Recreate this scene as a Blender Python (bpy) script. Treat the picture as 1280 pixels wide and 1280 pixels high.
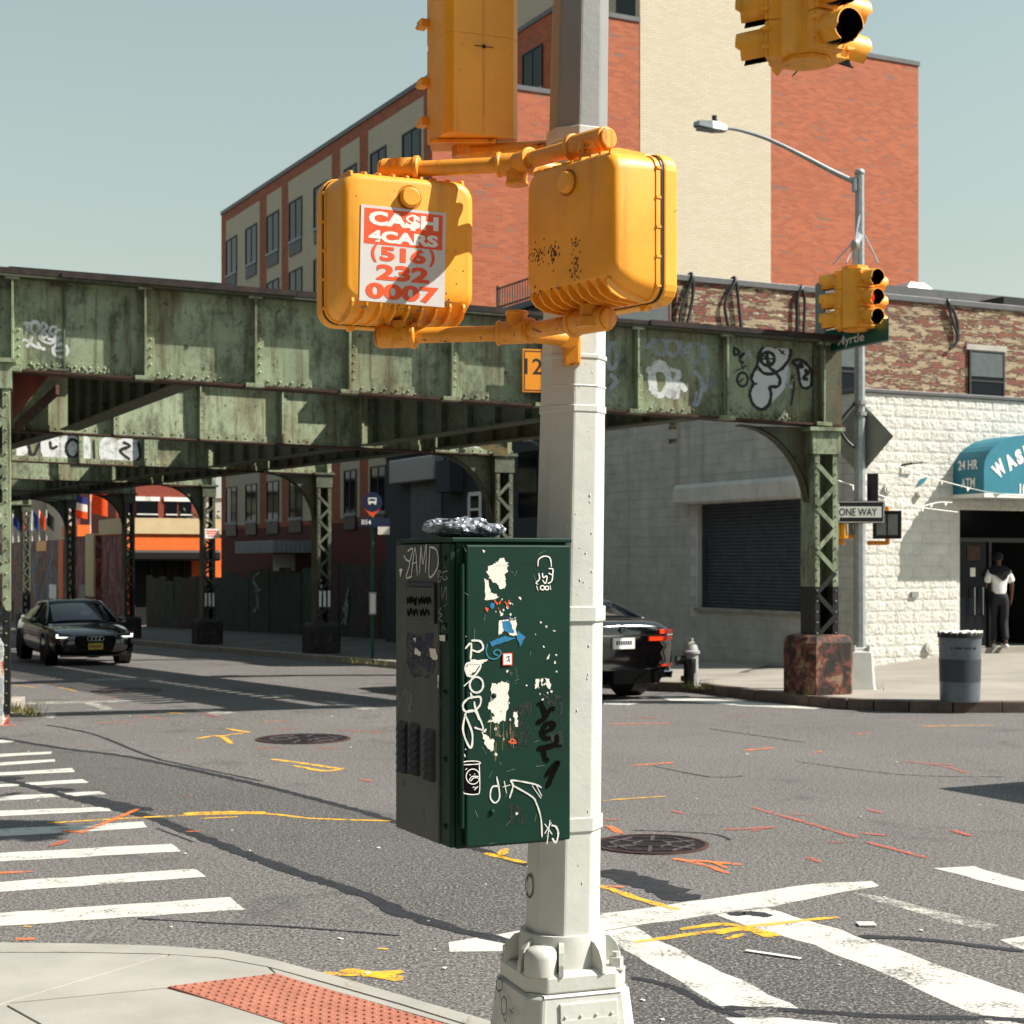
import bpy, math, random
from mathutils import Vector, Matrix, noise
R = math.radians
rnd = random.Random(7)
for o in list(bpy.data.objects): bpy.data.objects.remove(o)
SC = bpy.context.scene
COL = SC.collection

# ---------------------------------------------------------------- camera
EYE, FPX, HZ = 1.85, 2050.0, 705.0          # eye height, focal length in picture units, horizon row (1280 px picture)
cam_d = bpy.data.cameras.new('camera'); cam = bpy.data.objects.new('camera', cam_d); COL.objects.link(cam)
cam.location = (0, 0, EYE); cam.rotation_euler = (R(90), 0, 0)
cam_d.sensor_width = 36; cam_d.lens = FPX / 1280 * 36; cam_d.shift_y = (HZ - 640) / 1280
cam_d.clip_start = .1; cam_d.clip_end = 3000
cam_d.dof.use_dof = True; cam_d.dof.focus_distance = 4.7; cam_d.dof.aperture_fstop = 11
SC.camera = cam
SC.render.resolution_x = SC.render.resolution_y = 1024
# ---------------------------------------------------------------- sky and sun
SUN = Vector((.70, -.075, .70)).normalized()
elev = math.asin(SUN.z); az = math.atan2(SUN.x, SUN.y)
wd = bpy.data.worlds.new('World'); SC.world = wd; wd.use_nodes = True
nt = wd.node_tree; nt.nodes.clear()
sky = nt.nodes.new('ShaderNodeTexSky'); sky.sky_type = 'NISHITA'; sky.sun_disc = False
sky.sun_elevation = elev; sky.sun_rotation = az; sky.air_density = 3.0; sky.dust_density = .6; sky.ozone_density = 1.0
hs = nt.nodes.new('ShaderNodeHueSaturation'); hs.inputs['Saturation'].default_value = .36
tint = nt.nodes.new('ShaderNodeMix'); tint.data_type = 'RGBA'; tint.blend_type = 'MULTIPLY'
tint.inputs[0].default_value = 1; tint.inputs[7].default_value = (.85, 1.02, 1.10, 1)
bg = nt.nodes.new('ShaderNodeBackground'); bg.inputs['Strength'].default_value = .058
wo = nt.nodes.new('ShaderNodeOutputWorld')
nt.links.new(sky.outputs[0], hs.inputs['Color']); nt.links.new(hs.outputs[0], tint.inputs[6])
nt.links.new(tint.outputs[2], bg.inputs['Color']); nt.links.new(bg.outputs[0], wo.inputs['Surface'])
sl = bpy.data.lights.new('sun', 'SUN'); sl.energy = 5.0; sl.angle = R(.53); sl.color = (1.0, .935, .85)
so = bpy.data.objects.new('sun', sl); COL.objects.link(so); so.location = (30, 0, 40)
so.rotation_euler = SUN.to_track_quat('Z', 'Y').to_euler()
SC.view_settings.view_transform = 'Standard'; SC.view_settings.look = 'None'
SC.view_settings.exposure = .94; SC.view_settings.gamma = 1.0
SC.render.engine = 'CYCLES'
SC.cycles.max_bounces = 6; SC.cycles.diffuse_bounces = 3; SC.cycles.glossy_bounces = 3; SC.cycles.transparent_max_bounces = 12

# ---------------------------------------------------------------- geometry helpers
class MB:
    def __init__(s): s.v = []; s.f = []; s.m = []; s.cur = 0
    def add(s, vs, fs):
        k = len(s.v); s.v += [tuple(v) for v in vs]
        for f in fs: s.f.append(tuple(k + i for i in f)); s.m.append(s.cur)
        return s
    def box(s, x0, x1, y0, y1, z0, z1, M=None):
        vs = [(x, y, z) for z in (z0, z1) for y in (y0, y1) for x in (x0, x1)]
        if M is not None: vs = [M @ Vector(v) for v in vs]
        return s.add(vs, [(0, 2, 3, 1), (4, 5, 7, 6), (0, 1, 5, 4), (2, 6, 7, 3), (0, 4, 6, 2), (1, 3, 7, 5)])
    def prism(s, poly, z0, z1, M=None):
        n = len(poly); a = sum(poly[i][0] * poly[(i + 1) % n][1] - poly[(i + 1) % n][0] * poly[i][1] for i in range(n))
        if a < 0: poly = poly[::-1]
        vs = [Vector((p[0], p[1], z0)) for p in poly] + [Vector((p[0], p[1], z1)) for p in poly]
        if M is not None: vs = [M @ v for v in vs]
        return s.add(vs, [tuple(range(n))[::-1], tuple(range(n, 2 * n))] + [(i, (i + 1) % n, n + (i + 1) % n, n + i) for i in range(n)])
    def cyl(s, p0, p1, r0, r1=None, n=12, caps=True, rot=0):
        r1 = r0 if r1 is None else r1; p0, p1 = Vector(p0), Vector(p1); d = (p1 - p0).normalized()
        u = d.orthogonal().normalized() if abs(d.z) < .999 else Vector((1, 0, 0)); w = d.cross(u)
        vs = []
        for p, r in ((p0, r0), (p1, r1)):
            for i in range(n):
                t = 2 * math.pi * i / n + rot; vs.append(p + u * math.cos(t) * r + w * math.sin(t) * r)
        fs = [(i, (i + 1) % n, n + (i + 1) % n, n + i) for i in range(n)]
        if caps: fs += [tuple(range(n))[::-1], tuple(range(n, 2 * n))]
        return s.add(vs, fs)
    def tube(s, pts, r, n=8, closed=False):
        pts = [Vector(p) for p in pts]; m = len(pts); vs = []; up = None
        rr = r if isinstance(r, (list, tuple)) else [r] * m
        for i, p in enumerate(pts):
            d = (pts[(i + 1) % m] - pts[i - 1]) if closed else pts[min(i + 1, m - 1)] - pts[max(i - 1, 0)]
            d.normalize()
            if up is None: up = d.orthogonal().normalized()
            up = (up - d * up.dot(d)).normalized(); w = d.cross(up)
            for k in range(n):
                t = 2 * math.pi * k / n; vs.append(p + (up * math.cos(t) + w * math.sin(t)) * rr[i])
        fs = []
        for i in range(m if closed else m - 1):
            j = (i + 1) % m
            for k in range(n): fs.append((i * n + k, i * n + (k + 1) % n, j * n + (k + 1) % n, j * n + k))
        if not closed: fs += [tuple(range(n))[::-1], tuple((m - 1) * n + k for k in range(n))]
        return s.add(vs, fs)
    def lathe(s, prof, n=20, M=None, rot=0):
        vs = []; m = len(prof)
        for (r, z) in prof:
            for k in range(n):
                t = 2 * math.pi * k / n + rot; v = Vector((r * math.cos(t), r * math.sin(t), z)); vs.append(M @ v if M is not None else v)
        fs = [(i * n + k, i * n + (k + 1) % n, (i + 1) * n + (k + 1) % n, (i + 1) * n + k) for i in range(m - 1) for k in range(n)]
        fs += [tuple(range(n))[::-1], tuple((m - 1) * n + k for k in range(n))]
        return s.add(vs, fs)
    def loft(s, rings, caps=True, closed=True):
        n = len(rings[0]); vs = [v for r in rings for v in r]; fs = []
        for i in range(len(rings) - 1):
            for k in range(n if closed else n - 1): fs.append((i * n + k, i * n + (k + 1) % n, (i + 1) * n + (k + 1) % n, (i + 1) * n + k))
        if caps: fs += [tuple(range(n))[::-1], tuple((len(rings) - 1) * n + k for k in range(n))]
        return s.add(vs, fs)
    def sphere(s, c, rx, ry=None, rz=None, nu=12, nv=8, M=None):
        ry = rx if ry is None else ry; rz = rx if rz is None else rz; c = Vector(c)
        rings = []
        for i in range(1, nv):
            t = math.pi * i / nv
            rings.append([c + Vector((rx * math.sin(t) * math.cos(2 * math.pi * k / nu), ry * math.sin(t) * math.sin(2 * math.pi * k / nu), -rz * math.cos(t))) for k in range(nu)])
        if M is not None: rings = [[M @ v for v in r] for r in rings]
        return s.loft(rings)

def WM(o):
    m = o.matrix_basis.copy()
    if o.parent is not None: m = WM(o.parent) @ o.matrix_parent_inverse @ m
    return m
def link(o, parent=None, world=False):
    COL.objects.link(o)
    if parent is not None:
        o.parent = parent
        o.matrix_parent_inverse = WM(parent).inverted() if world else Matrix()
    return o
def mesh(name, mb):
    me = bpy.data.meshes.new(name); me.from_pydata(mb.v, [], mb.f)
    return me
def obj(name, mb, mat, parent=None, world=False, bevel=0, smooth=False, kind=None, seg=2, label=None, sub=0):
    me = mesh(name, mb) if isinstance(mb, MB) else mb
    if isinstance(mb, MB):
        for m in (mat if isinstance(mat, list) else [mat]): me.materials.append(m)
        if isinstance(mat, list): me.polygons.foreach_set('material_index', mb.m)
        if smooth:
            me.polygons.foreach_set('use_smooth', [True] * len(me.polygons))
            if smooth is not True: me.set_sharp_from_angle(angle=R(smooth))
        me.update()
    o = bpy.data.objects.new(name, me); link(o, parent, world)
    if bevel:
        b = o.modifiers.new('bevel', 'BEVEL'); b.width = bevel; b.segments = seg; b.limit_method = 'ANGLE'; b.angle_limit = R(40)
    if sub:
        b = o.modifiers.new('subdivision', 'SUBSURF'); b.levels = b.render_levels = sub
    if kind: o['kind'] = kind
    if label: o['label'] = label
    return o
def tag(o, label, cat, group=None):
    o['label'] = label; o['category'] = cat
    if group: o['group'] = group
    return o
def thing(name, label, cat, loc=(0, 0, 0), rz=0, group=None):
    o = bpy.data.objects.new(name, None); COL.objects.link(o); o.location = loc; o.rotation_euler = (0, 0, rz)
    o.empty_display_size = .2
    return tag(o, label, cat, group)
def dup(src, parent, loc=None, rz=None):
    c = src.copy(); COL.objects.link(c)
    if parent is not None: c.parent = parent
    if loc is not None: c.location = loc
    if rz is not None: c.rotation_euler = (0, 0, rz)
    for ch in KIDS.get(src.name, [k for k in bpy.data.objects if k.parent == src]): dup(ch, c)
    return c
KIDS = {}
def frame(o, u, n=None, v=(0, 0, 1)):
    """4x4 with local x = u, y = v, z = normal (u x v)"""
    u = Vector(u).normalized(); v = Vector(v); w = u.cross(v).normalized()
    return Matrix(((u.x, v.x, w.x, o[0]), (u.y, v.y, w.y, o[1]), (u.z, v.z, w.z, o[2]), (0, 0, 0, 1)))

# street frame: origin at the corner of the white shop, b along the cross street, a along the avenue
TH = math.atan2(.448, .894)
BV = Vector((math.cos(TH), math.sin(TH), 0)); AV = Vector((-math.sin(TH), math.cos(TH), 0))
OV = Vector((6.05, 28.7, 0))
def F(b, a, z=0): return OV + BV * b + AV * a + Vector((0, 0, z))
def toF(x, y): d = Vector((x, y, 0)) - OV; return d.dot(BV), d.dot(AV)
def gz(x, y):
    a = toF(x, y)[1]; t = max(0.0, min(a + 5.0, 110.0))
    return -.0215 * t * min(1, t / 3)
# ways to read a place off the photograph: a ray through a picture point meets a depth, a plane or the ground
def ray(px, py): return Vector(((px - 640) / FPX, 1, (HZ - py) / FPX))
CAMP = Vector((0, 0, EYE))
def P(px, py, y): return CAMP + ray(px, py) * y
def onplane(px, py, p0, n):
    d = ray(px, py); return CAMP + d * ((Vector(p0) - CAMP).dot(n) / d.dot(n))
def G(px, py, dz=0.0):
    d = ray(px, py); z = dz; p = None
    for _ in range(12):
        t = (z - EYE) / d.z; p = CAMP + d * t; z = gz(p.x, p.y) + dz
    return p
def uv_of(M, px, py):
    n = Vector((M[0][2], M[1][2], M[2][2])); p = onplane(px, py, M.translation, n)
    q = M.inverted() @ p; return (q.x, q.y)

def smoothpts(pts, k=5, closed=False):
    if len(pts) < 3: return [Vector(p) for p in pts]
    pts = [Vector(p) for p in pts]; n = len(pts); out = []
    rng = range(n if closed else n - 1)
    for i in rng:
        if closed: p0, p1, p2, p3 = pts[i - 1], pts[i], pts[(i + 1) % n], pts[(i + 2) % n]
        else: p0, p1, p2, p3 = pts[max(i - 1, 0)], pts[i], pts[i + 1], pts[min(i + 2, n - 1)]
        for j in range(k):
            t = j / k
            out.append(.5 * ((2 * p1) + (p2 - p0) * t + (2 * p0 - 5 * p1 + 4 * p2 - p3) * t * t + (3 * p1 - p0 - 3 * p2 + p3) * t ** 3))
    if not closed: out.append(pts[-1])
    return out
def ribbon(mb, pts, w, M, lift, seed=0, jit=.25, round_=True):
    """flat paint stroke lying on frame M"""
    r = random.Random(seed); n = len(pts); L = []; Rr = []
    for i, p in enumerate(pts):
        d = pts[min(i + 1, n - 1)] - pts[max(i - 1, 0)]
        if d.length < 1e-9: d = Vector((1, 0))
        d.normalize(); nn = Vector((-d.y, d.x)); ww = w * .5 * (1 + jit * (r.random() * 2 - 1))
        if round_ and i in (0, n - 1): ww *= .55
        L.append(M @ Vector((p.x + nn.x * ww, p.y + nn.y * ww, lift))); Rr.append(M @ Vector((p.x - nn.x * ww, p.y - nn.y * ww, lift)))
    vs = L + Rr
    mb.add(vs, [(i, n + i, n + i + 1, i + 1) for i in range(n - 1)])
def strokes(name, lines, w, M, mat, parent, px=None, lift=.003, seed=1, jit=.25, k=5, dl=.00025, label=None, kind=None):
    mb = MB(); lift *= .3; dl *= .2
    for i, l in enumerate(lines):
        if px: l = [uv_of(M, px[0] + p[0] / px[2], px[1] + p[1] / px[2]) for p in l]
        ribbon(mb, smoothpts([Vector(p) for p in l], k), w, M, lift + i * dl, seed + i, jit)
    return obj(name, mb, mat, parent, world=True, label=label, kind=kind)
def blob(mb, pts, M, lift, px=None, jag=0.0, seed=0, smooth=0):
    r = random.Random(seed); lift *= .3
    if px: pts = [uv_of(M, px[0] + p[0] / px[2], px[1] + p[1] / px[2]) for p in pts]
    pts = [Vector(p) for p in pts]
    if smooth: pts = smoothpts(pts, smooth, True)
    if jag:
        out = []
        for i, p in enumerate(pts):
            q = pts[(i + 1) % len(pts)]
            for j in range(5): out.append(p.lerp(q, j / 5) + Vector((r.uniform(-jag, jag), r.uniform(-jag, jag))))
        pts = out
    c = sum(pts, Vector((0, 0))) / len(pts); n = len(pts)
    mb.add([M @ Vector((p.x, p.y, lift)) for p in pts], [tuple(range(n))])
def scraps(name, mb, mat, parent):
    for f in mb.f:
        m = MB(); m.add([mb.v[i] for i in f], [tuple(range(len(f)))]); obj(name, m, mat, parent, world=True)
def ellipse(cx, cy, rx, ry, n=14, a0=0, a1=360):
    return [(cx + rx * math.cos(R(a0 + (a1 - a0) * i / n)), cy + ry * math.sin(R(a0 + (a1 - a0) * i / n))) for i in range(n + 1)]
def text(name, s, M, mat, parent, w, h, off=0.0, lift=.002, ext=.0006, cx=0, cy=0, shear=0, label=None):
    """lettering fitted to a box w x h centred at (cx, cy) of frame M"""
    cu = bpy.data.curves.new('lettering', 'FONT'); cu.body = s; cu.size = 1; cu.offset = off; cu.extrude = 0; cu.resolution_u = 3; cu.shear = shear
    to = bpy.data.objects.new('lettering', cu); COL.objects.link(to)
    dg = bpy.context.evaluated_depsgraph_get(); dg.update()
    me = bpy.data.meshes.new_from_object(to.evaluated_get(dg)); bpy.data.objects.remove(to); bpy.data.curves.remove(cu)
    xs = [v.co.x for v in me.vertices]; ys = [v.co.y for v in me.vertices]
    sx = w / (max(xs) - min(xs)); sy = h / (max(ys) - min(ys)); mx = (max(xs) + min(xs)) / 2; my = (max(ys) + min(ys)) / 2
    for v in me.vertices: v.co = M @ Vector(((v.co.x - mx) * sx + cx, (v.co.y - my) * sy + cy, lift))
    me.materials.clear(); me.materials.append(mat)
    o = bpy.data.objects.new(name, me); link(o, parent, True)
    if label: o['label'] = label
    return o

# ---------------------------------------------------------------- materials
def nodes(name):
    m = bpy.data.materials.new(name); m.use_nodes = True; nt = m.node_tree
    b = nt.nodes['Principled BSDF']; return m, nt, b
ALB = 1.35      # one film-like curve on every base colour
class NT:
    def __init__(s, nt): s.nt = nt
    def n(s, t, **kw):
        x = s.nt.nodes.new(t)
        for k, v in kw.items():
            if k.startswith('_'): setattr(x, k[1:], v)
            else:
                key = int(k[1:]) if k[0] == 'i' and k[1:].isdigit() else k.replace('_', ' ')
                if hasattr(v, 'is_output'): s.nt.links.new(v, x.inputs[key])
                else: x.inputs[key].default_value = v
        return x
    def coord(s, scale=(1, 1, 1), kind='Object'):
        c = s.n('ShaderNodeTexCoord'); mp = s.n('ShaderNodeMapping', Scale=scale); s.nt.links.new(c.outputs[kind], mp.inputs['Vector']); return mp.outputs[0]
    def noise(s, scale, vec=None, detail=4, rough=.55, dist=0):
        x = s.n('ShaderNodeTexNoise', Scale=scale, Detail=detail, Roughness=rough, Distortion=dist)
        if vec is not None: s.nt.links.new(vec, x.inputs['Vector'])
        return x.outputs['Fac']
    def ramp(s, fac, stops):
        x = s.n('ShaderNodeValToRGB'); s.nt.links.new(fac, x.inputs[0]); e = x.color_ramp.elements
        while len(e) < len(stops): e.new(.5)
        for q, (p, c) in zip(e, stops):
            q.position = p; q.color = (c, c, c, 1) if isinstance(c, (int, float)) else (*c, 1)
        return x.outputs[0]
    def mix(s, fac, a, b, mode='MIX'):
        x = s.n('ShaderNodeMix', _data_type='RGBA', _blend_type=mode)
        for k, v in ((0, fac), (6, a), (7, b)):
            if hasattr(v, 'is_output'): s.nt.links.new(v, x.inputs[k])
            else: x.inputs[k].default_value = (*v, 1) if isinstance(v, tuple) and len(v) == 3 else v
        return x.outputs[2]
    def math(s, op, a, b=0.0, c=0.0):
        x = s.n('ShaderNodeMath', _operation=op)
        for k, v in ((0, a), (1, b), (2, c)):
            if hasattr(v, 'is_output'): s.nt.links.new(v, x.inputs[k])
            else: x.inputs[k].default_value = v
        return x.outputs[0]
    def bump(s, h, strength, dist=.01, normal=None):
        x = s.n('ShaderNodeBump', Strength=strength, Distance=dist); s.nt.links.new(h, x.inputs['Height'])
        if normal is not None: s.nt.links.new(normal, x.inputs['Normal'])
        return x.outputs[0]
    def link(s, a, b):
        if b.name == 'Base Color':
            g = s.nt.nodes.new('ShaderNodeGamma'); g.inputs[1].default_value = ALB; s.nt.links.new(a, g.inputs[0]); a = g.outputs[0]
        s.nt.links.new(a, b)
def paint(name, col, rough=.5, metal=0.0, var=.18, scale=6, bump=.0, bscale=60, spots=None, streaks=None, spec=.5, coat=0, bdist=.004, world=False):
    """plain material: mottled base colour, optional spots ((colour, amount 0..1, scale)) and vertical streaks"""
    m, nt, b = nodes(name); t = NT(nt); v = t.n('ShaderNodeNewGeometry').outputs['Position'] if world else t.coord()
    n1 = t.noise(scale, v, 5, .6)
    c = t.mix(t.ramp(n1, [(.3, 0), (.7, 1)]), tuple(max(0, x * (1 - var)) for x in col), tuple(min(1, x * (1 + var)) for x in col))
    if streaks:
        sc, amt, fq = streaks; vs = t.coord((fq, fq, fq * .06)); c = t.mix(t.ramp(t.noise(1, vs, 4, .6), [(.62 - amt * .2, 0), (.78, .85)]), c, sc)
    if spots:
        sc, amt, fq = spots; c = t.mix(t.ramp(t.noise(fq, v, 8, .7, .4), [(.68 - amt * .3, 0), (.71 - amt * .3, 1)]), c, sc)
    t.link(c, b.inputs['Base Color']); b.inputs['Roughness'].default_value = rough; b.inputs['Metallic'].default_value = metal
    b.inputs['Specular IOR Level'].default_value = spec; b.inputs['Coat Weight'].default_value = coat
    if bump: t.link(t.bump(t.noise(bscale, v, 5, .65), bump, bdist), b.inputs['Normal'])
    return m
def wornpaint(name, col, wear=.45, scale=14, rough=.8, fine=90, var=.1, soft=.035, top=1.0):
    """paint film with holes worn through it"""
    m, nt, b = nodes(name); t = NT(nt); v = t.coord()
    b.inputs['Roughness'].default_value = rough
    c = t.mix(t.noise(7, v), tuple(x * (1 - var) for x in col), tuple(min(1, x * (1 + var)) for x in col)); t.link(c, b.inputs['Base Color'])
    h = t.math('ADD', t.math('MULTIPLY', t.noise(scale, v, 6, .7), .6), t.math('MULTIPLY', t.noise(fine, v, 3, .6), .4))
    a = t.ramp(h, [(wear - soft, 0), (wear + soft, top)])
    tr = t.n('ShaderNodeBsdfTransparent'); ms = t.n('ShaderNodeMixShader')
    t.link(a, ms.inputs[0]); t.link(tr.outputs[0], ms.inputs[1]); t.link(b.outputs[0], ms.inputs[2])
    t.link(ms.outputs[0], nt.nodes['Material Output'].inputs['Surface']); return m
def brickmat(name, c1, c2, mortar, bw=.21, bh=.075, ms=.012, odd=None, bump=.5, rough=.85, grime=.25, worn=None, bias=0.0):
    """bricks laid in metres on vertical walls of a building whose axes are the object's own"""
    m, nt, b = nodes(name); t = NT(nt); c = t.n('ShaderNodeTexCoord'); sp = t.n('ShaderNodeSeparateXYZ'); t.link(c.outputs['Object'], sp.inputs[0])
    cb = t.n('ShaderNodeCombineXYZ'); t.link(t.math('ADD', sp.outputs[0], sp.outputs[1]), cb.inputs[0]); t.link(sp.outputs[2], cb.inputs[1])
    br = t.n('ShaderNodeTexBrick', Scale=1.0, Mortar_Size=ms, Mortar_Smooth=.2, Bias=bias, Brick_Width=bw, Row_Height=bh)
    br.inputs['Color1'].default_value = (*c1, 1); br.inputs['Color2'].default_value = (*c2, 1); br.inputs['Mortar'].default_value = (*mortar, 1)
    t.link(cb.outputs[0], br.inputs['Vector']); col = br.outputs['Color']
    v = t.coord()
    if odd:
        mp = t.n('ShaderNodeMapping', Scale=(1.1, 7.0, 1)); t.link(cb.outputs[0], mp.inputs[0])
        vo = t.noise(1.0, mp.outputs[0], 2, .5); col = t.mix(t.ramp(vo, [(.63, 0), (.67, .75)]), col, odd)
    col = t.mix(t.ramp(t.noise(.5, v, 5, .6), [(.3, 0), (.75, grime)]), col, tuple(x * .55 for x in c1))
    hgt = br.outputs['Fac']
    if worn:
        b2 = t.n('ShaderNodeTexBrick', Scale=1.0, Mortar_Size=0.0, Brick_Width=bw, Row_Height=bh); b2.inputs['Color1'].default_value = (0, 0, 0, 1); b2.inputs['Color2'].default_value = (1, 1, 1, 1); t.link(cb.outputs[0], b2.inputs['Vector'])
        mp = t.n('ShaderNodeMapping', Scale=(1.5, 7.5, 1)); t.link(cb.outputs[0], mp.inputs[0]); mp3 = t.n('ShaderNodeMapping', Scale=(7, 38, 1)); t.link(cb.outputs[0], mp3.inputs[0])
        w = t.math('ADD', t.math('MULTIPLY', b2.outputs['Color'], .10), t.math('ADD', t.math('MULTIPLY', t.noise(1.0, mp.outputs[0], 4, .6), .65), t.math('MULTIPLY', t.noise(1.0, mp3.outputs[0], 4, .65), .42)))
        f = t.ramp(w, [(.575, 0), (.60, 1)]); col = t.mix(f, col, t.mix(t.noise(3, v, 5, .7), tuple(x * .75 for x in worn), tuple(x * 1.25 for x in worn)))
        mp2 = t.n('ShaderNodeMapping', Scale=(5, 14, 1)); t.link(cb.outputs[0], mp2.inputs[0])
        w2 = t.noise(1.0, mp2.outputs[0], 3, .5); col = t.mix(t.ramp(w2, [(.67, 0), (.69, 1)]), col, (.66, .60, .5))
        col = t.mix(t.ramp(w, [(.54, 0), (.56, .85), (.57, .85), (.59, 0)]), col, (.035, .02, .015))
        hgt = t.math('SUBTRACT', hgt, t.math('MULTIPLY', f, 1.5))
    t.link(col, b.inputs['Base Color']); b.inputs['Roughness'].default_value = rough
    t.link(t.bump(hgt, bump, -.01), b.inputs['Normal']); return m
def glassmat(name, col=(.01, .014, .018), rough=.06, streak=0):
    m, nt, b = nodes(name); b.inputs['Base Color'].default_value = (*col, 1); b.inputs['Roughness'].default_value = rough; b.inputs['Specular IOR Level'].default_value = .6
    return m
def emit(name, col, s):
    m, nt, b = nodes(name); b.inputs['Base Color'].default_value = (*col, 1); b.inputs['Emission Color'].default_value = (*col, 1); b.inputs['Emission Strength'].default_value = s; return m

def steel(name, base=(.20, .25, .13), rust=.42):
    m, nt, b = nodes(name); t = NT(nt); v = t.coord()
    c = t.mix(t.ramp(t.noise(2.2, v, 6, .65), [(.3, 0), (.7, 1)]), tuple(x * .82 for x in base), (base[0] * 1.15, base[1] * 1.13, base[2] * 1.2))
    c = t.mix(t.ramp(t.noise(1.0, t.coord((9, 9, .7)), 6, .7), [(.50, 0), (.64, .7)]), c, (.15, .12, .06))
    c = t.mix(t.ramp(t.noise(11, v, 7, .72, .5), [(.60, 0), (.64, .8)]), c, (.33, .36, .25))
    c = t.mix(t.ramp(t.noise(6.5, v, 12, .78, .15), [(.585 - (rust - .38), 0), (.64 - (rust - .38), .9)]), c, (.085, .045, .022))
    c = t.mix(t.ramp(t.noise(1.3, t.coord((1, 1, .35)), 6, .65), [(.50, 0), (.66, .6)]), c, (.19, .13, .05))
    c = t.mix(t.ramp(t.noise(3.0, t.coord((1, 1, .6)), 10, .75), [(.50, 0), (.62, .65)]), c, (.085, .095, .06))
    c = t.mix(t.ramp(t.noise(30, v, 6, .7), [(.60, 0), (.66, .6)]), c, (.10, .085, .05))
    c = t.mix(t.ramp(t.noise(1.0, t.coord((14, 14, 1.6)), 6, .7), [(.64, 0), (.72, .7)]), c, (.05, .045, .03))
    t.link(c, b.inputs['Base Color']); b.inputs['Roughness'].default_value = .62
    t.link(t.bump(t.noise(40, v, 6, .7), .35, .006), b.inputs['Normal']); return m

M_STEEL = steel('green_painted_steel', (.37, .425, .29), .39); M_STEEL_D = steel('shade_dark_green_steel', (.14, .17, .115), .42)  # darker copy: dark column paint, plus shade put into braces and girders
M_RUST = paint('rusty_steel', (.10, .045, .025), .8, 0, .5, 9, .4, 50)
M_BLACKST = paint('black_painted_steel', (.02, .02, .02), .5, 0, .3, 8, .3, 40, spots=((.12, .13, .08), .12, 9))
M_TIE = paint('creosoted_timber', (.035, .03, .025), .9, 0, .4, 5, .3)
M_RBRICK = brickmat('orange_red_brick', (.53, .195, .095), (.42, .14, .07), (.42, .23, .15), .29, .085, .007, odd=(.27, .20, .17), bump=.25, grime=.22)
M_TBRICK = brickmat('cream_brick', (.64, .58, .465), (.60, .535, .42), (.52, .47, .37), .29, .085, .008, bump=.3, grime=.06)
M_OLDBRICK = brickmat('weathered_brick', (.31, .10, .06), (.20, .07, .045), (.22, .16, .12), .21, .072, .012, bump=1.0, worn=(.38, .315, .22), grime=.3)
M_ROWBRICK = brickmat('row_house_brick', (.36, .09, .05), (.30, .07, .04), (.32, .14, .10), .21, .075, .008, bump=.2)
M_BASEBRICK = brickmat('dark_red_brick', (.22, .05, .04), (.18, .04, .03), (.15, .07, .06), .21, .075, .008, bump=.2)
M_CMU = paint('white_painted_block', (.67, .65, .60), .8, 0, .10, 3, 1.0, 16, streaks=((.50, .45, .36), .0, 2.5), bdist=.03, world=True)
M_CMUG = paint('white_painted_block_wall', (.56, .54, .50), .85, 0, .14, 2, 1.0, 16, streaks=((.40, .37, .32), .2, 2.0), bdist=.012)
M_CHAR = paint('charcoal_painted_wall', (.065, .07, .085), .75, 0, .2, 1.5, .3, 20)
M_COPING = paint('grey_metal_coping', (.15, .15, .155), .5, .1, .15, 3)
M_TAR = paint('tar_seal', (.022, .022, .028), .55, 0, .3, 20, .3, 80)
M_CONC = paint('pale_concrete', (.40, .385, .35), .85, 0, .13, 1.6, .35, 90, spots=((.32, .295, .25), .1, 3.5))
M_WALKD = paint('far_concrete', (.36, .335, .295), .88, 0, .14, .8, .2, 60, spots=((.23, .21, .175), .14, 2.0))
M_KERB = paint('kerb_concrete', (.42, .39, .34), .85, 0, .15, 3, .2, 80)
M_KERBST = paint('steel_faced_kerb', (.17, .125, .10), .7, 0, .35, 4, .3, 40)
M_YEL = paint('yellow_signal_paint', (.87, .45, .05), .48, 0, .10, 4, .22, 70, streaks=((.50, .24, .04), .22, 14), spots=((.42, .19, .03), .10, 48), bdist=.002)
M_YELD = paint('peeling_yellow_paint', (.86, .42, .04), .48, 0, .11, 5, .25, 70, streaks=((.55, .25, .03), .25, 14), bdist=.002)
M_PIPE = paint('orange_yellow_pipe', (.78, .38, .05), .45, 0, .12, 12, .2, 70, spots=((.28, .10, .03), .24, 22), streaks=((.40, .16, .03), .2, 30), bdist=.003)
M_POLE = paint('grey_cream_paint', (.585, .59, .55), .5, 0, .06, 6, .35, 26, streaks=((.40, .40, .36), .2, 9), spots=((.64, .64, .60), .08, 18), bdist=.004)
M_GALV = paint('galvanised_steel', (.42, .44, .44), .45, .4, .12, 14, .1)
M_ALU = paint('dull_aluminium', (.40, .40, .38), .45, .6, .15, 4)
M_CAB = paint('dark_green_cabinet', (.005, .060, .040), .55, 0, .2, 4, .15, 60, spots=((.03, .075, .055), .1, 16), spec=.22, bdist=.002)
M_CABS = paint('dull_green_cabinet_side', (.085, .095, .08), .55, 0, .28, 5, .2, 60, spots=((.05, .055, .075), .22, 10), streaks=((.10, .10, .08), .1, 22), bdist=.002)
M_CABL = paint('blue_black_louvre', (.012, .022, .04), .4, 0, .3, 20)
M_WHITE = paint('white_print', (.80, .78, .74), .6, 0, .03, 4)
M_RED = paint('red_print', (.82, .15, .035), .5, 0, .06, 10)
M_ORANGE = paint('orange_print', (.80, .10, .01), .5, 0, .08, 10)
M_BLACK = paint('black_paint', (.012, .012, .013), .5, 0, .2, 10)
M_MATTE = paint('matte_black', (.004, .004, .004), .95, 0, .1, 10, spec=.1)
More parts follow.
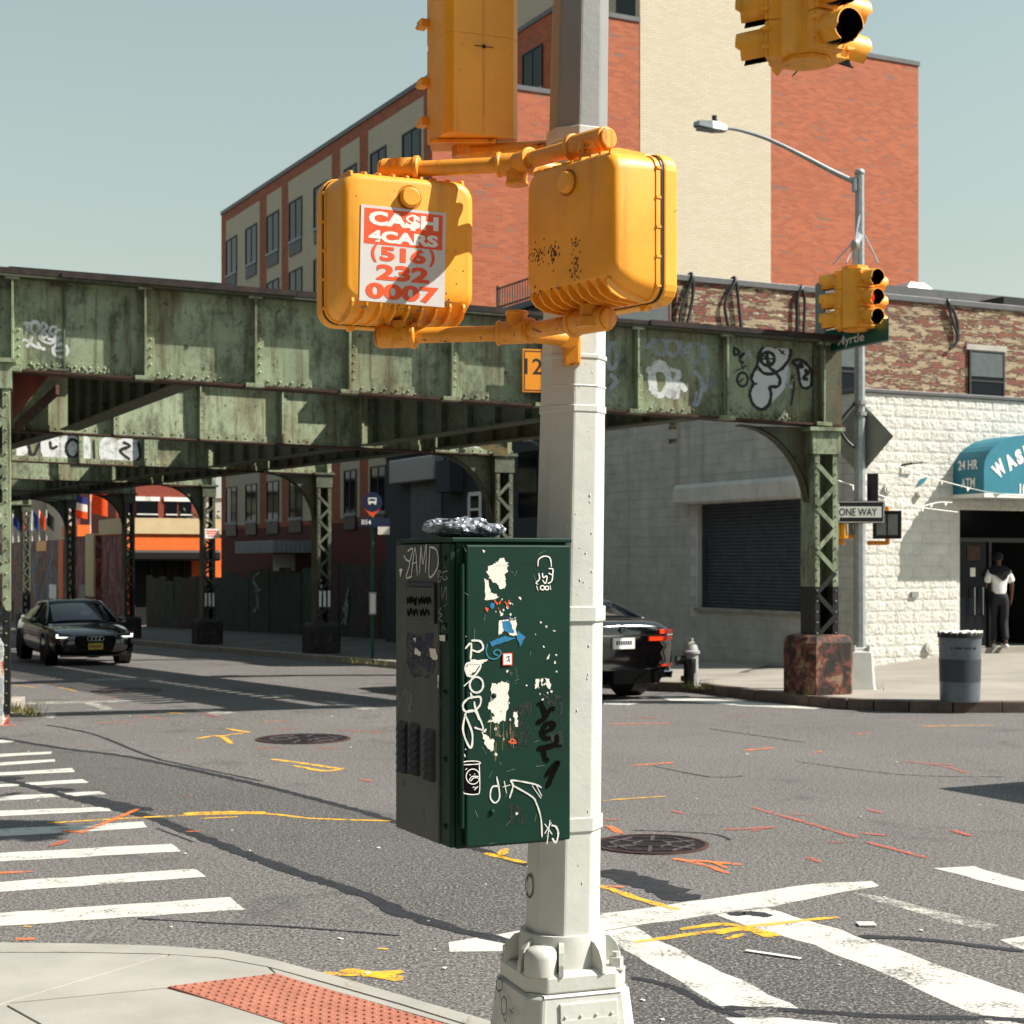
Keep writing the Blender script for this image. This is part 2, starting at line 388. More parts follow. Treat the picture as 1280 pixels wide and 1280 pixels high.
M_MARK = wornpaint('white_marker', (.66, .66, .62), .37, 90, .6, 300, .15, .08)
M_MARKG = wornpaint('grey_marker', (.44, .44, .41), .42, 90, .6, 300, .15, .10, .8)
M_GRAFW = wornpaint('white_spray', (.70, .71, .70), .42, 6, soft=.09)
M_GRAFK = paint('black_spray', (.012, .012, .014), .6, 0, .2, 10)
M_GRAFB = wornpaint('blue_grey_spray', (.46, .50, .53), .45, 5, soft=.10, top=.9)
M_PAPER = wornpaint('torn_paper', (.72, .69, .63), .37, 45, .8, 220, .12)
M_TEAL = paint('teal_awning_cloth', (.03, .25, .32), .6, 0, .08, 3, .1, 150)
M_SIGNG = paint('street_sign_green', (.012, .14, .11), .4, 0, .1, 4)
M_SIGNB = paint('bus_sign_blue', (.015, .04, .10), .45, 0, .1, 4)
M_SIGNY = paint('yellow_sign_face', (.80, .36, .02), .45, 0, .05, 6)
M_GLASS = glassmat('window_glass', (.006, .008, .010)); M_GLASS.node_tree.nodes['Principled BSDF'].inputs['Specular IOR Level'].default_value = .14; M_WFRAME = paint('dark_window_frame', (.03, .03, .032), .5)
M_WFRAMEL = paint('pale_window_frame', (.30, .33, .36), .5)
M_DARKIN = paint('dark_interior', (.010, .010, .012), .8)
M_SHUT = paint('roller_shutter_steel', (.13, .15, .17), .5, .2, .2, 4)
M_TACT = paint('terracotta_tactile_paving', (.43, .20, .14), .8, 0, .12, 8, .2, 90)
M_CAN = paint('grey_blue_can', (.22, .25, .275), .45, .2, .15, 5)
M_CHROME = paint('chrome', (.7, .7, .7), .12, 1.0, .03, 4)
M_RUBBER = paint('tyre_rubber', (.012, .012, .012), .8)
# ================================================================= GROUND
def asphalt(name, base, contrast=1.0):
    m, nt, b = nodes(name); t = NT(nt); v = t.coord()
    c = t.mix(t.ramp(t.noise(.35, v, 5, .6), [(.3, 0), (.7, 1)]), tuple(x * .86 for x in base), tuple(x * 1.12 for x in base))
    sp = t.noise(62, v, 3, .75); sp2 = t.noise(26, v, 2, .6)
    c = t.mix(t.ramp(sp2, [(.40, .55), (.48, 0)]), c, (.09, .088, .086)); c = t.mix(t.ramp(sp2, [(.60, 0), (.68, .4)]), c, (.34, .32, .30))
    c = t.mix(t.ramp(sp, [(.54, 0), (.62, .85 * contrast)]), c, (.46, .43, .40)); c = t.mix(t.ramp(sp, [(.38, .9 * contrast), (.46, 0)]), c, (.04, .04, .042))
    c = t.mix(t.ramp(t.noise(34, v, 4, .75), [(.60, 0), (.70, .35)]), c, (.045, .042, .04))
    c = t.mix(t.ramp(t.noise(1.1, v, 7, .7, .8), [(.56, 0), (.68, .45)]), c, (.085, .083, .082))
    t.link(c, b.inputs['Base Color']); b.inputs['Roughness'].default_value = .8; b.inputs['Specular IOR Level'].default_value = .3
    t.link(t.bump(sp, .5, .008), b.inputs['Normal']); return m
M_ASPH = asphalt('asphalt', (.205, .195, .188)); M_ASPH2 = asphalt('newer_asphalt', (.140, .136, .132), .9)
M_LINE = wornpaint('road_paint_white', (.57, .56, .515), .41, 5, .75, 55, .08, .05); M_LINEF = wornpaint('faded_road_paint', (.58, .56, .51), .52, 6, .8, 60, .1, .08)
M_SPY = wornpaint('yellow_marking_spray', (.84, .52, .06), .46, 9, .8, 60, .1, .09, .92); M_SPO = wornpaint('orange_marking_spray', (.84, .27, .07), .47, 9, .8, 60, .1, .09, .92)
M_SPR = wornpaint('red_marking_spray', (.56, .17, .11), .48, 9, .8, 60, .1, .09, .85)

g = MB(); avals = [-800, -60, -30, -15, -8, -5, -4, -3, -2, -1, 0, 2, 5, 10, 20, 30, 45, 60, 80, 105, 140, 1500]
bvals = [-1200, -200, -60, -30, -20, -15, -10, -5, 0, 5, 15, 30, 80, 300, 1200]
for a in avals:
    for b in bvals: p = F(b, a); g.v.append((p.x, p.y, gz(p.x, p.y)))
nb = len(bvals)
for i in range(len(avals) - 1):
    for j in range(nb - 1): g.f.append((i * nb + j, i * nb + j + 1, (i + 1) * nb + j + 1, (i + 1) * nb + j)); g.m.append(0)
road = obj('road', g, M_ASPH, kind='structure')

def gpoly(mb, pts, lift, jag=0, seed=0):
    r = random.Random(seed); q = [G(*p) for p in pts]
    if jag:
        out = []
        for i, p in enumerate(q):
            n = q[(i + 1) % len(q)]; k = max(1, int((n - p).length / .12))
            for j in range(k): out.append(p.lerp(n, j / k) + Vector((r.uniform(-jag, jag), r.uniform(-jag, jag), 0)))
        q = out
    mb.add([Vector((p.x, p.y, gz(p.x, p.y) + lift)) for p in q], [tuple(range(len(q)))])
def gstroke(mb, pts, w, lift, seed=0, jit=.25, k=6):
    q = smoothpts([G(*p).xy for p in pts], k); r = random.Random(seed)
    if jit: # irregular edges
        out = []
        for i in range(len(q) - 1):
            m = max(1, int((q[i + 1] - q[i]).length / .05))
            for j in range(m): out.append(q[i].lerp(q[i + 1], j / m) + Vector((r.uniform(-1, 1), r.uniform(-1, 1))) * w * .10)
        q = out + [q[-1]]
    ribbon(mb, q, w, Matrix(), 0, seed, jit)
    n2 = len(q) * 2
    for i in range(len(mb.v) - n2, len(mb.v)): x, y, _ = mb.v[i]; mb.v[i] = (x, y, gz(x, y) + lift)
def Z1(x, y): return (x * .390625, 840 + y * .390625)
def Z2(x, y): return (580 + x * .546875, 840 + y * .546875)

pm = MB(); gpoly(pm, [Z1(*p) for p in [(-420, 150), (0, 212), (200, 245), (400, 270), (600, 310), (800, 355), (1000, 405), (1250, 475), (1600, 590), (1900, 690), (1790, 900), (1480, 830), (1280, 770), (1180, 720), (1000, 660), (800, 590), (600, 510), (480, 465), (380, 440), (220, 400), (90, 365), (0, 340), (-420, 270)]], .001, .02, 3)
obj('asphalt_patch', pm, M_ASPH2, road, kind='stuff')
pm = MB(); gpoly(pm, [Z2(*p) for p in [(320, 590), (700, 540), (1280, 745), (1400, 1000), (300, 1000), (380, 700)]], .0014, .02, 4)
obj('asphalt_patch', pm, M_ASPH2, road, kind='stuff')

# painted crossings: each bar its own sheet
def bar(pts, mat=None, jag=.012, seed=0, name='crosswalk_bar', lift=.0022):
    mb = MB(); gpoly(mb, pts, lift, jag, seed); return obj(name, mb, mat or M_LINE, road)
left = [((0, 772), (735, 722), (785, 760), (0, 815)), ((0, 672), (630, 630), (663, 655), (0, 705)), ((0, 580), (550, 550), (578, 575), (0, 608)),
        ((0, 503), (455, 480), (472, 498), (0, 528)), ((0, 445), (345, 432), (358, 445), (0, 462)), ((0, 398), (325, 382), (335, 392), (0, 412)),
        ((0, 360), (268, 343), (280, 355), (0, 369)), ((0, 322), (232, 308), (240, 320), (0, 332)), ((0, 290), (175, 280), (178, 287), (0, 300)),
        ((0, 263), (163, 255), (166, 262), (0, 272)), ((0, 218), (45, 216), (48, 223), (0, 228))]
for i, (p0, p1, p2, p3) in enumerate(left):
    s1 = (p1[1] - p0[1]) / max(p1[0], 1); s2 = (p2[1] - p3[1]) / max(p2[0], 1); e = -420
    bar([Z1(e, p0[1] + s1 * e), Z1(*p1), Z1(*p2), Z1(e, p3[1] + s2 * e)], seed=i)
M_LINE2 = wornpaint('scuffed_road_paint', (.58, .565, .52), .43, 2.6, .75, 50, .08, .05)
bar([Z2(*p) for p in [(-30, 618), (130, 592), (320, 553), (560, 520), (800, 485), (930, 478), (955, 490), (870, 503), (700, 537), (560, 556), (390, 581), (315, 592), (80, 640), (-30, 640)]], M_LINE2, seed=31, name='stop_line')
bar([Z2(*p) for p in [(318, 594), (392, 583), (440, 612), (560, 672), (700, 738), (780, 776), (690, 774), (592, 768), (470, 695), (350, 625)]], M_LINE2, seed=32)
bar([Z2(*p) for p in [(596, 792), (720, 790), (850, 806), (960, 850), (700, 850)]], M_LINE2, seed=33)
bar([Z2(*p) for p in [(575, 555), (690, 540), (860, 590), (1060, 662), (1280, 738), (1500, 815), (1420, 850), (1300, 810), (1160, 778), (1000, 708), (800, 625), (640, 578)]], M_LINE2, seed=34)
bar([Z2(*p) for p in [(1172, 792), (1290, 800), (1400, 850), (1290, 850)]], M_LINE2, seed=35)
bar([Z2(*p) for p in [(1074, 450), (1165, 445), (1290, 480), (1400, 508), (1400, 540), (1290, 505)]], M_LINE, seed=36)
bar([Z2(*p) for p in [(1222, 612), (1290, 604), (1400, 625), (1400, 650), (1290, 640)]], M_LINE2, seed=37)
bar([Z2(*p) for p in [(890, 505), (960, 515), (1220, 580), (1190, 590), (1120, 575), (960, 530)]], M_LINEF, seed=38)
bar([Z2(*p) for p in [(440, 56), (560, 62), (700, 72), (820, 82), (800, 85), (640, 78), (470, 65)]], M_LINE, seed=39, name='lane_line')
bar([Z2(*p) for p in [(318, 68), (400, 72), (380, 76), (318, 74)]], M_LINE, seed=40, name='lane_line')
for i, q in enumerate([[(250, 94), (300, 94), (365, 118), (330, 122)], [(130, 128), (180, 128), (170, 150), (132, 143)], [(605, 117), (660, 116), (755, 131), (690, 138)],
          [(865, 74), (930, 73), (950, 80), (880, 82)], [(1010, 92), (1060, 92), (1215, 118), (1160, 121)], [(275, 23), (520, 19), (522, 24), (280, 29)]]):
    bar([Z1(*p) for p in q], M_LINEF, seed=50 + i, name='lane_line')
bar([Z1(*p) for p in [(60, 97), (400, 90), (545, 92), (540, 97), (300, 99), (60, 104)]], M_LINEF, seed=60, name='stop_line')

# tar seams and cracks
tar = MB()
for i, (w, l) in enumerate([(.085, [(-100, 195), (0, 212), (200, 245), (400, 270), (600, 310), (800, 355), (1000, 405), (1130, 440), (1250, 475), (1600, 590), (1900, 690)]),
             (.105, [(-100, 315), (0, 340), (90, 365), (220, 400), (380, 440), (480, 465), (600, 510), (800, 590), (1000, 660), (1180, 720), (1280, 770), (1480, 830), (1700, 880)]),
             (.04, [(150, 170), (300, 200), (480, 270), (600, 300), (840, 350)]), (.24, [(0, 338), (60, 345)]), (.16, [(160, 372), (230, 382)]), (.16, [(250, 400), (330, 415), (480, 445)]),
             (.025, [(440, 790), (700, 805), (950, 818), (1280, 845)]), (.018, [(500, 500), (620, 545)]), (.018, [(800, 1000), (900, 1010)])]):
    gstroke(tar, [Z1(*p) for p in l], w, .0030 + i * .00004, i)
for i, (w, l) in enumerate([(.22, [(310, 455), (400, 478), (520, 522)]), (.05, [(385, 700), (480, 722), (560, 765), (640, 790)]), (.06, [(560, 768), (700, 772), (1000, 790), (1200, 793), (1300, 800)]),
             (.07, [(900, 605), (1050, 612), (1280, 640)]), (.02, [(380, 362), (560, 370), (610, 385)]), (.022, [(560, 130), (700, 150), (780, 162)]), (.02, [(430, 215), (560, 240), (640, 238)]), (.018, [(760, 205), (1000, 235), (1240, 240)]), (.10, [(610, 556), (650, 552), (700, 560)])]):
    gstroke(tar, [Z2(*p) for p in l], w, .0035 + i * .00004, 20 + i)
obj('tar_seam', tar, wornpaint('crumbled_tar_seal', (.045, .045, .052), .42, 7, .6, 50, .2, .07), road, kind='stuff')
# utility spray marks
spy = MB(); spo = MB(); spr = MB()
for i, (w, l) in enumerate([(.05, [(150, 485), (400, 470), (640, 458), (850, 455), (1000, 470), (1250, 478)]), (.10, [(590, 455), (720, 450), (850, 452)]), (.05, [(640, 470), (760, 465)]),
             (.07, [(870, 280), (960, 292), (1080, 310)]), (.07, [(940, 300), (1040, 318), (1100, 308)]), (.06, [(500, 128), (590, 134)]), (.06, [(630, 215), (700, 205), (740, 230)]), (.08, [(725, 182), (800, 195)]), (.05, [(690, 208), (780, 196)]),
             (.05, [(40, 42), (115, 50)]), (.04, [(190, 50), (245, 62)]), (.05, [(880, 958), (1000, 965), (1150, 972)]), (.09, [(1100, 955), (1200, 970), (1290, 985)]), (.08, [(1160, 975), (1290, 960)]), (.05, [(1210, 887), (1240, 889)]), (.04, [(75, 815), (100, 817)])]):
    gstroke(spy, [Z1(*p) for p in l], w, .0040 + i * .00003, i)
for i, (w, l) in enumerate([(.06, [(315, 490), (400, 520), (490, 545)]), (.05, [(390, 620), (540, 598), (700, 578), (855, 562)]), (.06, [(495, 590), (600, 578), (720, 605)]), (.05, [(580, 600), (640, 590), (700, 608)]), (.04, [(600, 612), (640, 600)]), (.07, [(50, 415), (140, 438)]), (.06, [(95, 405), (85, 420)]),
             (.04, [(315, 295), (460, 285)]), (.04, [(1040, 125), (1220, 122)])]):
    gstroke(spy, [Z2(*p) for p in l], w, .0046 + i * .00003, 40 + i)
for i, (w, l) in enumerate([(.05, [(440, 440), (360, 475), (265, 512)]), (.08, [(200, 510), (270, 515)]), (.07, [(600, 512), (640, 512)]), (.06, [(-60, 648), (105, 640)]), (.08, [(45, 858), (110, 856)]), (.06, [(-40, 175), (60, 170)]), (.04, [(300, 165), (430, 160)]), (.04, [(840, 160), (930, 158)]), (.05, [(330, 78), (380, 80)]), (.04, [(440, 145), (520, 150)])]):
    gstroke(spo, [Z1(*p) for p in l], w, .0050 + i * .00003, 70 + i)
for i, (w, l) in enumerate([(.06, [(385, 215), (480, 208)]), (.06, [(640, 180), (710, 174)]), (.05, [(795, 185), (820, 183)]), (.05, [(890, 143), (930, 140)]), (.05, [(330, 120), (480, 118)]), (.03, [(1040, 125), (1090, 126)]), (.05, [(480, 428), (540, 440), (605, 462)]), (.05, [(520, 432), (635, 442)]), (.04, [(570, 435), (600, 450)]), (.06, [(330, 352), (360, 372)]), (.05, [(325, 490), (365, 494)])]):
    gstroke(spo, [Z2(*p) for p in l], w, .0054 + i * .00003, 90 + i)
for i, (w, l) in enumerate([(.05, [(655, 310), (780, 345), (900, 380)]), (.05, [(920, 390), (1060, 427)]), (.05, [(595, 362), (715, 356)]), (.05, [(660, 365), (705, 355)]), (.05, [(900, 368), (970, 376)]), (.06, [(785, 425), (815, 437)]), (.05, [(920, 315), (955, 323)]), (.05, [(475, 318), (505, 326)]), (.04, [(745, 325), (800, 330)]), (.04, [(830, 390), (870, 391)]), (.05, [(1110, 362), (1160, 376)]),
             (.04, [(1005, 205), (1090, 215), (1150, 232)]), (.04, [(1060, 210), (1130, 215)]), (.04, [(565, 326), (580, 328)]), (.04, [(875, 220), (890, 222)]), (.05, [(380, 103), (450, 108)]), (.04, [(600, 104), (650, 102)]), (.05, [(320, 338), (355, 340)])]):
    gstroke(spr, [Z2(*p) for p in l], w, .0058 + i * .00003, 110 + i)
for i, (w, l) in enumerate([(.05, [(870, 186), (965, 182)]), (.05, [(810, 248), (900, 240)]), (.05, [(1010, 245), (1090, 245)]), (.05, [(1080, 188), (1240, 195)]), (.05, [(1150, 345), (1190, 352)]), (.04, [(640, 132), (700, 146)]), (.04, [(580, 252), (610, 252)]), (.06, [(160, 560), (215, 540)]), (.04, [(160, 38), (190, 46)]), (.03, [(585, 395), (605, 398)])]):
    gstroke(spr, [Z1(*p) for p in l], w, .0064 + i * .00003, 140 + i)
obj('yellow_spray_mark', spy, M_SPY, road, kind='stuff'); obj('orange_spray_mark', spo, M_SPO, road, kind='stuff'); obj('red_spray_mark', spr, M_SPR, road, kind='stuff')
# litter
lit = MB()
for i in range(60):
    x, y = rnd.uniform(0, 1280), 860 + 420 * rnd.random() ** 1.3
    p = G(x, y); s = rnd.uniform(.005, .014); t = rnd.random() * 6
    M = Matrix.Translation((p.x, p.y, gz(p.x, p.y) + .004)) @ Matrix.Rotation(t, 4, 'Z')
    lit.box(-s, s, -s * .6, s * .6, 0, .004, M)
p = G(966, 1195); lit.box(-.14, .14, -.015, .015, .006, .010, Matrix.Translation(p) @ Matrix.Rotation(-.6, 4, 'Z'))
p = G(1083, 1157); lit.box(-.045, .045, -.04, .04, .006, .012, Matrix.Translation(p))
obj('litter', lit, M_PAPER, kind='stuff')['label'] = 'scraps of pale litter scattered over the road'

# ---- manhole covers
def manhole(px, py, r, label):
    p = G(px, py); t = thing('manhole_cover', label, 'manhole cover', (p.x, p.y, gz(p.x, p.y)), .4)
    m = MB(); m.lathe([(r, -.02), (r, .010), (r * .93, .010), (r * .93, -.02)], 36); obj('rim', m, M_RUST, t)
    m = MB(); m.cyl((0, 0, -.02), (0, 0, .006), r * .925, n=36)
    obj('lid', m, M_MH, t)
    m = MB()
    for k in range(6):
        M = Matrix.Rotation(k * math.pi / 3, 4, 'Z')
        m.box(r * .3, r * .85, -.012, .012, .006, .011, M); m.box(r * .62, r * .66, -r * .36, r * .36, .006, .012, M); m.box(r * .27, r * .3, -r * .17, r * .17, .006, .012, M)
    obj('raised_pattern', m, M_MH2, t); return t
M_MH = paint('dark_iron', (.035, .022, .026), .55, .3, .4, 14, .5, 120); M_MH2 = paint('worn_iron', (.20, .165, .17), .45, .4, .4, 14)
manhole(814, 1056, .38, 'dark iron manhole cover beside the near signal pole')
manhole(379, 924, .50, 'dark manhole cover ringed by orange spray marks in mid junction')
manhole(158, 864, .55, 'flat worn manhole cover in front of the oncoming car')

# ---- far corner pavement with its kerb
def sz(x, y):
    b, a = toF(x, y); sm = lambda t: (lambda u: u * u * (3 - 2 * u))(max(0, min(1, t)))
    return gz(x, y) + .135 + .18 * sm(b / 2.6 + .1) * sm((a + 5.5) / 5)
Kp = [F(-5.3, a).xy for a in (110, 85, 65, 50, 38, 30, 24, 18, 13, 9, 5, 2, 0, -1.5)] + [G(*p).xy for p in ((868, 865), (930, 873), (990, 880), (1030, 884), (1062, 886.5), (1110, 889), (1190, 890.5), (1280, 890.5), (1400, 890))] + [Vector((14, 20.4)), Vector((25, 20.2)), Vector((60, 19.8))]
Tp = [F(2.5, a).xy for a in (110, 85, 65, 50, 38, 30, 24, 18, 13, 9, 6.5, 5, 4, 3)] + [F(b, 3).xy for b in (.5, 1, 1.5, 2, 2.5, 3.2, 4.4, 5.6, 7)] + [F(12, 3).xy, F(22, 3).xy, Vector((62, 45))]
def refine(ps, k): return [ps[i].lerp(ps[i + 1], j / k) for i in range(len(ps) - 1) for j in range(k)] + [ps[-1]]
Kp, Tp = refine(Kp, 3), refine(Tp, 3)
g = MB(); ROWS = 26
for k, t in zip(Kp, Tp):
    for j in range(ROWS + 1):
        q = k.lerp(t, j / ROWS); g.v.append((q.x, q.y, sz(q.x, q.y)))
for i in range(len(Kp) - 1):
    for j in range(ROWS): g.f.append((i * (ROWS + 1) + j, i * (ROWS + 1) + j + 1, (i + 1) * (ROWS + 1) + j + 1, (i + 1) * (ROWS + 1) + j)); g.m.append(0)
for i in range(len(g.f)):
    v = g.v[g.f[i][0]]; g.m[i] = 1 if toF(v[0], v[1])[1] > 7 else 0  # shade under the tracks is put into a darker second material
pave = obj('pavement', g, [M_WALKD, paint('shade_darkened_pavement', (.155, .145, .13), .85, 0, .3, .8, .2, 60, spots=((.08, .078, .075), .2, 1.5))], kind='structure', smooth=True)
kerb = bpy.data.objects.new('kerb', None); COL.objects.link(kerb); kerb['kind'] = 'structure'
def kerb_run(pts, zf, mat, w=.16, h=.15):
    for i in range(len(pts) - 1):
        p, q = pts[i], pts[i + 1]; d = (q - p); L = d.length
        if L < .05: continue
        n = Vector((d.y, -d.x)) / L
        if (Vector((0, 20)) - p).dot(n) < 0: n = -n
        d = d / L; p2 = p + d * .001; q2 = q - d * .001; m = MB()
        c = [p2 + n * w * .5, q2 + n * w * .5, q2 - n * w * .5, p2 - n * w * .5]
        z = [zf(v.x, v.y) for v in (p2, q2, q2, p2)]
        m.add([(v.x, v.y, zz - h - .05) for v, zz in zip(c, z)] + [(v.x, v.y, zz + .006) for v, zz in zip(c, z)], [(3, 2, 1, 0), (4, 5, 6, 7), (0, 1, 5, 4), (1, 2, 6, 5), (2, 3, 7, 6), (3, 0, 4, 7)])
        obj('kerb_stone', m, mat, kerb, bevel=.012)
kerb_run(Kp[30::2] + [Kp[-1]], sz, M_KERBST, h=.11)
kerb_run([Kp[i] for i in range(0, 31, 2)], sz, M_KERB)
# ---- far left corner
lk = [Vector(v).xy for v in (F(-15.2, 60), F(-15.2, 30), F(-15.2, 6), F(-15.0, 0), F(-15.1, -2.4))] + [G(24, 884).xy, G(14, 889).xy, G(-30, 893).xy, Vector((-14, 18.0)), Vector((-60, 6))]
g = MB(); lt = [Vector((p.x - 14, p.y + 6)) for p in lk]
for k, t in zip(lk, lt):
    for j in range(5): q = k.lerp(t, j / 4); g.v.append((q.x, q.y, gz(q.x, q.y) + .14))
for i in range(len(lk) - 1):
    for j in range(4): g.f.append((i * 5 + j, i * 5 + j + 1, (i + 1) * 5 + j + 1, (i + 1) * 5 + j)); g.m.append(0)
obj('pavement', g, M_WALKD, kind='structure')
kerb_run(lk[2:], lambda x, y: gz(x, y) + .14, M_KERB)

# ---- near corner: ramped pavement cut into slabs, kerb and tactile pad
near = bpy.data.objects.new('pavement', None); COL.objects.link(near); near['kind'] = 'structure'
Z0 = .05
def NP(x, y): p = G(x, y, Z0); return (p.x, p.y)
outer = [(-420, 1190), (-200, 1183), (0, 1178), (100, 1179), (200, 1182), (285, 1188), (345, 1200), (420, 1220), (520, 1249), (620, 1278), (700, 1305), (830, 1350)]
inner = [(-420, 1203), (-200, 1196), (0, 1190), (100, 1190), (200, 1192), (275, 1197), (335, 1208), (405, 1227), (500, 1254), (600, 1285), (690, 1315), (810, 1362)]
fo, fi = [NP(*p) for p in outer], [NP(*p) for p in inner]
for i in range(len(fo) - 1):
    m = MB(); sh = .003
    q = [Vector(fo[i]), Vector(fo[i + 1]), Vector(fi[i + 1]), Vector(fi[i])]; c = sum(q, Vector((0, 0))) / 4
    m.prism([c + (v - c) * .9993 for v in q], -.05, Z0); obj('kerb_stone', m, M_CONC, near)
def slab(pts, z=Z0 - .002, mat=None):
    m = MB(); q = [Vector(NP(*p)) for p in pts]; c = sum(q, Vector((0, 0))) / len(q)
    q = [v + (c - v).normalized() * .003 for v in q]; m.prism(q, -.06, z); return obj('paving_slab', m, mat or M_CONC, near, bevel=.003)
slab([(-420, 1203), (-200, 1196), (0, 1190), (100, 1190), (200, 1192), (211, 1192.5), (8, 1252), (-200, 1330), (-420, 1420)])
slab([(214, 1192.5), (275, 1197), (335, 1208), (345, 1217), (210, 1233), (12, 1252)])
slab([(8, 1255), (210, 1235), (330, 1268), (420, 1297), (560, 1345), (420, 1420), (180, 1330), (60, 1284)])
slab([(4, 1255), (56, 1284), (176, 1332), (416, 1424), (0, 1600), (-500, 1600), (-420, 1424), (-200, 1334)])
slab([(338, 1209), (405, 1228), (500, 1255), (600, 1286), (690, 1316), (640, 1310), (572, 1282), (345, 1217)])
slab([(575, 1284), (640, 1312), (690, 1318), (810, 1364), (1000, 1500), (800, 1800), (430, 1430), (565, 1346), (660, 1312)])
bs_ = MB(); bs_.prism([(-14, 7.45), (-3.95, 7.58)] + fo[1:] + [(1.35, 4.6), (1.75, 3.2), (1.9, 1), (1.9, -6.9), (-14, -6.9)], -.05, Z0 - .009); obj('concrete_bed', bs_, M_CONC, near)
for p, q in (((-14, 7.45), (-3.95, 7.58)), (fo[-1], (1.35, 4.6)), ((1.35, 4.6), (1.75, 3.2)), ((1.75, 3.2), (1.9, 1)), ((1.9, 1), (1.9, -6.9))):
    p, q = Vector(p), Vector(q); d = (q - p).normalized(); n = Vector((d.y, -d.x)) * -.09; n = n if (Vector((-3, 0)) - p).dot(n) > 0 else -n
    m = MB(); m.prism([p, q, q + n, p + n], -.05, Z0); obj('kerb_stone', m, M_CONC, near)
pad = MB(); q = [NP(210, 1233), NP(345, 1217), NP(660, 1311), NP(560, 1344)]
q = [Vector(v) for v in q]; pad.prism(q, -.05, Z0 + .002)
tp = obj('tactile_pad', pad, M_TACT, near, bevel=.004)
dm = MB()
NU, NV = 11, 30
for i in range(NU):
    for j in range(NV):
        u, v = (i + .5) / NU, (j + .5) / NV
        p = q[0].lerp(q[1], u).lerp(q[3].lerp(q[2], u), v)
        dm.lathe([(.0125, Z0 + .002), (.0095, Z0 + .007), (.005, Z0 + .008)], 7, Matrix.Translation((p.x, p.y, 0)))
obj('dome', dm, M_TACT, tp, kind='stuff', smooth=40)

# ================================================================= BUILDINGS (local axes: b, a, z)
def bld(name, label, cat='building'): return thing(name, label, cat, OV, TH)
def A0(px, py, b=0.0):
    p = onplane(px, py, F(b, 0), BV); return toF(p.x, p.y)[1], p.z
def B0(px, py, a=0.0):
    p = onplane(px, py, F(0, a), AV); return toF(p.x, p.y)[0], p.z
def bx(name, mat, parent, *r, bevel=0, label=None):
    m = MB(); m.box(*r); return obj(name, m, mat, parent, bevel=bevel, label=label)

# ---- white block shop with old brick storey
shop = bld('corner_shop', 'white painted block laundry shop with an old brick upper storey', 'shop')
DB0, DZ = B0(1200, 628)[0], 2.98
m = MB(); WT = 4.86
m.box(.07, DB0, .007, .37, -.4, WT); m.box(DB0, 4.9, .007, .37, DZ, WT); m.box(4.9, 16, .007, .37, -.4, WT)
m.box(.010, .37, .37, 1.55, -.5, WT); m.box(.010, .37, 1.55, 5.1, -.5, .94); m.box(.010, .37, 1.55, 5.1, 3.06, WT); m.box(.010, .37, 5.1, 11.4, -.5, WT)
m.box(.07, 16, .3, 11.4, WT - .35, WT - .15)
obj('wall', m, M_CMU, shop)
def splitface(w, h, d, seed):
    r = random.Random(seed); m = MB(); nx, nz = 9, 5
    for j in range(nz + 1):
        for i in range(nx + 1):
            e = i in (0, nx) or j in (0, nz); m.v.append((w * i / nx, (.001 - r.uniform(0, .003) if e else -r.uniform(.003, .013)), h * j / nz))
    k = nx + 1
    for j in range(nz):
        for i in range(nx): m.f.append((j * k + i, j * k + i + 1, (j + 1) * k + i + 1, (j + 1) * k + i)); m.m.append(0)
    c = [0, nx, nz * k + nx, nz * k]; n = len(m.v)
    for q in c: x, y, z = m.v[q]; m.v.append((x, d, z))
    m.f += [(c[0], n, n + 1, c[1]), (c[1], n + 1, n + 2, c[2]), (c[2], n + 2, n + 3, c[3]), (c[3], n + 3, n, c[0])]; m.m += [0] * 4
    me = mesh('split_block', m); me.materials.append(M_CMU); me.update(); return me
BW, BH = .41, .203
variants = [splitface(BW - .004, BH - .004, .006, s) for s in range(5)]
halfv = [splitface(BW / 2 - .004, BH - .004, .006, s + 20) for s in range(3)]
nblk = 0
def block(me, b, a, z, rz):
    o = bpy.data.objects.new('block', me); COL.objects.link(o); o.parent = shop; o.location = (b, a, z); o.rotation_euler = (0, 0, rz)
for row in range(24):
    z = -.01 + row * BH; off = (row % 2) * BW / 2
    b = -0.0
    if off: block(halfv[row % 3], 0, 0, z, 0)
    b = off
    while b < 4.7:
        if z + BH <= DZ + .05 and b + BW > DB0:
            if b < DB0 - .15: block(halfv[row % 3], b, 0, z, 0)
            break
        block(variants[rnd.randrange(5)], b, 0, z, 0); nblk += 1; b += BW
bx('wall_facing', M_CMU, shop, 4.95, 16, .0, .006, -.3, WT)
# avenue side: smooth block courses with raked joints, joined
m = MB()
for row in range(26):
    z = -.42 + row * BH; a = 11.4; off = (row % 2) * BW / 2; a0 = .07 + off
    if off: m.box(.0, .009, .07, .07 + off - .005, z, z + BH - .005)
    while a0 < 11.35:
        a1 = min(a0 + BW, 11.4); za, zb = z, z + BH - .005
        inside = a1 > 1.6 and a0 < 5.06 and zb > .96 and za < 3.04
        if not inside:
            j = rnd.uniform(-.003, .004); m.box(.0 + j, .009, a0, a1 - .005, za, zb)
        a0 += BW
obj('block', m, M_CMUG, shop, kind='stuff')
bx('coping', M_COPING, shop, -.04, 16, -.05, .42, WT + .002, WT + .07, bevel=.01)
bx('coping', M_COPING, shop, -.04, .42, .424, 5.86, WT + .002, WT + .07, bevel=.01)
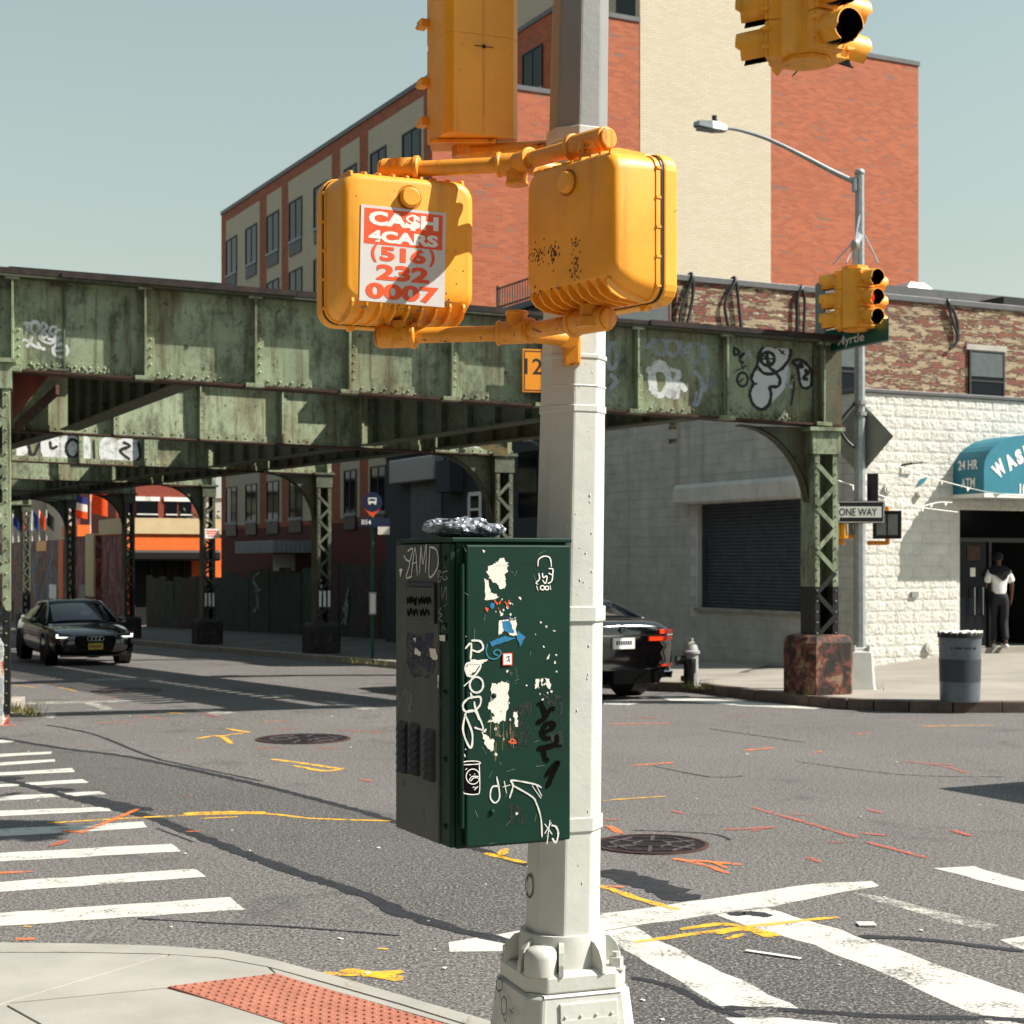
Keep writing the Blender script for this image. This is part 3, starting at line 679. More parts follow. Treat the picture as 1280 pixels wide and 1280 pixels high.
# roller shutter
sh = bx('roller_shutter', M_SHUT, shop, .20, .25, 1.6, 5.06, .97, 3.05)
m = MB()
for i in range(30):
    z = .98 + i * .069
    m.prism([(0, 0), (-.022, .018), (-.022, .045), (0, .063)], 1.62, 5.05, Matrix(((1, 0, 0, .198), (0, 0, 1, 0), (0, 1, 0, z), (0, 0, 0, 1))))
obj('slat', m, M_SHUT, sh, kind='stuff')
bx('shutter_sill', M_KERB, shop, -.07, .2, 1.5, 5.15, .90, .972, bevel=.01)
m = MB(); m.prism([(.07, 3.05), (-.30, 3.05), (-.34, 3.10), (-.34, 3.38), (-.26, 3.46), (.07, 3.46)], 1.32, 5.5, Matrix(((1, 0, 0, 0), (0, 0, 1, 0), (0, 1, 0, 0), (0, 0, 0, 1))))
obj('shutter_hood', m, M_CMU, shop, bevel=.01)
for a in (1.545, 5.065): bx('shutter_guide', M_SHUT, shop, .10, .22, a, a + .06, .97, 3.05)
# shop entrance
ent = bx('entrance', M_DARKIN, shop, DB0 + .05, 4.85, 4.0, 4.1, 0, 3.0)
m = MB(); m.box(DB0 + .004, DB0 + .05, .38, 4.1, -.2, 3.0); m.box(4.85, 4.9, .38, 4.1, -.2, 3.0); m.box(DB0 + .05, 4.85, .38, 4.0, 2.96, 3.0)
obj('interior_wall', m, M_DARKIN, ent)
m = MB(); m.box(DB0 + .05, 4.85, .12, 4.0, .10, .31); obj('threshold', m, M_WALKD, ent)
m = MB(); m.box(DB0 + .002, DB0 + .085, .12, .22, .31, DZ - .002); m.box(DB0 + .085, 4.9, .12, .22, DZ - .1, DZ - .002); m.box(DB0 + .085, 4.9, .12, .2, 2.25, 2.33); m.box(DB0 + .80, DB0 + .86, .12, .22, .31, 2.25)
obj('door_frame', m, M_BLACK, ent)
dr = bx('glass_door', M_GLASS, ent, DB0 + .09, DB0 + .795, .16, .18, .36, 2.24)
for x in (DB0 + .42, DB0 + .62):
    m = MB(); m.tube([(x, .15, .92), (x, .08, .92), (x, .08, 1.42), (x, .15, 1.42)], .014, 8); obj('handle', m, M_CHROME, dr)
m = MB(); m.box(DB0 + .38, DB0 + .50, .150, .156, 1.62, 1.78); obj('notice', m, M_PAPER, dr)
m = MB(); m.box(DB0 + .40, DB0 + .48, .1565, .158, 1.66, 1.74); obj('red_print', m, M_RED, dr)
m = MB(); m.box(DB0 + .30, DB0 + .62, .150, .156, 1.92, 2.18); obj('poster', m, M_RUST, dr)
m = MB()
for k in range(3): m.box(DB0 + 1.0 + .5 * k, DB0 + 1.4 + .5 * k, 2.0 + .4 * k, 2.1 + .4 * k, 2.90, 2.955)
obj('ceiling_lamp', m, emit('lamp_tube', (.8, .85, .8), 1.6), ent)
m = MB(); m.box(DB0 + 1.5, DB0 + 2.3, 3.2, 3.9, .31, 1.2); m.box(DB0 + 1.2, DB0 + 2.2, 3.9, 3.95, 1.6, 2.2); obj('counter', m, M_COPING, ent)
# old brick storey
UZ = 7.72
up = MB(); up.box(0, 25, 5.9, 6.2, WT - .5, UZ); up.box(.002, .3, 6.2, 11.4, WT, UZ); up.box(.3, 25, 6.2, 11.4, UZ - .5, UZ - .3)
obj('brick_storey', up, M_OLDBRICK, shop)
bx('parapet_cap', M_COPING, shop, -.06, 25, 5.84, 6.26, UZ + .002, UZ + .13, bevel=.01); bx('parapet_cap', M_COPING, shop, -.06, .36, 6.264, 11.4, UZ + .002, UZ + .13, bevel=.01)
def upwin(b0, b1, z0, z1):
    w = bx('window', M_GLASS, shop, b0, b1, 5.86, 5.899, z0, z1)
    m = MB(); t = .05
    m.box(b0 - t, b0, 5.84, 5.899, z0, z1); m.box(b1, b1 + t, 5.84, 5.899, z0, z1); m.box(b0, b1, 5.84, 5.859, (z0 + z1) / 2 - .02, (z0 + z1) / 2 + .02); m.box(b0, b1, 5.84, 5.859, z1 - .04, z1)
    obj('frame', m, M_WFRAME, w); bx('lintel', M_CONC, w, b0 - .12, b1 + .12, 5.85, 5.899, z1 + .002, z1 + .13)
    m = MB(); m.box(b0, b1, 5.850, 5.858, (z0 + z1) / 2 + .1, z1 - .06); obj('blind', m, paint('dark_blind', (.10, .125, .13), .6), w)
wl = B0(1212, 440, 5.9)[0]; wr = B0(1252, 440, 5.9)[0]; upwin(wl, wr, 5.35, 6.75); upwin(B0(1068, 440, 5.9)[0] - .95, B0(1068, 440, 5.9)[0], 5.35, 6.78)
# wall fittings
for px, py, s in ((1108, 611, .09), (1160, 809, .10), (1147, 618, .06)):
    b, z = B0(px, py); m = MB(); m.cyl((b, -.07, z), (b, 0, z), s, n=14); m.cyl((b, -.08, z), (b, -.07, z), s * .6, n=14); obj('wall_vent', m, M_CMU, shop)
b, z = B0(1142, 743); bx('outlet_box', M_ALU, shop, b - .08, b + .08, -.05, 0, z - .05, z + .05)
b, z = B0(1140, 582); m = MB(); m.tube([(b - .25, -.02, z), (b - .1, -.12, z + .03), (b + .12, -.14, z + .06)], .02); obj('cable_hook', m, M_BLACK, shop)
b, z = B0(1152, 602); m = MB(); m.prism([(b - .12, z - .08), (b - .05, z + .04), (b + .12, z + .09), (b + .03, z - .02)], .02, .03, Matrix(((1, 0, 0, 0), (0, 0, -1, 0), (0, 1, 0, 0), (0, 0, 0, 1)))); obj('cloth_scrap', m, M_TEAL, shop)
# phone number board at the corner of the brick storey
a0, z0 = A0(776, 404); a1, z1 = A0(838, 404)
sb = thing('advert_board', 'white advert board with red border at the brick storey corner', 'sign', (0, 0, 0))
Mb = frame(F(-.04, a0), -AV); wbd = abs(a0 - a1) + .1
m = MB(); m.box(-.02, wbd, 6.55, 8.1, 0, .03, Mb); obj('board', m, M_WHITE, sb)
m = MB(); m.box(wbd - .07, wbd, 6.56, 8.09, .031, .034, Mb); m.box(0, wbd - .071, 6.56, 6.62, .031, .034, Mb); obj('border', m, M_RED, sb)
text('lettering', '1307', Mb, M_RED, sb, wbd * .45, .2, .01, .033, cx=wbd * .62, cy=6.83)
# hanging cables over the parapet: each its own thing
def cable(pts, label):
    m = MB(); m.tube(smoothpts(pts, 6), .035, 7); tag(obj('cable', m, M_BLACK), label, 'cable', 'cables hanging over the brick parapet')
def W2(px, py, d=.08): p = onplane(px, py, F(0, 5.9 - d), AV); return p
for pts, lb in (([(866, 345), (861, 360), (852, 385), (848, 412)], 'black cable hanging slack next to the white advert board'),
                ([(866, 345), (866, 370), (862, 392), (857, 412)], 'black cable dropping straight beside the slack one near the advert board'),
                ([(920, 350), (910, 368), (906, 385), (912, 415)], 'bowed black cable over the middle of the parapet'),
                ([(920, 350), (923, 375), (927, 415)], 'black cable hanging straight at the middle of the parapet'),
                ([(1003, 360), (997, 372), (996, 425)], 'thin cable hanging close before the far signal cluster'),
                ([(1003, 360), (1006, 380), (1004, 428)], 'thicker cable hanging next to the far signal cluster'),
                ([(1186, 377), (1189, 395), (1197, 420), (1193, 432), (1187, 436)], 'looped black cable on brick between signals and upper window'),
                ([(1186, 377), (1196, 400), (1198, 425)], 'short black cable beside the looped one near the upper window')):
    q = [W2(*p) for p in pts]; t = q[0]; cable([t + AV * .28 + Vector((0, 0, -.12)), t + AV * .14 + Vector((0, 0, .05))] + q, lb)
# ---- awning
aw = thing('awning', 'teal arched awning over the shop entrance with white letters', 'awning')
AL = .80; FO = F(0, -AL)
b0 = B0(1230, 618, -AL)[0]; Ma = frame(F(0, 0), BV)          # local: x=b, y=z, normal towards -a
zb = 3.08
arch = [(b0, zb)] + [(b0 + 1.15 - 1.15 * math.cos(R(t)), 3.55 + .62 * math.sin(R(t))) for t in range(0, 91, 10)] + [(b0 + 3.2, 4.20)] + [(b0 + 5.2 + 1.15 * math.sin(R(t)), 3.55 + .65 * math.cos(R(t))) for t in range(0, 91, 10)] + [(b0 + 6.35, zb)]
m = MB(); n = len(arch)
m.add([Ma @ Vector((x, y, .0)) for x, y in arch] + [Ma @ Vector((x, y, AL)) for x, y in arch], [tuple(range(n, 2 * n))] + [(i, i + 1, n + i + 1, n + i) for i in range(n - 1)])
obj('awning_cover', m, M_TEAL, aw, world=True)
m = MB(); m.box(b0 - .01, b0 + 6.36, zb - .05, zb + .02, AL + .002, AL + .02, Ma); m.box(b0 - .02, b0 - .003, zb - .05, zb + .02, .0, AL, Ma); obj('valance', m, M_WHITE, aw, world=True)
Ms = frame(F(b0 - .004, 0), -AV)
text('side_lettering', '24 HR', Ms, M_WHITE, aw, .50, .17, .02, .004, cx=AL * .5, cy=3.62)
text('side_lettering', 'ATM', Ms, M_WHITE, aw, .36, .17, .02, .004, cx=AL * .5, cy=3.30)
Mf = Ma @ Matrix.Translation((0, 0, AL + .004))
for ch, px, py, ang, w, h in (('W', 1249, 586, 40, .26, .27), ('A', 1263, 577, 33, .20, .27), ('S', 1274, 571, 26, .15, .26), ('H', 1286, 565, 20, .21, .28), ('I', 1295, 561, 15, .08, .28), ('N', 1305, 558, 10, .20, .28), ('G', 1318, 556, 6, .20, .28)):
    u = uv_of(Mf, px, py); text('lettering', ch, Mf @ Matrix.Translation((u[0], u[1], 0)) @ Matrix.Rotation(R(ang), 4, 'Z'), M_WHITE, aw, w * 1.08, h * 1.05, .07, .003)
u = uv_of(Mf, 1279, 612); text('lettering', '10', Mf, M_WHITE, aw, .17, .22, .02, .003, cx=u[0], cy=u[1])
# bunting strings
bt = thing('bunting', 'white bunting string with small pennants by the awning', 'bunting', F(0, -1))
for pts in ([(1046, 600, 22.2), (1084, 613, 23.5), (1140, 632, 26), (1197, 640, 28.5)], [(1110, 578, 23), (1160, 596, 26), (1200, 607, 28), (1240, 616, 28.2), (1290, 622, 28)], [(1150, 634, 27.5), (1172, 628, 28), (1190, 628, 28.4)]):
    q = smoothpts([P(*p) for p in pts], 5); m = MB(); m.tube(q, .008, 5); obj('string', m, M_WHITE, bt, world=True)
    for k in range(3, len(q) - 1, 4):
        d = (q[k] - q[k - 1]).normalized(); m = MB(); s = .05
        m.add([q[k], q[k] + d * .15, q[k] + d * .06 + Vector((0, .02, -.07))], [(0, 1, 2)]); obj('pennant', m, M_WHITE, bt, world=True)

# ---- grey building behind
gb = bld('grey_building', 'low grey building with dark parapet behind the brick storey')
bx('wall', M_WFRAMEL, gb, 9.8, 40, 12.5, 20, 0, 9.2); bx('parapet', M_COPING, gb, 9.7, 40, 12.4, 12.9, 9.2, 9.45)
m = MB(); bb, zz = B0(1162, 352, 12.6); m.loft([[(bb - .6, 12.9, 9.45), (bb + .6, 12.9, 9.45), (bb + .6, 13.9, 9.45), (bb - .6, 13.9, 9.45)], [(bb - .25, 13.1, 9.75), (bb + .25, 13.1, 9.75), (bb + .25, 13.7, 9.75), (bb - .25, 13.7, 9.75)]]); obj('skylight', m, M_GALV, gb)
bb, zz = B0(1270, 376, 8); bx('rooftop_unit', M_BLACK, gb, bb - .4, bb + 1.2, 8.0, 9.2, 7.2, 8.5)
bb, zz = B0(1172, 370, 12.3); m = MB(); m.tube([(bb + .3 * math.cos(R(t)), 12.3, 8.45 + .35 * math.sin(R(t))) for t in range(0, 181, 20)], .07); obj('vent_pipe', m, M_WHITE, gb)

# ---- tall brick apartment block
ap = bld('apartment_building', 'tall red and cream brick apartment block rising over the tracks')
FB, FA = 1.5, 21.8
m = MB(); m.box(FB, 20.0, FA, 43.5, 3.25, 16.35); m.box(5.74, 8.7, FA + .002, 42, 16.35, 19.05); m.box(13.74, 19.998, FA + .002, 42, 16.35, 19.2)
obj('brick_wall', m, M_RBRICK, ap)
bx('base_wall', M_BASEBRICK, ap, FB - .01, 19.99, FA + .01, 43.49, -2, 3.249)
tw = bx('stair_tower', M_TBRICK, ap, 8.7, 13.74, FA - .015, 34, 3.25, 25)
m = MB(); t = .12
m.box(FB - .04, 5.74, FA - .04, FA + .26, 16.352, 16.5); m.box(FB - .04, FB + .26, FA + .26, 43.5, 16.352, 16.5); m.box(5.70, 8.7, FA - .04, FA + .26, 19.052, 19.2); m.box(5.7, 6.0, FA + .26, 42, 19.052, 19.2); m.box(13.74, 20.04, FA - .04, FA + .26, 19.202, 19.35)
obj('roof_coping', m, M_COPING, ap)
def aw_(px): return A0(px, 400, FB)[0]
for x0, x1 in ((283, 325), (334, 352.5), (361, 415), (426, 450), (461, 530)):
    a1, a0 = aw_(x0), aw_(x1); bx('cream_panel', M_TBRICK, ap, FB - .018, FB, a0, a1, 3.4, 15.95)
def apwin(a0, a1, z0, z1, b=FB):
    w = bx('window', M_GLASS, ap, b - .03, b - .02, a0, a1, z0, z1)
    m = MB(); t = .05
    m.box(b - .06, b - .02, a0 - t, a0, z0, z1); m.box(b - .06, b - .02, a1, a1 + t, z0, z1); m.box(b - .06, b - .02, a0 - t, a1 + t, z1, z1 + t); m.box(b - .05, b - .031, (a0 + a1) / 2 - .02, (a0 + a1) / 2 + .02, z0, z1)
    obj('frame', m, M_WFRAME, w); bx('sill', M_WFRAMEL, w, b - .09, b - .02, a0 - .06, a1 + .06, z0 - .10, z0 - .001)
    m = MB(); m.box(b - .06, b - .02, a0, a1, z0 - .55, z0 - .101); obj('vent_grille', m, M_WFRAME, w)
for x0, x1 in ((284, 296.5), (308.5, 321.5), (335, 349), (363, 378), (394, 411), (432, 446), (465, 483), (505, 526)):
    for zt in (15.1, 12.55, 10.0, 7.45, 4.95): apwin(aw_(x1), aw_(x0), zt - 1.4, zt)
# windows on the setback storey and the tower side
a0, z0 = A0(678, 84, 5.74); a1, z1 = A0(655, 100, 5.74)
apwin(min(a0, a1), max(a0, a1), 16.9, 18.2, 5.74)
w = bx('window', M_GLASS, tw, 8.66, 8.68, A0(794, 10, 8.7)[0], A0(771, 10, 8.7)[0], 19.3, 20.6)
# canopy
cn = thing('canopy', 'striped metal canopy over the apartment block entrance', 'canopy', OV, TH)
a0, a1 = A0(342, 690)[0], A0(294, 690)[0]
m = MB(); m.box(0, FB - .02, a0, a1, 2.25, 2.68); cm = obj('canopy_box', m, M_GALV, cn)
m = MB()
for k in range(14): m.box(-.02, -.001, a0 + (a1 - a0) * k / 14 + .05, a0 + (a1 - a0) * (k + .6) / 14 + .05, 2.27, 2.66)
for k in range(8): m.box(.08 + k * .17, .16 + k * .17, a0 - .02, a0 - .001, 2.27, 2.66)
obj('rib', m, M_WFRAMEL, cm, kind='stuff'); bx('canopy_flap', M_WHITE, cn, .4, 1.2, a0 + 1.2, a0 + 1.25, 1.6, 2.2)

# ---- charcoal building
db = bld('charcoal_building', 'charcoal painted two storey building with closed roller shutter')
bx('wall', M_CHAR, db, 0, 14, 11.42, 21.78, -1, 8.1); m = MB(); m.box(-.06, 14, 11.42, 21.78, 4.95, 5.1); m.box(-.08, 14, 11.42, 21.78, 8.1, 8.25); obj('cornice', m, M_COPING, db)
a1, z1 = A0(515, 600); a0, _ = A0(553, 600); s_ = bx('roller_shutter', M_SHUT, db, -.03, 0, a0, a1, .2, z1)
m = MB(); zz = .25
while zz < z1: m.box(-.045, -.031, a0, a1, zz, zz + .05); zz += .09
obj('slat', m, M_SHUT, s_, kind='stuff')
a1, z1 = A0(500, 583); a0, z0 = A0(556, 602); bx('shutter_hood', M_GALV, db, -.35, 0, a0, a1, z0 + .05, z1 + .15, bevel=.04)
a1, z1 = A0(553, 578); a0, z0 = A0(580, 615); bx('box_sign', M_CHAR, db, -.42, -.01, a0, a0 + .9, z0, z1, bevel=.02); 
a1, z1 = A0(588, 618); a0, z0 = A0(602, 656); w = bx('window', M_GLASS, db, -.02, 0, a0, a1, z0, z1)
m = MB(); m.box(-.06, -.021, a0 - .05, a0 + .05, z0, z1); m.box(-.06, -.021, a1 - .05, a1 + .05, z0, z1); m.box(-.06, -.021, a0, a1, z0 - .05, z0 + .05); m.box(-.06, -.021, a0, a1, z1 - .05, z1 + .05); m.box(-.06, -.021, a0, a1, (z0 + z1) / 2 - .03, (z0 + z1) / 2 + .03); obj('frame', m, M_WHITE, w)
for px in (660, 688): a0, _ = A0(px, 600); bx('window', M_GLASS, db, -.02, 0, a0 - .5, a0 + .5, 3.0, 4.6)
# roof railing
rl = thing('roof_railing', 'thin black railing on the roof of the charcoal building', 'railing', OV, TH)
bq = 1.2; a0, a1 = A0(690, 350, bq)[0], A0(622, 350, bq)[0]
for z in (9.25, 8.75, 8.3): m = MB(); m.box(bq - .02, bq + .02, a0, a1, z, z + .035); obj('rail', m, M_BLACK, rl)
m = MB()
for k in range(22): a = a0 + (a1 - a0) * k / 21; m.box(bq - .012, bq + .012, a - .012, a + .012, 8.25, 9.25)
m.box(bq - .03, bq + .03, a1 - .03, a1 + .03, 8.1, 9.35); obj('baluster', m, M_BLACK, rl, kind='stuff')
# floodlight arm
fl = thing('floodlight', 'white floodlight on an arm under the tracks', 'lamp', F(0, 13))
p0, p1, p2 = P(690, 566, 39), P(660, 549, 38), P(638, 541, 37.5)
m = MB(); m.tube([P(702, 570, 39.3), p0, p1], .035); obj('arm', m, M_GALV, fl, world=True)
m = MB(); d = (p2 - p1); M = frame(p1, d, v=(0, 0, 1)); m.box(0, d.length, -.06, .1, -.12, .12, M); obj('lamp_head', m, M_WHITE, fl, world=True, bevel=.02)

# ---- plywood hoarding along the pavement
hd = thing('hoarding', 'dark plywood hoarding panels along the pavement under the tracks', 'fence', OV, TH)
M_PLY = paint('weathered_plywood', (.07, .07, .055), .85, 0, .4, 2.5, .2, 30, spots=((.25, .25, .22), .08, 5)); M_PLY2 = paint('green_plywood', (.06, .09, .06), .85, 0, .35, 3, .2, 30); M_PLY3 = paint('brown_plywood', (.10, .055, .04), .85, 0, .35, 3, .2, 30, spots=((.45, .42, .38), .08, 7))
a = 22.5
while a < 52:
    zb_ = -.0215 * (a + 5); b_ = .6 + rnd.uniform(-.02, .02); h = 2.3 + rnd.uniform(-.1, .25)
    bx('panel', rnd.choice([M_PLY, M_PLY2, M_PLY, M_PLY3]), hd, b_, b_ + .02, a, a + 1.19, zb_, zb_ + h); a += 1.2
for k in range(2):
    a = 27 + k * 9.3; Mh = frame(F(.57, a, 0), -AV)
    l = [[(rnd.uniform(0, 1), rnd.uniform(-.2, 1.6)) for _ in range(5)] for _ in range(2)]
    strokes('graffiti_tag', l, .06, Mh, M_GRAFB, hd, seed=k)
mb = MB(); Mh = frame(F(.57, 29.5, 0), -AV)
for k in range(9): u, v = rnd.uniform(0, 1), rnd.uniform(.3, 1.4); mb.box(u, u + .25, v, v + .3, .0005 * k, .001 + .0005 * k, Mh)
obj('torn_poster', mb, M_PAPER, hd, world=True)

# ---- orange low shop, red row house, mural walls far along the avenue
M_ORW = paint('orange_painted_wall', (.80, .23, .04), .7, 0, .08, 2); M_CREAM = paint('cream_fascia', (.66, .55, .36), .75, 0, .06, 2); M_PALEW = paint('pale_rendered_wall', (.55, .50, .42), .85, 0, .08, .8)
def murals(name, cols, sc):
    m, nt, b = nodes(name); t = NT(nt); v = t.coord((1, 1, .45)); n = t.noise(sc, v, 3, .6, 1.5)
    st = [(i / len(cols), c) for i, c in enumerate(cols)]; c = t.ramp(n, [(.3 + .4 * p, q) for p, q in st]); t.link(c, b.inputs['Base Color']); b.inputs['Roughness'].default_value = .8; return m
M_MUR = murals('mural_paint', [(.05, .04, .06), (.10, .16, .26), (.32, .30, .34), (.05, .05, .08), (.45, .22, .04), (.10, .10, .2)], .9)
M_MUR2 = murals('red_mural_paint', [(.12, .02, .02), (.30, .06, .05), (.08, .05, .08), (.45, .20, .18), (.15, .03, .03)], .9)
os_ = bld('orange_shop', 'low bright orange shop with a cream fascia', 'shop')
bx('wall', M_ORW, os_, .2, 12, 55, 60, -2, 3.3); bx('fascia', M_CREAM, os_, .1, 12.1, 54.9, 60.1, 3.3, 4.05)
bx('shop_hood', M_BLACK, os_, .1, 4.5, 53.6, 54.88, 2.0, 2.5, bevel=.1); bx('shop_front', M_DARKIN, os_, .6, 3.4, 54.85, 54.98, -1.3, 2.0); bx('shop_front', M_MUR2, os_, 3.7, 8, 54.9, 54.98, -1.3, .8)
m = MB()
for k in range(4): m.box(.6 + k * .8, .66 + k * .8, 54.78, 54.84, -1.3, 2.0)
obj('mullion', m, M_RUST, os_)
rh = bld('row_house', 'red brick row house with white trimmed windows beyond the orange shop', 'house')
bx('wall', M_ROWBRICK, rh, 4.2, 9.6, 74, 84, -2, 6.9); bx('cornice', M_WHITE, rh, 4.1, 7.4, 73.8, 74.2, 6.9, 7.2); bx('roof_edge', M_COPING, rh, 7.402, 9.7, 73.8, 74.2, 6.9, 7.05)
for px in (158, 178, 190, 214, 232):
    b_, z_ = B0(px, 640, 74); w = bx('window', M_GLASS, rh, b_ - .35, b_ + .35, 73.93, 73.99, 4.0, 5.6)
    bx('lintel', M_WHITE, w, b_ - .45, b_ + .45, 73.9, 73.985, 5.602, 5.85); bx('sill', M_WHITE, w, b_ - .45, b_ + .45, 73.9, 73.985, 3.8, 3.998); bx('meeting_rail', M_WHITE, w, b_ - .35, b_ + .35, 73.9, 73.928, 4.77, 4.84)
m = MB()
for z in (2.9, 3.4, 3.85): m.box(4.4, 8, 73.0, 73.05, z, z + .05)
for k in range(18): m.box(4.4 + k * .2, 4.43 + k * .2, 73.0, 73.04, 2.9, 3.85)
m.box(4.4, 8, 73.0, 73.9, 2.8, 2.88); obj('fire_escape', m, M_BASEBRICK, rh)
mw = bld('mural_wall', 'long street wall covered in dark colourful graffiti murals', 'wall')
bx('wall', M_MUR, mw, 0, .4, 68.1, 112, -2.6, 3.2); bx('wall_panel', M_MUR2, mw, -.02, .4, 60.2, 68, -2.6, 3.3); bx('pillar', M_CREAM, mw, -.1, .3, 60.4, 62.3, .2, 3.4); bx('door', M_BLACK, mw, -.06, -.021, 62.5, 64, -2, .8); bx('poster', M_WHITE, mw, -.06, -.021, 70, 72, -.1, .7); bx('doorway', M_BLACK, mw, -.05, -.002, 84, 100, -2.6, -.5)
bx('wall_cap', M_ORW, mw, -.15, .5, 64, 68, 3.302, 3.9); bx('wall_stripe', M_SIGNY, mw, -.03, -.002, 73, 76, 2.6, 3.18); bx('wall_stripe', M_ORW, mw, -.03, -.002, 68.3, 69.6, -.5, 3.18)
bx('side_mural', M_MUR2, os_, .19, .199, 55, 60, -2, 3.25)
pw = bld('pale_building', 'plain pale rendered building far down the avenue'); bx('wall', M_PALEW, pw, 1.5, 22, 112, 125, -3, 7.4); bx('parapet', M_PALEW, pw, 1.4, 22.1, 111.8, 112.1, 7.4, 7.7)
bx('upper_wall', M_ROWBRICK, pw, 7.9, 10.2, 104, 111.7, -3, 9.5); bx('end_wall', M_PALEW, pw, 7.3, 7.9, 104, 111.7, -3, 9.5)
for b_ in (8.2, 9.2): bx('window', M_GLASS, pw, b_, b_ + .6, 103.95, 103.99, 5.4, 7.6)
oa = bld('orange_awning', 'slanted orange shade cloth at the end of the mural wall', 'awning')
m = MB(); m.add([(-2.6, 96, 1.3), (.0, 96, 2.2), (.0, 104, 2.2), (-2.6, 104, 1.3), (-2.6, 96, -.6), (-2.6, 104, -.6)], [(0, 1, 2, 3), (4, 0, 3, 5)]); obj('cloth', m, M_ORW, oa)
M_FO = paint('orange_flag', (.80, .14, .01), .8); M_FB = paint('blue_flag', (.03, .06, .25), .8)
def flag(px, py, y, w, h, cols, label, tilt=.2):
    base = P(px, py, y); t = thing('flag', label, 'flag', base, 0, 'flags above the mural wall')
    m = MB(); m.cyl((0, 0, -1.0), (0, 0, h), .03, n=6); obj('pole', m, M_WHITE, t)
    n = len(cols)
    for k, c in enumerate(cols):
        m = MB(); z0, z1 = h - h * .6 * (k + 1) / n, h - h * .6 * k / n; vs = []
        for i in range(6): u = i / 5; vs += [(w * u, .08 * math.sin(u * 7), z0 - tilt * u), (w * u, .08 * math.sin(u * 7), z1 - tilt * u)]
        m.add(vs, [(2 * i, 2 * i + 2, 2 * i + 3, 2 * i + 1) for i in range(5)]); obj('flag_stripe', m, c, t, smooth=True)
flag(88, 662, 88, .9, 1.9, [M_FB, M_WHITE, M_FO], 'blue white and orange striped flag above the mural wall')
flag(113, 660, 87, .9, 2.0, [M_FO], 'large plain orange flag above the mural wall')
for px, c, lb in ((16, M_FB, 'small dark blue flag at the far end of the mural wall'), (23, M_FO, 'small orange flag beside the dark blue one'), (33, M_WHITE, 'small white flag third along the wall'), (40, M_FB, 'small blue flag fourth along the wall'), (49, M_RED, 'small red flag fifth along the wall'), (58, M_BLACK, 'small black flag near the curved bracket')):
    flag(px, 668, 108, .5, 1.6, [c], lb, .5)
# small tree behind the orange shop
tr = thing('tree', 'small dark tree behind the orange shop', 'tree', F(7.2, 66, -1.4))
m = MB(); m.tube([(0, 0, 0), (.05, 0, 2.5), (.2, .1, 4.2)], [.16, .12, .06], 8); m.tube([(.05, 0, 2.4), (-.6, .1, 3.8)], [.07, .03], 6); obj('trunk', m, M_TIE, tr)
m = MB()
for k in range(1400):
    v = Vector((rnd.gauss(0, .75), rnd.gauss(0, .75), 4.3 + rnd.gauss(0, .75))); d = Vector((rnd.uniform(-1, 1), rnd.uniform(-1, 1), rnd.uniform(-1, 1))).normalized() * .11; e = d.orthogonal() * .6
    m.add([v - d, v + e, v + d, v - e], [(0, 1, 2, 3)])
obj('crown', m, paint('leaf_green', (.04, .08, .02), .7, 0, .3, 2), tr)
# ================================================================= ELEVATED RAILWAY
el = thing('elevated_railway', 'green riveted steel elevated railway structure crossing over the avenue', 'railway bridge')
PR = Vector((4.28, 21.86, 0)); U = Vector((.970, .2425, 0)); NV_ = Vector((.2425, -.970, 0))
SL = .042; DG = 1.13; M_RUSTD = paint('dark_rusted_plate', (.07, .05, .042), .85, 0, .5, 7, .5, 40)
def gzb(s): return 3.67 + SL * s              # s: metres to the left of the right end
def GP(s, d, h): p = PR - U * s + NV_ * d; return Vector((p.x, p.y, gzb(s) + h))
def gs_of(px, py=470): p = onplane(px, py, PR, NV_); return (PR - p).dot(U)
def gbox(mb, s0, s1, d0, d1, h0, h1):
    vs = [GP(s, d, h) for h in (h0, h1) for d in (d0, d1) for s in (s0, s1)]
    mb.add(vs, [(0, 2, 3, 1), (4, 5, 7, 6), (0, 1, 5, 4), (2, 6, 7, 3), (0, 4, 6, 2), (1, 3, 7, 5)])
m = MB(); LS = 13.5
for i in range(14): gbox(m, LS * i / 14, LS * (i + 1) / 14, -.03, .0, .03, DG - .03)
web = obj('cross_girder', m, M_STEEL, el)
m = MB(); gbox(m, -.1, LS, -.19, .14, 0, .028); gbox(m, -.1, LS, .0, .012, .03, .135); obj('bottom_flange', m, M_RUST, web)
m = MB(); gbox(m, -.05, LS, .0005, .0125, .029, .15); obj('flange_angle', m, M_STEEL, web)
m = MB(); gbox(m, -.1, LS, -.19, .195, DG - .028, DG); obj('top_flange', m, M_STEEL_D, web); m = MB()
s = -.15
while s < LS: e = s + rnd.uniform(1.5, 3.2); gbox(m, s, e - .01, -.22, .215 + rnd.uniform(-.02, .02), DG + .002, DG + .055 + rnd.uniform(0, .02)); s = e
obj('cover_plate', m, M_RUSTD, web)
m = MB(); gbox(m, -.05, LS, .0005, .0125, DG - .13, DG - .029); obj('flange_angle', m, M_STEEL, web)
STP = [16, 181, 318, 435, 562, 676, 793, 904, 1024]
SS = [gs_of(p) for p in STP]
riv = MB()
def rivet(p, n, r=.019):
    n = n.normalized(); u = n.orthogonal().normalized(); w = n.cross(u)
    a = [p + (u * math.cos(k * 1.047) + w * math.sin(k * 1.047)) * r for k in range(6)]; b = [p + n * r * .75 + (u * math.cos(k * 1.047) + w * math.sin(k * 1.047)) * r * .6 for k in range(6)]
    riv.add(a + b, [(k, (k + 1) % 6, 6 + (k + 1) % 6, 6 + k) for k in range(6)] + [(6, 7, 8, 9, 10, 11)])
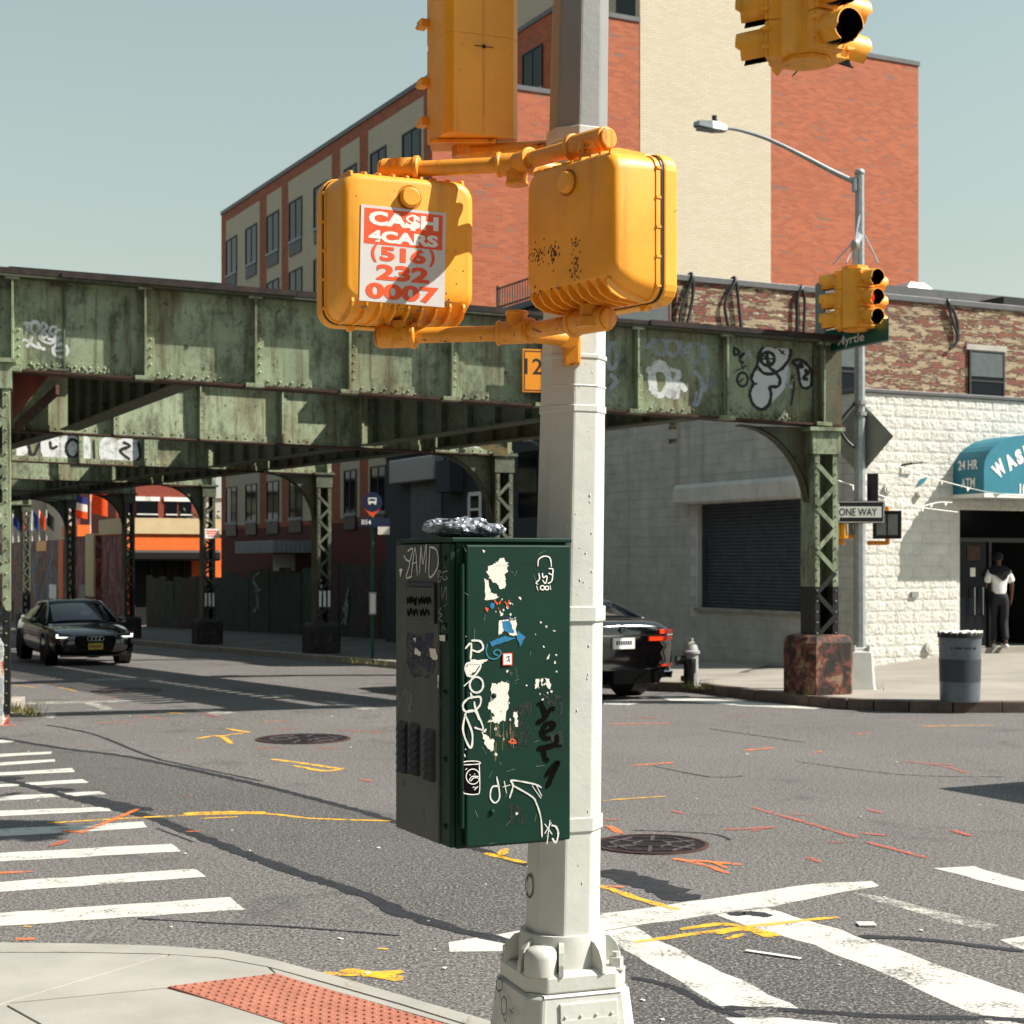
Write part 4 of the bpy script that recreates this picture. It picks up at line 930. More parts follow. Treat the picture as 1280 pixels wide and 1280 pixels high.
for i, s in enumerate(SS):
    m = MB(); gbox(m, s - .012, s + .012, .013, .175, .031, DG - .031); gbox(m, s - .11, s - .0125, .013, .024, .03, DG - .03)
    gbox(m, s - .085, s + .085, .10, .185, DG - .06, DG - .03); gbox(m, s - .10, s + .12, .015, .19, -.004, .045)
    obj('stiffener', m, M_STEEL, web, bevel=.003)
    for k in range(9): rivet(GP(s - .065, .024, .2 + k * .1), NV_)
    nxt = SS[i - 1] if i else LS
s = -.05
while s < LS:
    if min(abs(s - q - .03) for q in SS) > .1: rivet(GP(s, .0125, .095), NV_); rivet(GP(s + .06, .0125, .062), NV_, .016)
    s += .145
for q in (SS[0], SS[7]):  # doubled rivet rows near the supports
    for k in range(12): rivet(GP(q - .2 - k * .085, .0125, .112), NV_); rivet(GP(q - .24 - k * .085, .0125, .072), NV_)
obj('rivet', riv, M_STEEL, web, kind='stuff', smooth=True)
# end post at the right column
m = MB(); gbox(m, -.10, .30, -.03, .05, .03, DG - .03); obj('end_plate', m, M_STEEL_D, web)

# columns: two side plates with zigzag lacing, painted black towards the foot
def column(z0, z1, blackto, ms=None):
    ms = ms or M_STEEL
    c = bpy.data.objects.new('column', None); link(c, el); W, D = .17, .20
    for lo, hi, mt in ((z0, blackto, M_BLACKST), (blackto + .001, z1, ms)):
        if hi - lo < .05: continue
        m = MB()
        for sx in (-1, 1):
            m.box(sx * W - .008, sx * W + .008, -D, D, lo, hi)
            for sy in (-1, 1): x0, x1 = sorted((sx * W, sx * (W - .075))); m.box(x0 + .009 * (sx < 0) - .009 * (sx > 0) * 0, x1 - .009 * (sx > 0), sy * D - .007, sy * D + .007, lo, hi)
        obj('side_plate', m, mt, c)
    z = z0 + .05; k = 0; mt = M_STEEL
    while z + .30 < z1 - .32:
        s = 1 if k % 2 else -1
        for sy in (-1, 1):
            m = MB(); y = sy * (D + .0075)
            p, q = Vector((-s * .13, y, z)), Vector((s * .13, y, z + .26)); d = (q - p).normalized(); n = Vector((-d.z, 0, d.x)) * .03
            m.add([p - n, p + n, q + n, q - n] + [v + Vector((0, sy * .010, 0)) for v in (p - n, p + n, q + n, q - n)], [(0, 1, 2, 3), (7, 6, 5, 4), (0, 4, 5, 1), (1, 5, 6, 2), (2, 6, 7, 3), (3, 7, 4, 0)])
            obj('lacing_bar', m, M_BLACKST if z < blackto else ms, c)
        z += .285; k += 1
    m = MB(); m.box(-W - .03, W + .03, -D - .022, D + .022, z1 - .30, z1); m.box(-W - .08, W + .08, -D - .06, D + .06, z1 + .001, z1 + .05); obj('head_plate', m, ms, c)
    m = MB(); rv = riv; n0 = len(riv.v)
    R2 = MB()
    for k in range(int((z1 - z0 - .3) / .14)):
        for sx in (-1, 1):
            for o in (.035,): R2.sphere((sx * (W - o), -D - .012, z0 + .1 + k * .14), .014, .011, .014, 6, 4)
    obj('rivet', R2, M_STEEL, c, kind='stuff', smooth=True)
    return c
def footing(mat, h=.85, s=.36):
    m = MB(); c = .09
    def ring(k, z): q = s * k; e = c * k; return [(-q + e, -q, z), (q - e, -q, z), (q, -q + e, z), (q, q - e, z), (q - e, q, z), (-q + e, q, z), (-q, q - e, z), (-q, -q + e, z)]
    r = random.Random(3)
    rings = [ring(1.0, -.3)] + [ring(1.0 + r.uniform(-.012, .012), h * t) for t in (.02, .3, .6, .88)] + [ring(.9, h * .97), ring(.72, h)]
    m.loft(rings); return m
def footmat(name, cols, sc=5):
    m, nt, b = nodes(name); t = NT(nt); v = t.coord()
    n = t.noise(sc, v, 9, .72, .6); c = t.ramp(n, [(.30 + .42 * p, q) for p, q in cols]); t.link(c, b.inputs['Base Color']); b.inputs['Roughness'].default_value = .75
    t.link(t.bump(n, .8, .03), b.inputs['Normal']); return m
M_FOOT = footmat('peeling_red_footing', [(0, (.02, .015, .012)), (.38, (.05, .03, .02)), (.46, (.17, .06, .035)), (.62, (.22, .085, .05)), (.72, (.34, .26, .18)), (1, (.12, .05, .03))])
M_FOOT2 = footmat('graffiti_footing', [(0, (.05, .02, .02)), (.3, (.45, .10, .06)), (.42, (.6, .58, .52)), (.6, (.30, .34, .36)), (.75, (.55, .50, .42)), (1, (.08, .05, .05))], 3)
M_FOOT3 = footmat('dark_footing', [(0, (.02, .02, .02)), (.5, (.05, .04, .04)), (.7, (.10, .06, .05)), (.85, (.16, .16, .17)), (1, (.05, .05, .05))], 4)
CB = -4.86
c = column(0, 3.60, 1.55); q = PR - U * .18; c.location = (q.x - .02, q.y - .02, .0); c.rotation_euler = (0, 0, TH - .2)
m = footing(M_FOOT, .88); fo_ = obj('concrete_footing', m, M_FOOT, el, label='peeling dark red concrete footing at the right column'); fo_.location = (c.location.x - .02, c.location.y + .0, .04); fo_.rotation_euler = (0, 0, TH - .05)
c = column(0, 4.10, 1.2); q = GP(SS[0] + .16, 0, 0); c.location = (q.x - .05, q.y, .1); c.rotation_euler = (0, 0, TH - .2)
fo_ = obj('concrete_footing', footing(M_FOOT2, .92, .34), M_FOOT2, el, label='graffiti covered concrete footing at the left edge'); fo_.location = (q.x - .27, q.y, .10); fo_.rotation_euler = (0, 0, TH)
# far bents
def stripes(k):
    p = F(CB, -5.28 + 9.6 * k); z = -.0215 * 9.6 * k + 1.25
    for j in (-1, 0, 1):
        m = MB(); m.box(-.03 + j * .11, .03 + j * .11, -.232, -.225, z, z + .38); o = obj('white_stripe', m, M_WHITE, el); o.location = (p.x, p.y, 0); o.rotation_euler = (0, 0, TH)
stripes(2); stripes(3)
def zk(k): return 3.71 + .125 * k
def knee(parent, M, mat, w=1.0, h=1.2, th=.02):
    m = MB(); arc = [(-w + w * math.sin(R(t)), -h * (1 - math.cos(R(t)))) for t in range(0, 91, 9)]   # concave curve from girder to column
    m.prism([(0, 0)] + [(x, y) for x, y in arc], -th, th, M)
    o = obj('knee_brace', m, mat, parent)
    f = MB()
    for (x0, y0), (x1, y1) in zip(arc[:-1], arc[1:]):
        f.add([M @ Vector(v) for v in ((x0, y0, -.1), (x0, y0, .1), (x1, y1, .1), (x1, y1, -.1), (x0 + .01, y0 + .015, -.1), (x0 + .01, y0 + .015, .1), (x1 + .01, y1 + .015, .1), (x1 + .01, y1 + .015, -.1))], [(0, 1, 2, 3), (4, 7, 6, 5), (0, 4, 5, 1), (2, 6, 7, 3)])
    obj('brace_flange', f, mat, o); return o
Mk = frame(GP(.36, -.015, -.02), U); knee(el, Mk, M_STEEL_D, 1.0, 1.25)
TIL = .0166
def bent(k):
    a = -5.28 + 9.6 * k; zb_ = zk(k); dg = 1.15; L = 14
    def BP(s, d, h): p = F(CB + .25 - s, a - d); return Vector((p.x, p.y, zb_ + TIL * s + h))
    def bb(mb, s0, s1, d0, d1, h0, h1):
        vs = [BP(s, d, h) for h in (h0, h1) for d in (d0, d1) for s in (s0, s1)]
        mb.add(vs, [(0, 2, 3, 1), (4, 5, 7, 6), (0, 1, 5, 4), (2, 6, 7, 3), (0, 4, 6, 2), (1, 3, 7, 5)])
    m = MB(); bb(m, 0, L, -.03, 0, .03, dg - .03); g_ = obj('cross_girder', m, M_STEEL, el)
    m = MB(); bb(m, -.05, L, -.18, .13, 0, .026); obj('bottom_flange', m, M_RUST, g_)
    m = MB(); bb(m, -.05, L, -.18, .18, dg - .026, dg); obj('top_flange', m, M_STEEL_D, g_)
    m = MB(); bb(m, 0, L, .0005, .012, .027, .14); obj('flange_angle', m, M_STEEL, g_)
    st = []; s = .15
    while s < L: st.append(s); s += 1.45
    for s in st: m = MB(); bb(m, s - .012, s + .012, .0125, .16, .027, dg - .027); bb(m, s - .11, s - .0125, .0125, .022, .027, dg - .027); obj('stiffener', m, M_STEEL, g_)
    R2 = MB()
    if k < 5:
        s = 0
        while s < L: R2.sphere(BP(s, .014, .09), .02, .015, .02, 6, 4); s += .16
        for q in st:
            for j in range(7): R2.sphere(BP(q - .065, .024, .2 + .11 * j), .018, .014, .018, 6, 4)
        obj('rivet', R2, M_STEEL, g_, kind='stuff', smooth=True)
    base = -.0215 * 9.6 * k + .13
    c = column(base, zb_, base + 1.7, M_STEEL_D); p = F(CB, a); c.location = (p.x, p.y, 0); c.rotation_euler = (0, 0, TH)
    c2 = dup(c, el, loc=F(CB - 10.1, a)); c2.rotation_euler = (0, 0, TH)
    f_ = obj('concrete_footing', footing(M_FOOT3, .8, .38), M_FOOT3, el); f_.location = (p.x, p.y, base - .05); f_.rotation_euler = (0, 0, TH)
    f2 = dup(f_, el, loc=F(CB - 10.1, a, base - .05)); f2.rotation_euler = (0, 0, TH)
    q = F(CB - .18, a + .015, zb_); knee(el, frame(q, BV, v=(0, 0, 1)), M_STEEL_D, 1.15, 1.25)
    return g_, BP
bents = {}
for k in range(1, 8): bents[k] = bent(k)
# lengthwise girders and timber ties
for gi, b in enumerate((-12.75, -14.3, -7.55, -6.2)):
    for k in range(0, 7):
        a0, a1 = -5.28 + 9.6 * k + .05, -5.28 + 9.6 * (k + 1) - .2
        if k == 0: a0 = -3.2 if b < -10 else -4.6
        t0 = CB - b
        z0 = (gzb((PR - F(b, a0)).dot(U)) if k == 0 else zk(k) + TIL * t0) ; z1 = zk(k + 1) + TIL * t0
        def LP(u, d, h): a = a0 + (a1 - a0) * u; p = F(b + d, a); return Vector((p.x, p.y, z0 + (z1 - z0) * u + h))
        def lb(mb, u0, u1, d0, d1, h0, h1):
            vs = [LP(u, d, h) for h in (h0, h1) for d in (d0, d1) for u in (u0, u1)]
            mb.add(vs, [(0, 2, 3, 1), (4, 5, 7, 6), (0, 1, 5, 4), (2, 6, 7, 3), (0, 4, 6, 2), (1, 3, 7, 5)])
        m = MB(); lb(m, 0, 1, -.012, .012, .08, 1.05); g_ = obj('long_girder', m, M_STEEL_D, el)
        m = MB(); lb(m, 0, 1, -.15, .15, .055, .08); lb(m, 0, 1, -.15, .15, 1.05, 1.075); obj('flange', m, M_STEEL_D, g_)
        if k < 4:
            for j in range(9): m = MB(); u = (j + .5) / 9; lb(m, u - .002, u + .002, -.11, .11, .081, 1.049); obj('stiffener', m, M_STEEL_D, g_)
for side, (b0_, b1_) in enumerate(((-14.9, -12.2), (-8.2, -5.6))):
    for k in range(0, 6):
        m = MB(); n = 18
        for j in range(n):
            a = -5.28 + 9.6 * (k + (j + .5) / n)
            if k == 0 and a < -3.0: continue
            t0 = CB - (b0_ + b1_) / 2; z = zk(0) + .125 * (k + (j + .5) / n) + TIL * t0 + 1.13 + (.17 if side == 0 and k == 0 else 0)
            m.box(b0_, b1_, a - .11, a + .11, z, z + .18)
        o = obj('tie', m, M_TIE, el, kind='stuff'); o.location = OV; o.rotation_euler = (0, 0, TH)
# diagonal rusty brace on the second bent
m = MB(); p, q = P(583, 548, 30.0), P(634, 566, 30.0); d = q - p; M = frame(p, d, v=(0, 0, 1)); m.box(-.1, d.length, -.08, .08, -.02, .02, M); obj('diagonal_brace', m, paint('pale_rusty_steel', (.40, .33, .18), .7, 0, .3, 9, spots=((.25, .08, .03), .3, 12)), el)
m = MB(); p, q = P(20, 535, 21.0), P(72, 487, 20.6); d = q - p; M = frame(p, d, v=(0, 0, 1)); m.box(0, d.length, -.06, .06, -.03, .03, M); obj('diagonal_brace', m, M_RUST, el)
M_REDO = paint('red_oxide_steel', (.22, .045, .02), .7, 0, .25, 5); m = MB(); m.prism([(0, 0), (.42, 0), (0, -.55)], -.012, .012, frame(GP(SS[0] + .02, -.25, .0), U)); obj('gusset', m, M_REDO, el)

# ---- graffiti on the near girder
Mg = Matrix(((U.x, 0, NV_.x, PR.x), (U.y, 0, NV_.y, PR.y), (0, 1, 0, 0), (0, 0, 0, 1)))
Mg = frame((PR.x, PR.y, 0), U)
LF = .005
zA = (0, 320, 3.2)
tagl = [[(55, 265), (110, 270), (150, 265)], [(105, 262), (110, 300), (100, 310)], ellipse(140, 285, 16, 24), [(160, 330), (170, 270), (188, 285), (172, 300), (190, 320), (160, 330)], [(230, 285), (205, 285), (200, 310), (222, 315), (215, 335), (190, 330)], [(245, 295), (225, 300), (222, 330), (245, 325), (225, 340), (240, 360)],
        ellipse(242, 378, 30, 26), [(220, 380), (270, 375)], [(80, 350), (95, 335), (118, 345), (105, 365)], [(130, 320), (125, 350), (160, 370)], [(150, 345), (165, 368), (182, 372)], [(175, 305), (160, 330), (200, 350), (235, 330)]]
strokes('graffiti_tag', tagl, .035, Mg, M_GRAFW, web, zA, LF, 5, label='white looping graffiti tag on the left panel')
zB = (740, 320, 2.37)
g1 = [[(150, 280), (160, 230), (185, 225), (180, 260), (155, 270)], ellipse(205, 270, 18, 22), ellipse(240, 270, 18, 24), ellipse(305, 285, 22, 30), [(262, 240), (262, 290), (285, 265)], [(335, 265), (340, 320), (345, 370), (330, 400)], [(350, 360), (365, 375), (350, 385)], [(300, 340), (325, 370), (320, 420), (300, 450)], [(310, 400), (300, 445)]]
strokes('graffiti_tag', g1, .06, Mg, M_GRAFB, web, zB, LF, 11, label='blue grey bubble graffiti on the panel beside the signal')
g2 = [ellipse(200, 365, 26, 48), [(160, 340), (205, 335), (230, 355)], [(180, 320), (190, 400)], [(225, 350), (245, 420), (255, 380), (280, 400)], [(260, 345), (235, 400), (225, 420)], [(230, 335), (262, 345)]]
strokes('graffiti_tag', g2, .085, Mg, M_GRAFW, web, zB, LF + .003, 12)
g5 = [ellipse(60, 300, 14, 34), [(52, 350), (72, 370), (52, 400), (70, 420)], [(45, 260), (75, 255)], [(60, 420), (50, 450)]]
strokes('graffiti_tag', g5, .06, Mg, M_GRAFB, web, zB, LF, 13)
zC = (840, 330, 5.818)
mb = MB(); blob(mb, [(740, 550), (660, 600), (620, 700), (640, 760), (580, 800), (590, 860), (570, 950), (600, 1030), (650, 1055), (710, 1020), (800, 930), (830, 880), (860, 800), (840, 720), (860, 650), (820, 570)], Mg, LF, zC, smooth=4)
blob(mb, [(930, 740), (960, 730), (1015, 760), (1020, 860), (980, 910), (930, 880), (915, 800)], Mg, LF, zC, smooth=4)
obj('graffiti_fill', mb, wornpaint('white_graffiti_fill', (.62, .64, .63), .36, 7), web, label='white bubble graffiti shape on the right panel')
gk = [[(700, 560), (640, 640), (620, 730), (600, 770), (575, 830), (590, 870), (565, 940), (590, 1020), (650, 1058), (705, 1020), (720, 940), (710, 895), (770, 890), (785, 840), (760, 790), (800, 760), (850, 690), (860, 620), (820, 565), (760, 550)], [(620, 740), (660, 790), (720, 800), (765, 785)], [(580, 870), (620, 872)],
      ellipse(695, 690, 50, 48), [(650, 650), (735, 740)], [(640, 690), (750, 690)], [(690, 640), (700, 740), (760, 790)], [(700, 565), (745, 605), (790, 590)], [(740, 560), (740, 600)], [(775, 620), (820, 660)], [(815, 630), (790, 655)],
      [(870, 710), (920, 695), (970, 720), (1010, 780), (1015, 870), (975, 905), (935, 880), (920, 800), (905, 740), (870, 715)], [(960, 770), (990, 790), (955, 830), (990, 840)], [(975, 760), (965, 840)], [(940, 715), (925, 750), (960, 740)]]
strokes('graffiti_outline', gk, .045, Mg, M_GRAFK, web, zC, LF + .003, 21)
gl = [[(450, 600), (455, 660), (490, 640), (450, 605)], [(480, 680), (520, 650), (490, 700), (525, 720)], [(460, 780), (540, 740)], [(500, 720), (520, 770)], ellipse(512, 840, 38, 50), [(490, 860), (520, 830)], [(890, 850), (880, 940), (865, 1030)], [(860, 810), (900, 840)], [(895, 800), (865, 840)]]
strokes('graffiti_tag', gl, .035, Mg, M_GRAFK, web, zC, LF, 41)
strokes('graffiti_tag', [[(520, 600), (590, 690)], [(590, 600), (520, 690)], [(870, 740), (830, 880), (880, 890)]], .05, Mg, M_GRAFB, web, zC, LF, 42)
# block letters on the third girder
gk3, BP3 = bents[2]
M3 = Matrix.Identity(4); p = F(CB + .25, -5.28 + 19.2); M3 = frame((p.x, p.y, 0), BV)
zA = (0, 320, 3.2)
mb = MB()
for q in ([(50, 740), (105, 738), (108, 790), (60, 797)], [(168, 725), (235, 725), (240, 812), (172, 805)], [(243, 728), (318, 728), (320, 800), (300, 815), (245, 815)], [(322, 728), (358, 730), (360, 818), (325, 815)], [(402, 735), (465, 735), (460, 825), (404, 822)], [(468, 738), (552, 740), (555, 800), (540, 826), (466, 826)]): blob(mb, q, M3, .03, zA, smooth=3)
obj('graffiti_fill', mb, M_GRAFW, gk3, label='white block letter graffiti on the third cross girder')
strokes('graffiti_outline', [[(200, 740), (205, 770), (230, 760)], ellipse(290, 770, 26, 36), [(320, 730), (318, 812)], [(110, 745), (130, 800), (160, 745)], [(375, 735), (378, 815)], [(490, 745), (520, 760), (480, 780), (520, 815)], [(552, 742), (560, 800), (535, 828)]], .07, M3, M_GRAFK, gk3, zA, .034, 7)
g1k, _ = bents[1]; p = F(CB + .25, -5.28 + 9.6); M1 = frame((p.x, p.y, 0), BV); mb = MB()
blob(mb, [(873, 205), (930, 195), (1000, 205), (1040, 190), (1050, 230), (900, 235)], M1, .03, (240, 480, 2.783), smooth=3); obj('graffiti_fill', mb, M_GRAFW, g1k)
# ---- clearance sign
cs = thing('clearance_sign', 'yellow clearance sign with a black border hung on the girder', 'sign', GP(gs_of(668), .16, .3))
s0, s1 = gs_of(649), gs_of(649) - .62; Ms = frame(GP(s0, .155, 0), U)
u0 = uv_of(Ms, 649, 490); u1 = uv_of(Ms, 649, 436)
m = MB(); m.box(0, .62, u0[1], u1[1], 0, .006, Ms); obj('sign_plate', m, M_SIGNY, cs, world=True, bevel=.02)
m = MB(); y0, y1 = u0[1] + .02, u1[1] - .02; e = .012
for r_ in ((.02, .6, y0, y0 + e), (.02, .6, y1 - e, y1), (.02, .02 + e, y0 + e, y1 - e), (.6 - e, .6, y0 + e, y1 - e)): m.box(*r_, .0065, .008, Ms)
obj('border', m, M_BLACK, cs, world=True)
c_ = uv_of(Ms, 667, 458); text('lettering', '12', Ms, M_BLACK, cs, .23, .20, .01, .0075, cx=c_[0], cy=c_[1])

# ================================================================= NEAR SIGNAL POLE
PY = 4.88; pp = FPX / PY
def PX(px): return (px - 640) / pp
def PZ(py): return EYE + (HZ - py) / pp
pole = thing('signal_pole', 'pale grey octagonal signal pole with a cast base carrying the green cabinet', 'signal pole', (PX(703), PY, Z0))
def pc(z): t = (z - PZ(1170)) / (PZ(0) - PZ(1170)); return Vector((PX(703 + 23 * t), PY, z)), (47 - 11 * t) / pp
def octa(z, k=1.0, r=None): c, r0 = pc(z); r = r0 * k if r is None else r; return [c + Vector((math.sin(R(45 * i)), -math.cos(R(45 * i)), 0)) * r for i in range(8)]
m = MB(); m.loft([octa(z) for z in (PZ(1185), PZ(800), PZ(450), PZ(172))]); shaft = obj('shaft', m, M_POLE, pole, world=True, bevel=.006)
M_POLEG = paint('grey_pole_paint', (.33, .335, .325), .45, 0, .05, 6, .25, 40)
m = MB(); m.loft([octa(z, .985) for z in (PZ(172), PZ(0), 5.2)] + [octa(6.5, .9)]); obj('upper_shaft', m, M_POLEG, pole, world=True, bevel=.006)
m = MB(); m.sphere(pc(6.5)[0], .085, .085, .05); obj('finial', m, M_POLEG, pole, world=True, smooth=True)
for y0, y1, k in ((182, 166, 1.06), (776, 757, 1.07), (1034, 1016, 1.05), (452, 446, 1.04), (518, 509, 1.03), (487, 484, 1.02)):
    m = MB(); m.loft([octa(PZ(y0), k), octa(PZ(y1), k)]); obj('strap_band', m, M_POLE, pole, world=True, bevel=.003)
# weld bead and paint runs
m = MB(); r = random.Random(5)
for k in range(90):
    z = r.uniform(PZ(1150), PZ(300)); f = r.choice([1, 2, 0, 7]); o_ = octa(z); p = o_[f].lerp(o_[f + 1 if f < 7 else 0], r.uniform(.1, .9)); m.sphere(p, r.uniform(.001, .003), None, r.uniform(.001, .008), 5, 4)
obj('paint_drip', m, M_POLE, pole, world=True, smooth=True, kind='stuff')
# cast base
c0 = pc(PZ(1190))[0]; ZB = PZ(1222)
def Mbase(z=0): return Matrix.Translation((c0.x + .0, c0.y, z)) @ Matrix.Rotation(R(20), 4, 'Z')
m = MB(); m.lathe([(.132, PZ(1206)), (.130, PZ(1170)), (.124, PZ(1160)), (.112, PZ(1160))], 28, Matrix.Translation((c0.x, c0.y, 0))); obj('base_collar', m, M_POLE, pole, world=True, smooth=35)
def sq(h, c, z): return [(-h + c, -h, z), (h - c, -h, z), (h, -h + c, z), (h, h - c, z), (h - c, h, z), (-h + c, h, z), (-h, h - c, z), (-h, -h + c, z)]
def ringM(r_): return [Mbase() @ Vector(v) for v in r_]
m = MB(); m.loft([ringM(sq(.158, .05, PZ(1222) - .004)), ringM(sq(.158, .05, PZ(1205))), ringM(sq(.150, .05, PZ(1199)))]); obj('base_flange', m, M_POLE, pole, world=True, bevel=.006)
m = MB(); m.loft([ringM(sq(.225, .05, Z0)), ringM(sq(.205, .05, Z0 + .2)), ringM(sq(.166, .045, ZB - .012)), ringM(sq(.158, .045, ZB - .004))]); base = obj('base_box', m, M_POLE, pole, world=True, bevel=.012, seg=3)
for k, (sx, sy) in enumerate(((-1, -1), (1, -1), (1, 1), (-1, 1))):
    Mq = Mbase() @ Matrix.Translation((sx * .122, sy * .122, PZ(1203)))
    if k == 0:
        m = MB(); prof = []
        m.loft([[Mq @ Vector((.050 * e * math.cos(R(t)) + .014, .050 * e * math.sin(R(t)) + .014, z)) for t in range(0, 360, 24)] for z, e in ((0, 1), (.05, 1), (.066, .93), (.076, .7), (.079, .2))]); obj('bolt_cover', m, M_POLE, pole, world=True, smooth=50)
    else:
        m = MB(); m.cyl(Mq @ Vector((0, 0, .001)), Mq @ Vector((0, 0, .035)), .021, n=6); m.cyl(Mq @ Vector((0, 0, .035)), Mq @ Vector((0, 0, .05)), .012, n=8); m.cyl(Mq @ Vector((0, 0, .0005)), Mq @ Vector((0, 0, .006)), .028, n=16); obj('anchor_bolt', m, M_POLE, pole, world=True)
for k in range(8):   # gusset ribs
    a = R(20 + 45 * k + 22.5); M = Matrix.Translation((c0.x, c0.y, 0)) @ Matrix.Rotation(a, 4, 'Z') @ Matrix.Rotation(R(90), 4, 'X')
    m = MB(); pts = [(.126, PZ(1203)), (.176, PZ(1203)), (.174, PZ(1190)), (.160, PZ(1176)), (.142, PZ(1168)), (.126, PZ(1166))]; m.prism(pts, -.007, .007, M); obj('gusset_rib', m, M_POLE, pole, world=True)
Md = Mbase() @ frame((0, 0, 0), (1, 0, 0))
fr = lambda z: .166 + (.205 - .166) * (ZB - .012 - z) / (ZB - .012 - Z0 - .2)
m = MB(); zt, zm, zl = ZB - .03, PZ(1258), .2
def slant(x0, x1, z0, z1, e): return [Mbase() @ Vector(v) for v in ((x0, -fr(z0) - e, z0), (x1, -fr(z0) - e, z0), (x1, -fr(z1) - e, z1), (x0, -fr(z1) - e, z1), (x0, -fr(z0) + .01, z0), (x1, -fr(z0) + .01, z0), (x1, -fr(z1) + .01, z1), (x0, -fr(z1) + .01, z1))]
HX = [(0, 1, 2, 3), (7, 6, 5, 4), (0, 4, 5, 1), (1, 5, 6, 2), (2, 6, 7, 3), (3, 7, 4, 0)]
m.add(slant(-.075, .105, zm + .006, zt, .004), HX); m.add(slant(-.095, .105, zl, zm - .010, .005), HX); dr_ = obj('access_door', m, M_POLE, base, world=True, bevel=.003)
m = MB(); m.add(slant(-.075, .10, zm - .012, zm + .01, .009), HX)
for k in range(4):
    for dz in (.018, -.02): p = Mbase() @ Vector((-.06 + k * .048, -fr(zm + dz) - .006, zm + dz)); m.sphere(p, .005, None, None, 7, 5)
obj('hinge', m, M_POLE, dr_, world=True)
m = MB(); p = Mbase() @ Vector((.065, -fr(PZ(1273)) - .0055, PZ(1273))); m.cyl(p, p + Vector((.0, -.002, 0)), .006, n=12); obj('lock_hole', m, M_BLACK, dr_, world=True)
# graffiti on the base and the shaft
p0 = Mbase() @ Vector((-.21, 0, 0)); ul = (Mbase().to_3x3() @ Vector((0, -1, 0))).normalized()
Mgl = frame(Mbase() @ Vector((-.166 - .002, 0, ZB - .012)), ul, v=(Mbase().to_3x3() @ Vector((.19, 0, 1))).normalized())
zD = (600, 1040, 5.333)
strokes('graffiti_tag', [ellipse(137, 1018, 22, 42), [(115, 1060), (110, 1130)], [(137, 1058), (150, 1130)], ellipse(168, 1160, 18, 60, 14, -60, 300), [(165, 1230), (180, 1265), (190, 1200)], [(200, 1180), (232, 1210)], [(232, 1170), (205, 1215)], [(75, 1230), (90, 1275)]], .005, Mgl, M_BLACK, base, zD, .013, 3)
o0 = octa(PZ(1105)); n_ = (o0[7] + o0[6]) / 2; ue = (o0[7] - o0[6]).normalized(); Mo = frame(n_, ue)
strokes('graffiti_tag', [ellipse(334, 360, 24, 74)], .007, Mo, M_BLACK, shaft, zD, .010, 2)
# signal mast arm
ARM_TIP = Vector((2.35, 12.6, 6.35)); pa = pc(6.1)[0]
m = MB(); m.tube([pa, pa.lerp(ARM_TIP, .5) + Vector((0, 0, .1)), ARM_TIP], [.07, .055, .04], 10); obj('mast_arm', m, M_POLEG, pole, world=True, smooth=50)
m = MB(); m.tube([pc(6.45)[0], ARM_TIP.lerp(pa, .25) + Vector((0, 0, .07))], .008, 6); obj('stay_wire', m, M_GALV, pole, world=True)

# ---- pipe bracket for the walk signals
JX, JY = PX(645) * .0 + (646 - 640) / FPX * 4.66, 4.66
ZU, ZL = EYE + 500 / FPX * 4.66, EYE + 289 / FPX * 4.66
br = bpy.data.objects.new('bracket', None); link(br, pole, True); br['label'] = 'orange yellow pipe bracket carrying the two walk signals'
E1 = Vector(((478 - 640) / FPX * 4.74, 4.74, 0)); E2 = Vector((.238, 4.40, 0))
def at(v, z): return Vector((v.x, v.y, z))
J = Vector((JX, JY, 0)); d1 = (E1 - J).normalized(); d2 = (E2 - J).normalized()
def fit(name, pts_r, sm=True):
    m = MB()
    for p, q, r_ in pts_r: m.cyl(p, q, r_, n=20)
    return obj(name, m, M_PIPE, br, world=True, bevel=.004, smooth=50)
for z, nm in ((ZU, 'upper'), (ZL, 'lower')):
    c1 = E1 if nm == 'upper' else E1 + Vector((-.01, 0, 0))
    fit('pipe', [(at(J, z), at(c1, z) - d1 * .05, .0225)]); fit('pipe', [(at(J, z), at(E2, z), .0235)])
    T1 = at(c1, z)
    fit('tee', [(T1 - d1 * .0, T1 - d1 * .105, .034), (T1 - d1 * .095, T1 - d1 * .112, .038), (T1, T1 + d1 * .008, .030)])
    T2 = at(E2, z)
    fit('tee', [(T2 - d2 * .10, T2 + d2 * .025, .034), (T2 - d2 * .112, T2 - d2 * .098, .039), (T2 + d2 * .025, T2 + d2 * .034, .029)])
    s_ = 1 if nm == 'lower' else -1
    fit('elbow', [(at(J, z) + d1 * .05, at(J, z) - d1 * .03, .032), (at(J, z) + d2 * .055, at(J, z), .032), (at(J, z), at(J, z) + Vector((0, 0, s_ * .055)), .030), (at(J, z + s_ * .05), at(J, z + s_ * .062), .033), (at(J, z) + d1 * .045, at(J, z) + d1 * .058, .036), (at(J, z) + d2 * .05, at(J, z) + d2 * .063, .037)])
    pcz = pc(z)[0]; hit = pcz + Vector((-.02, -.1, 0))
    fit('pipe', [(at(J, z), hit, .024), (hit + Vector((.0, -.03, 0)), hit + Vector((0, .03, 0)), .034)])
    m = MB(); q = hit + Vector((.01, -.005, -.05)); m.box(q.x - .025, q.x + .025, q.y - .02, q.y + .04, q.z - .03, q.z + .06); obj('clamp', m, M_PIPE, br, world=True, bevel=.008)

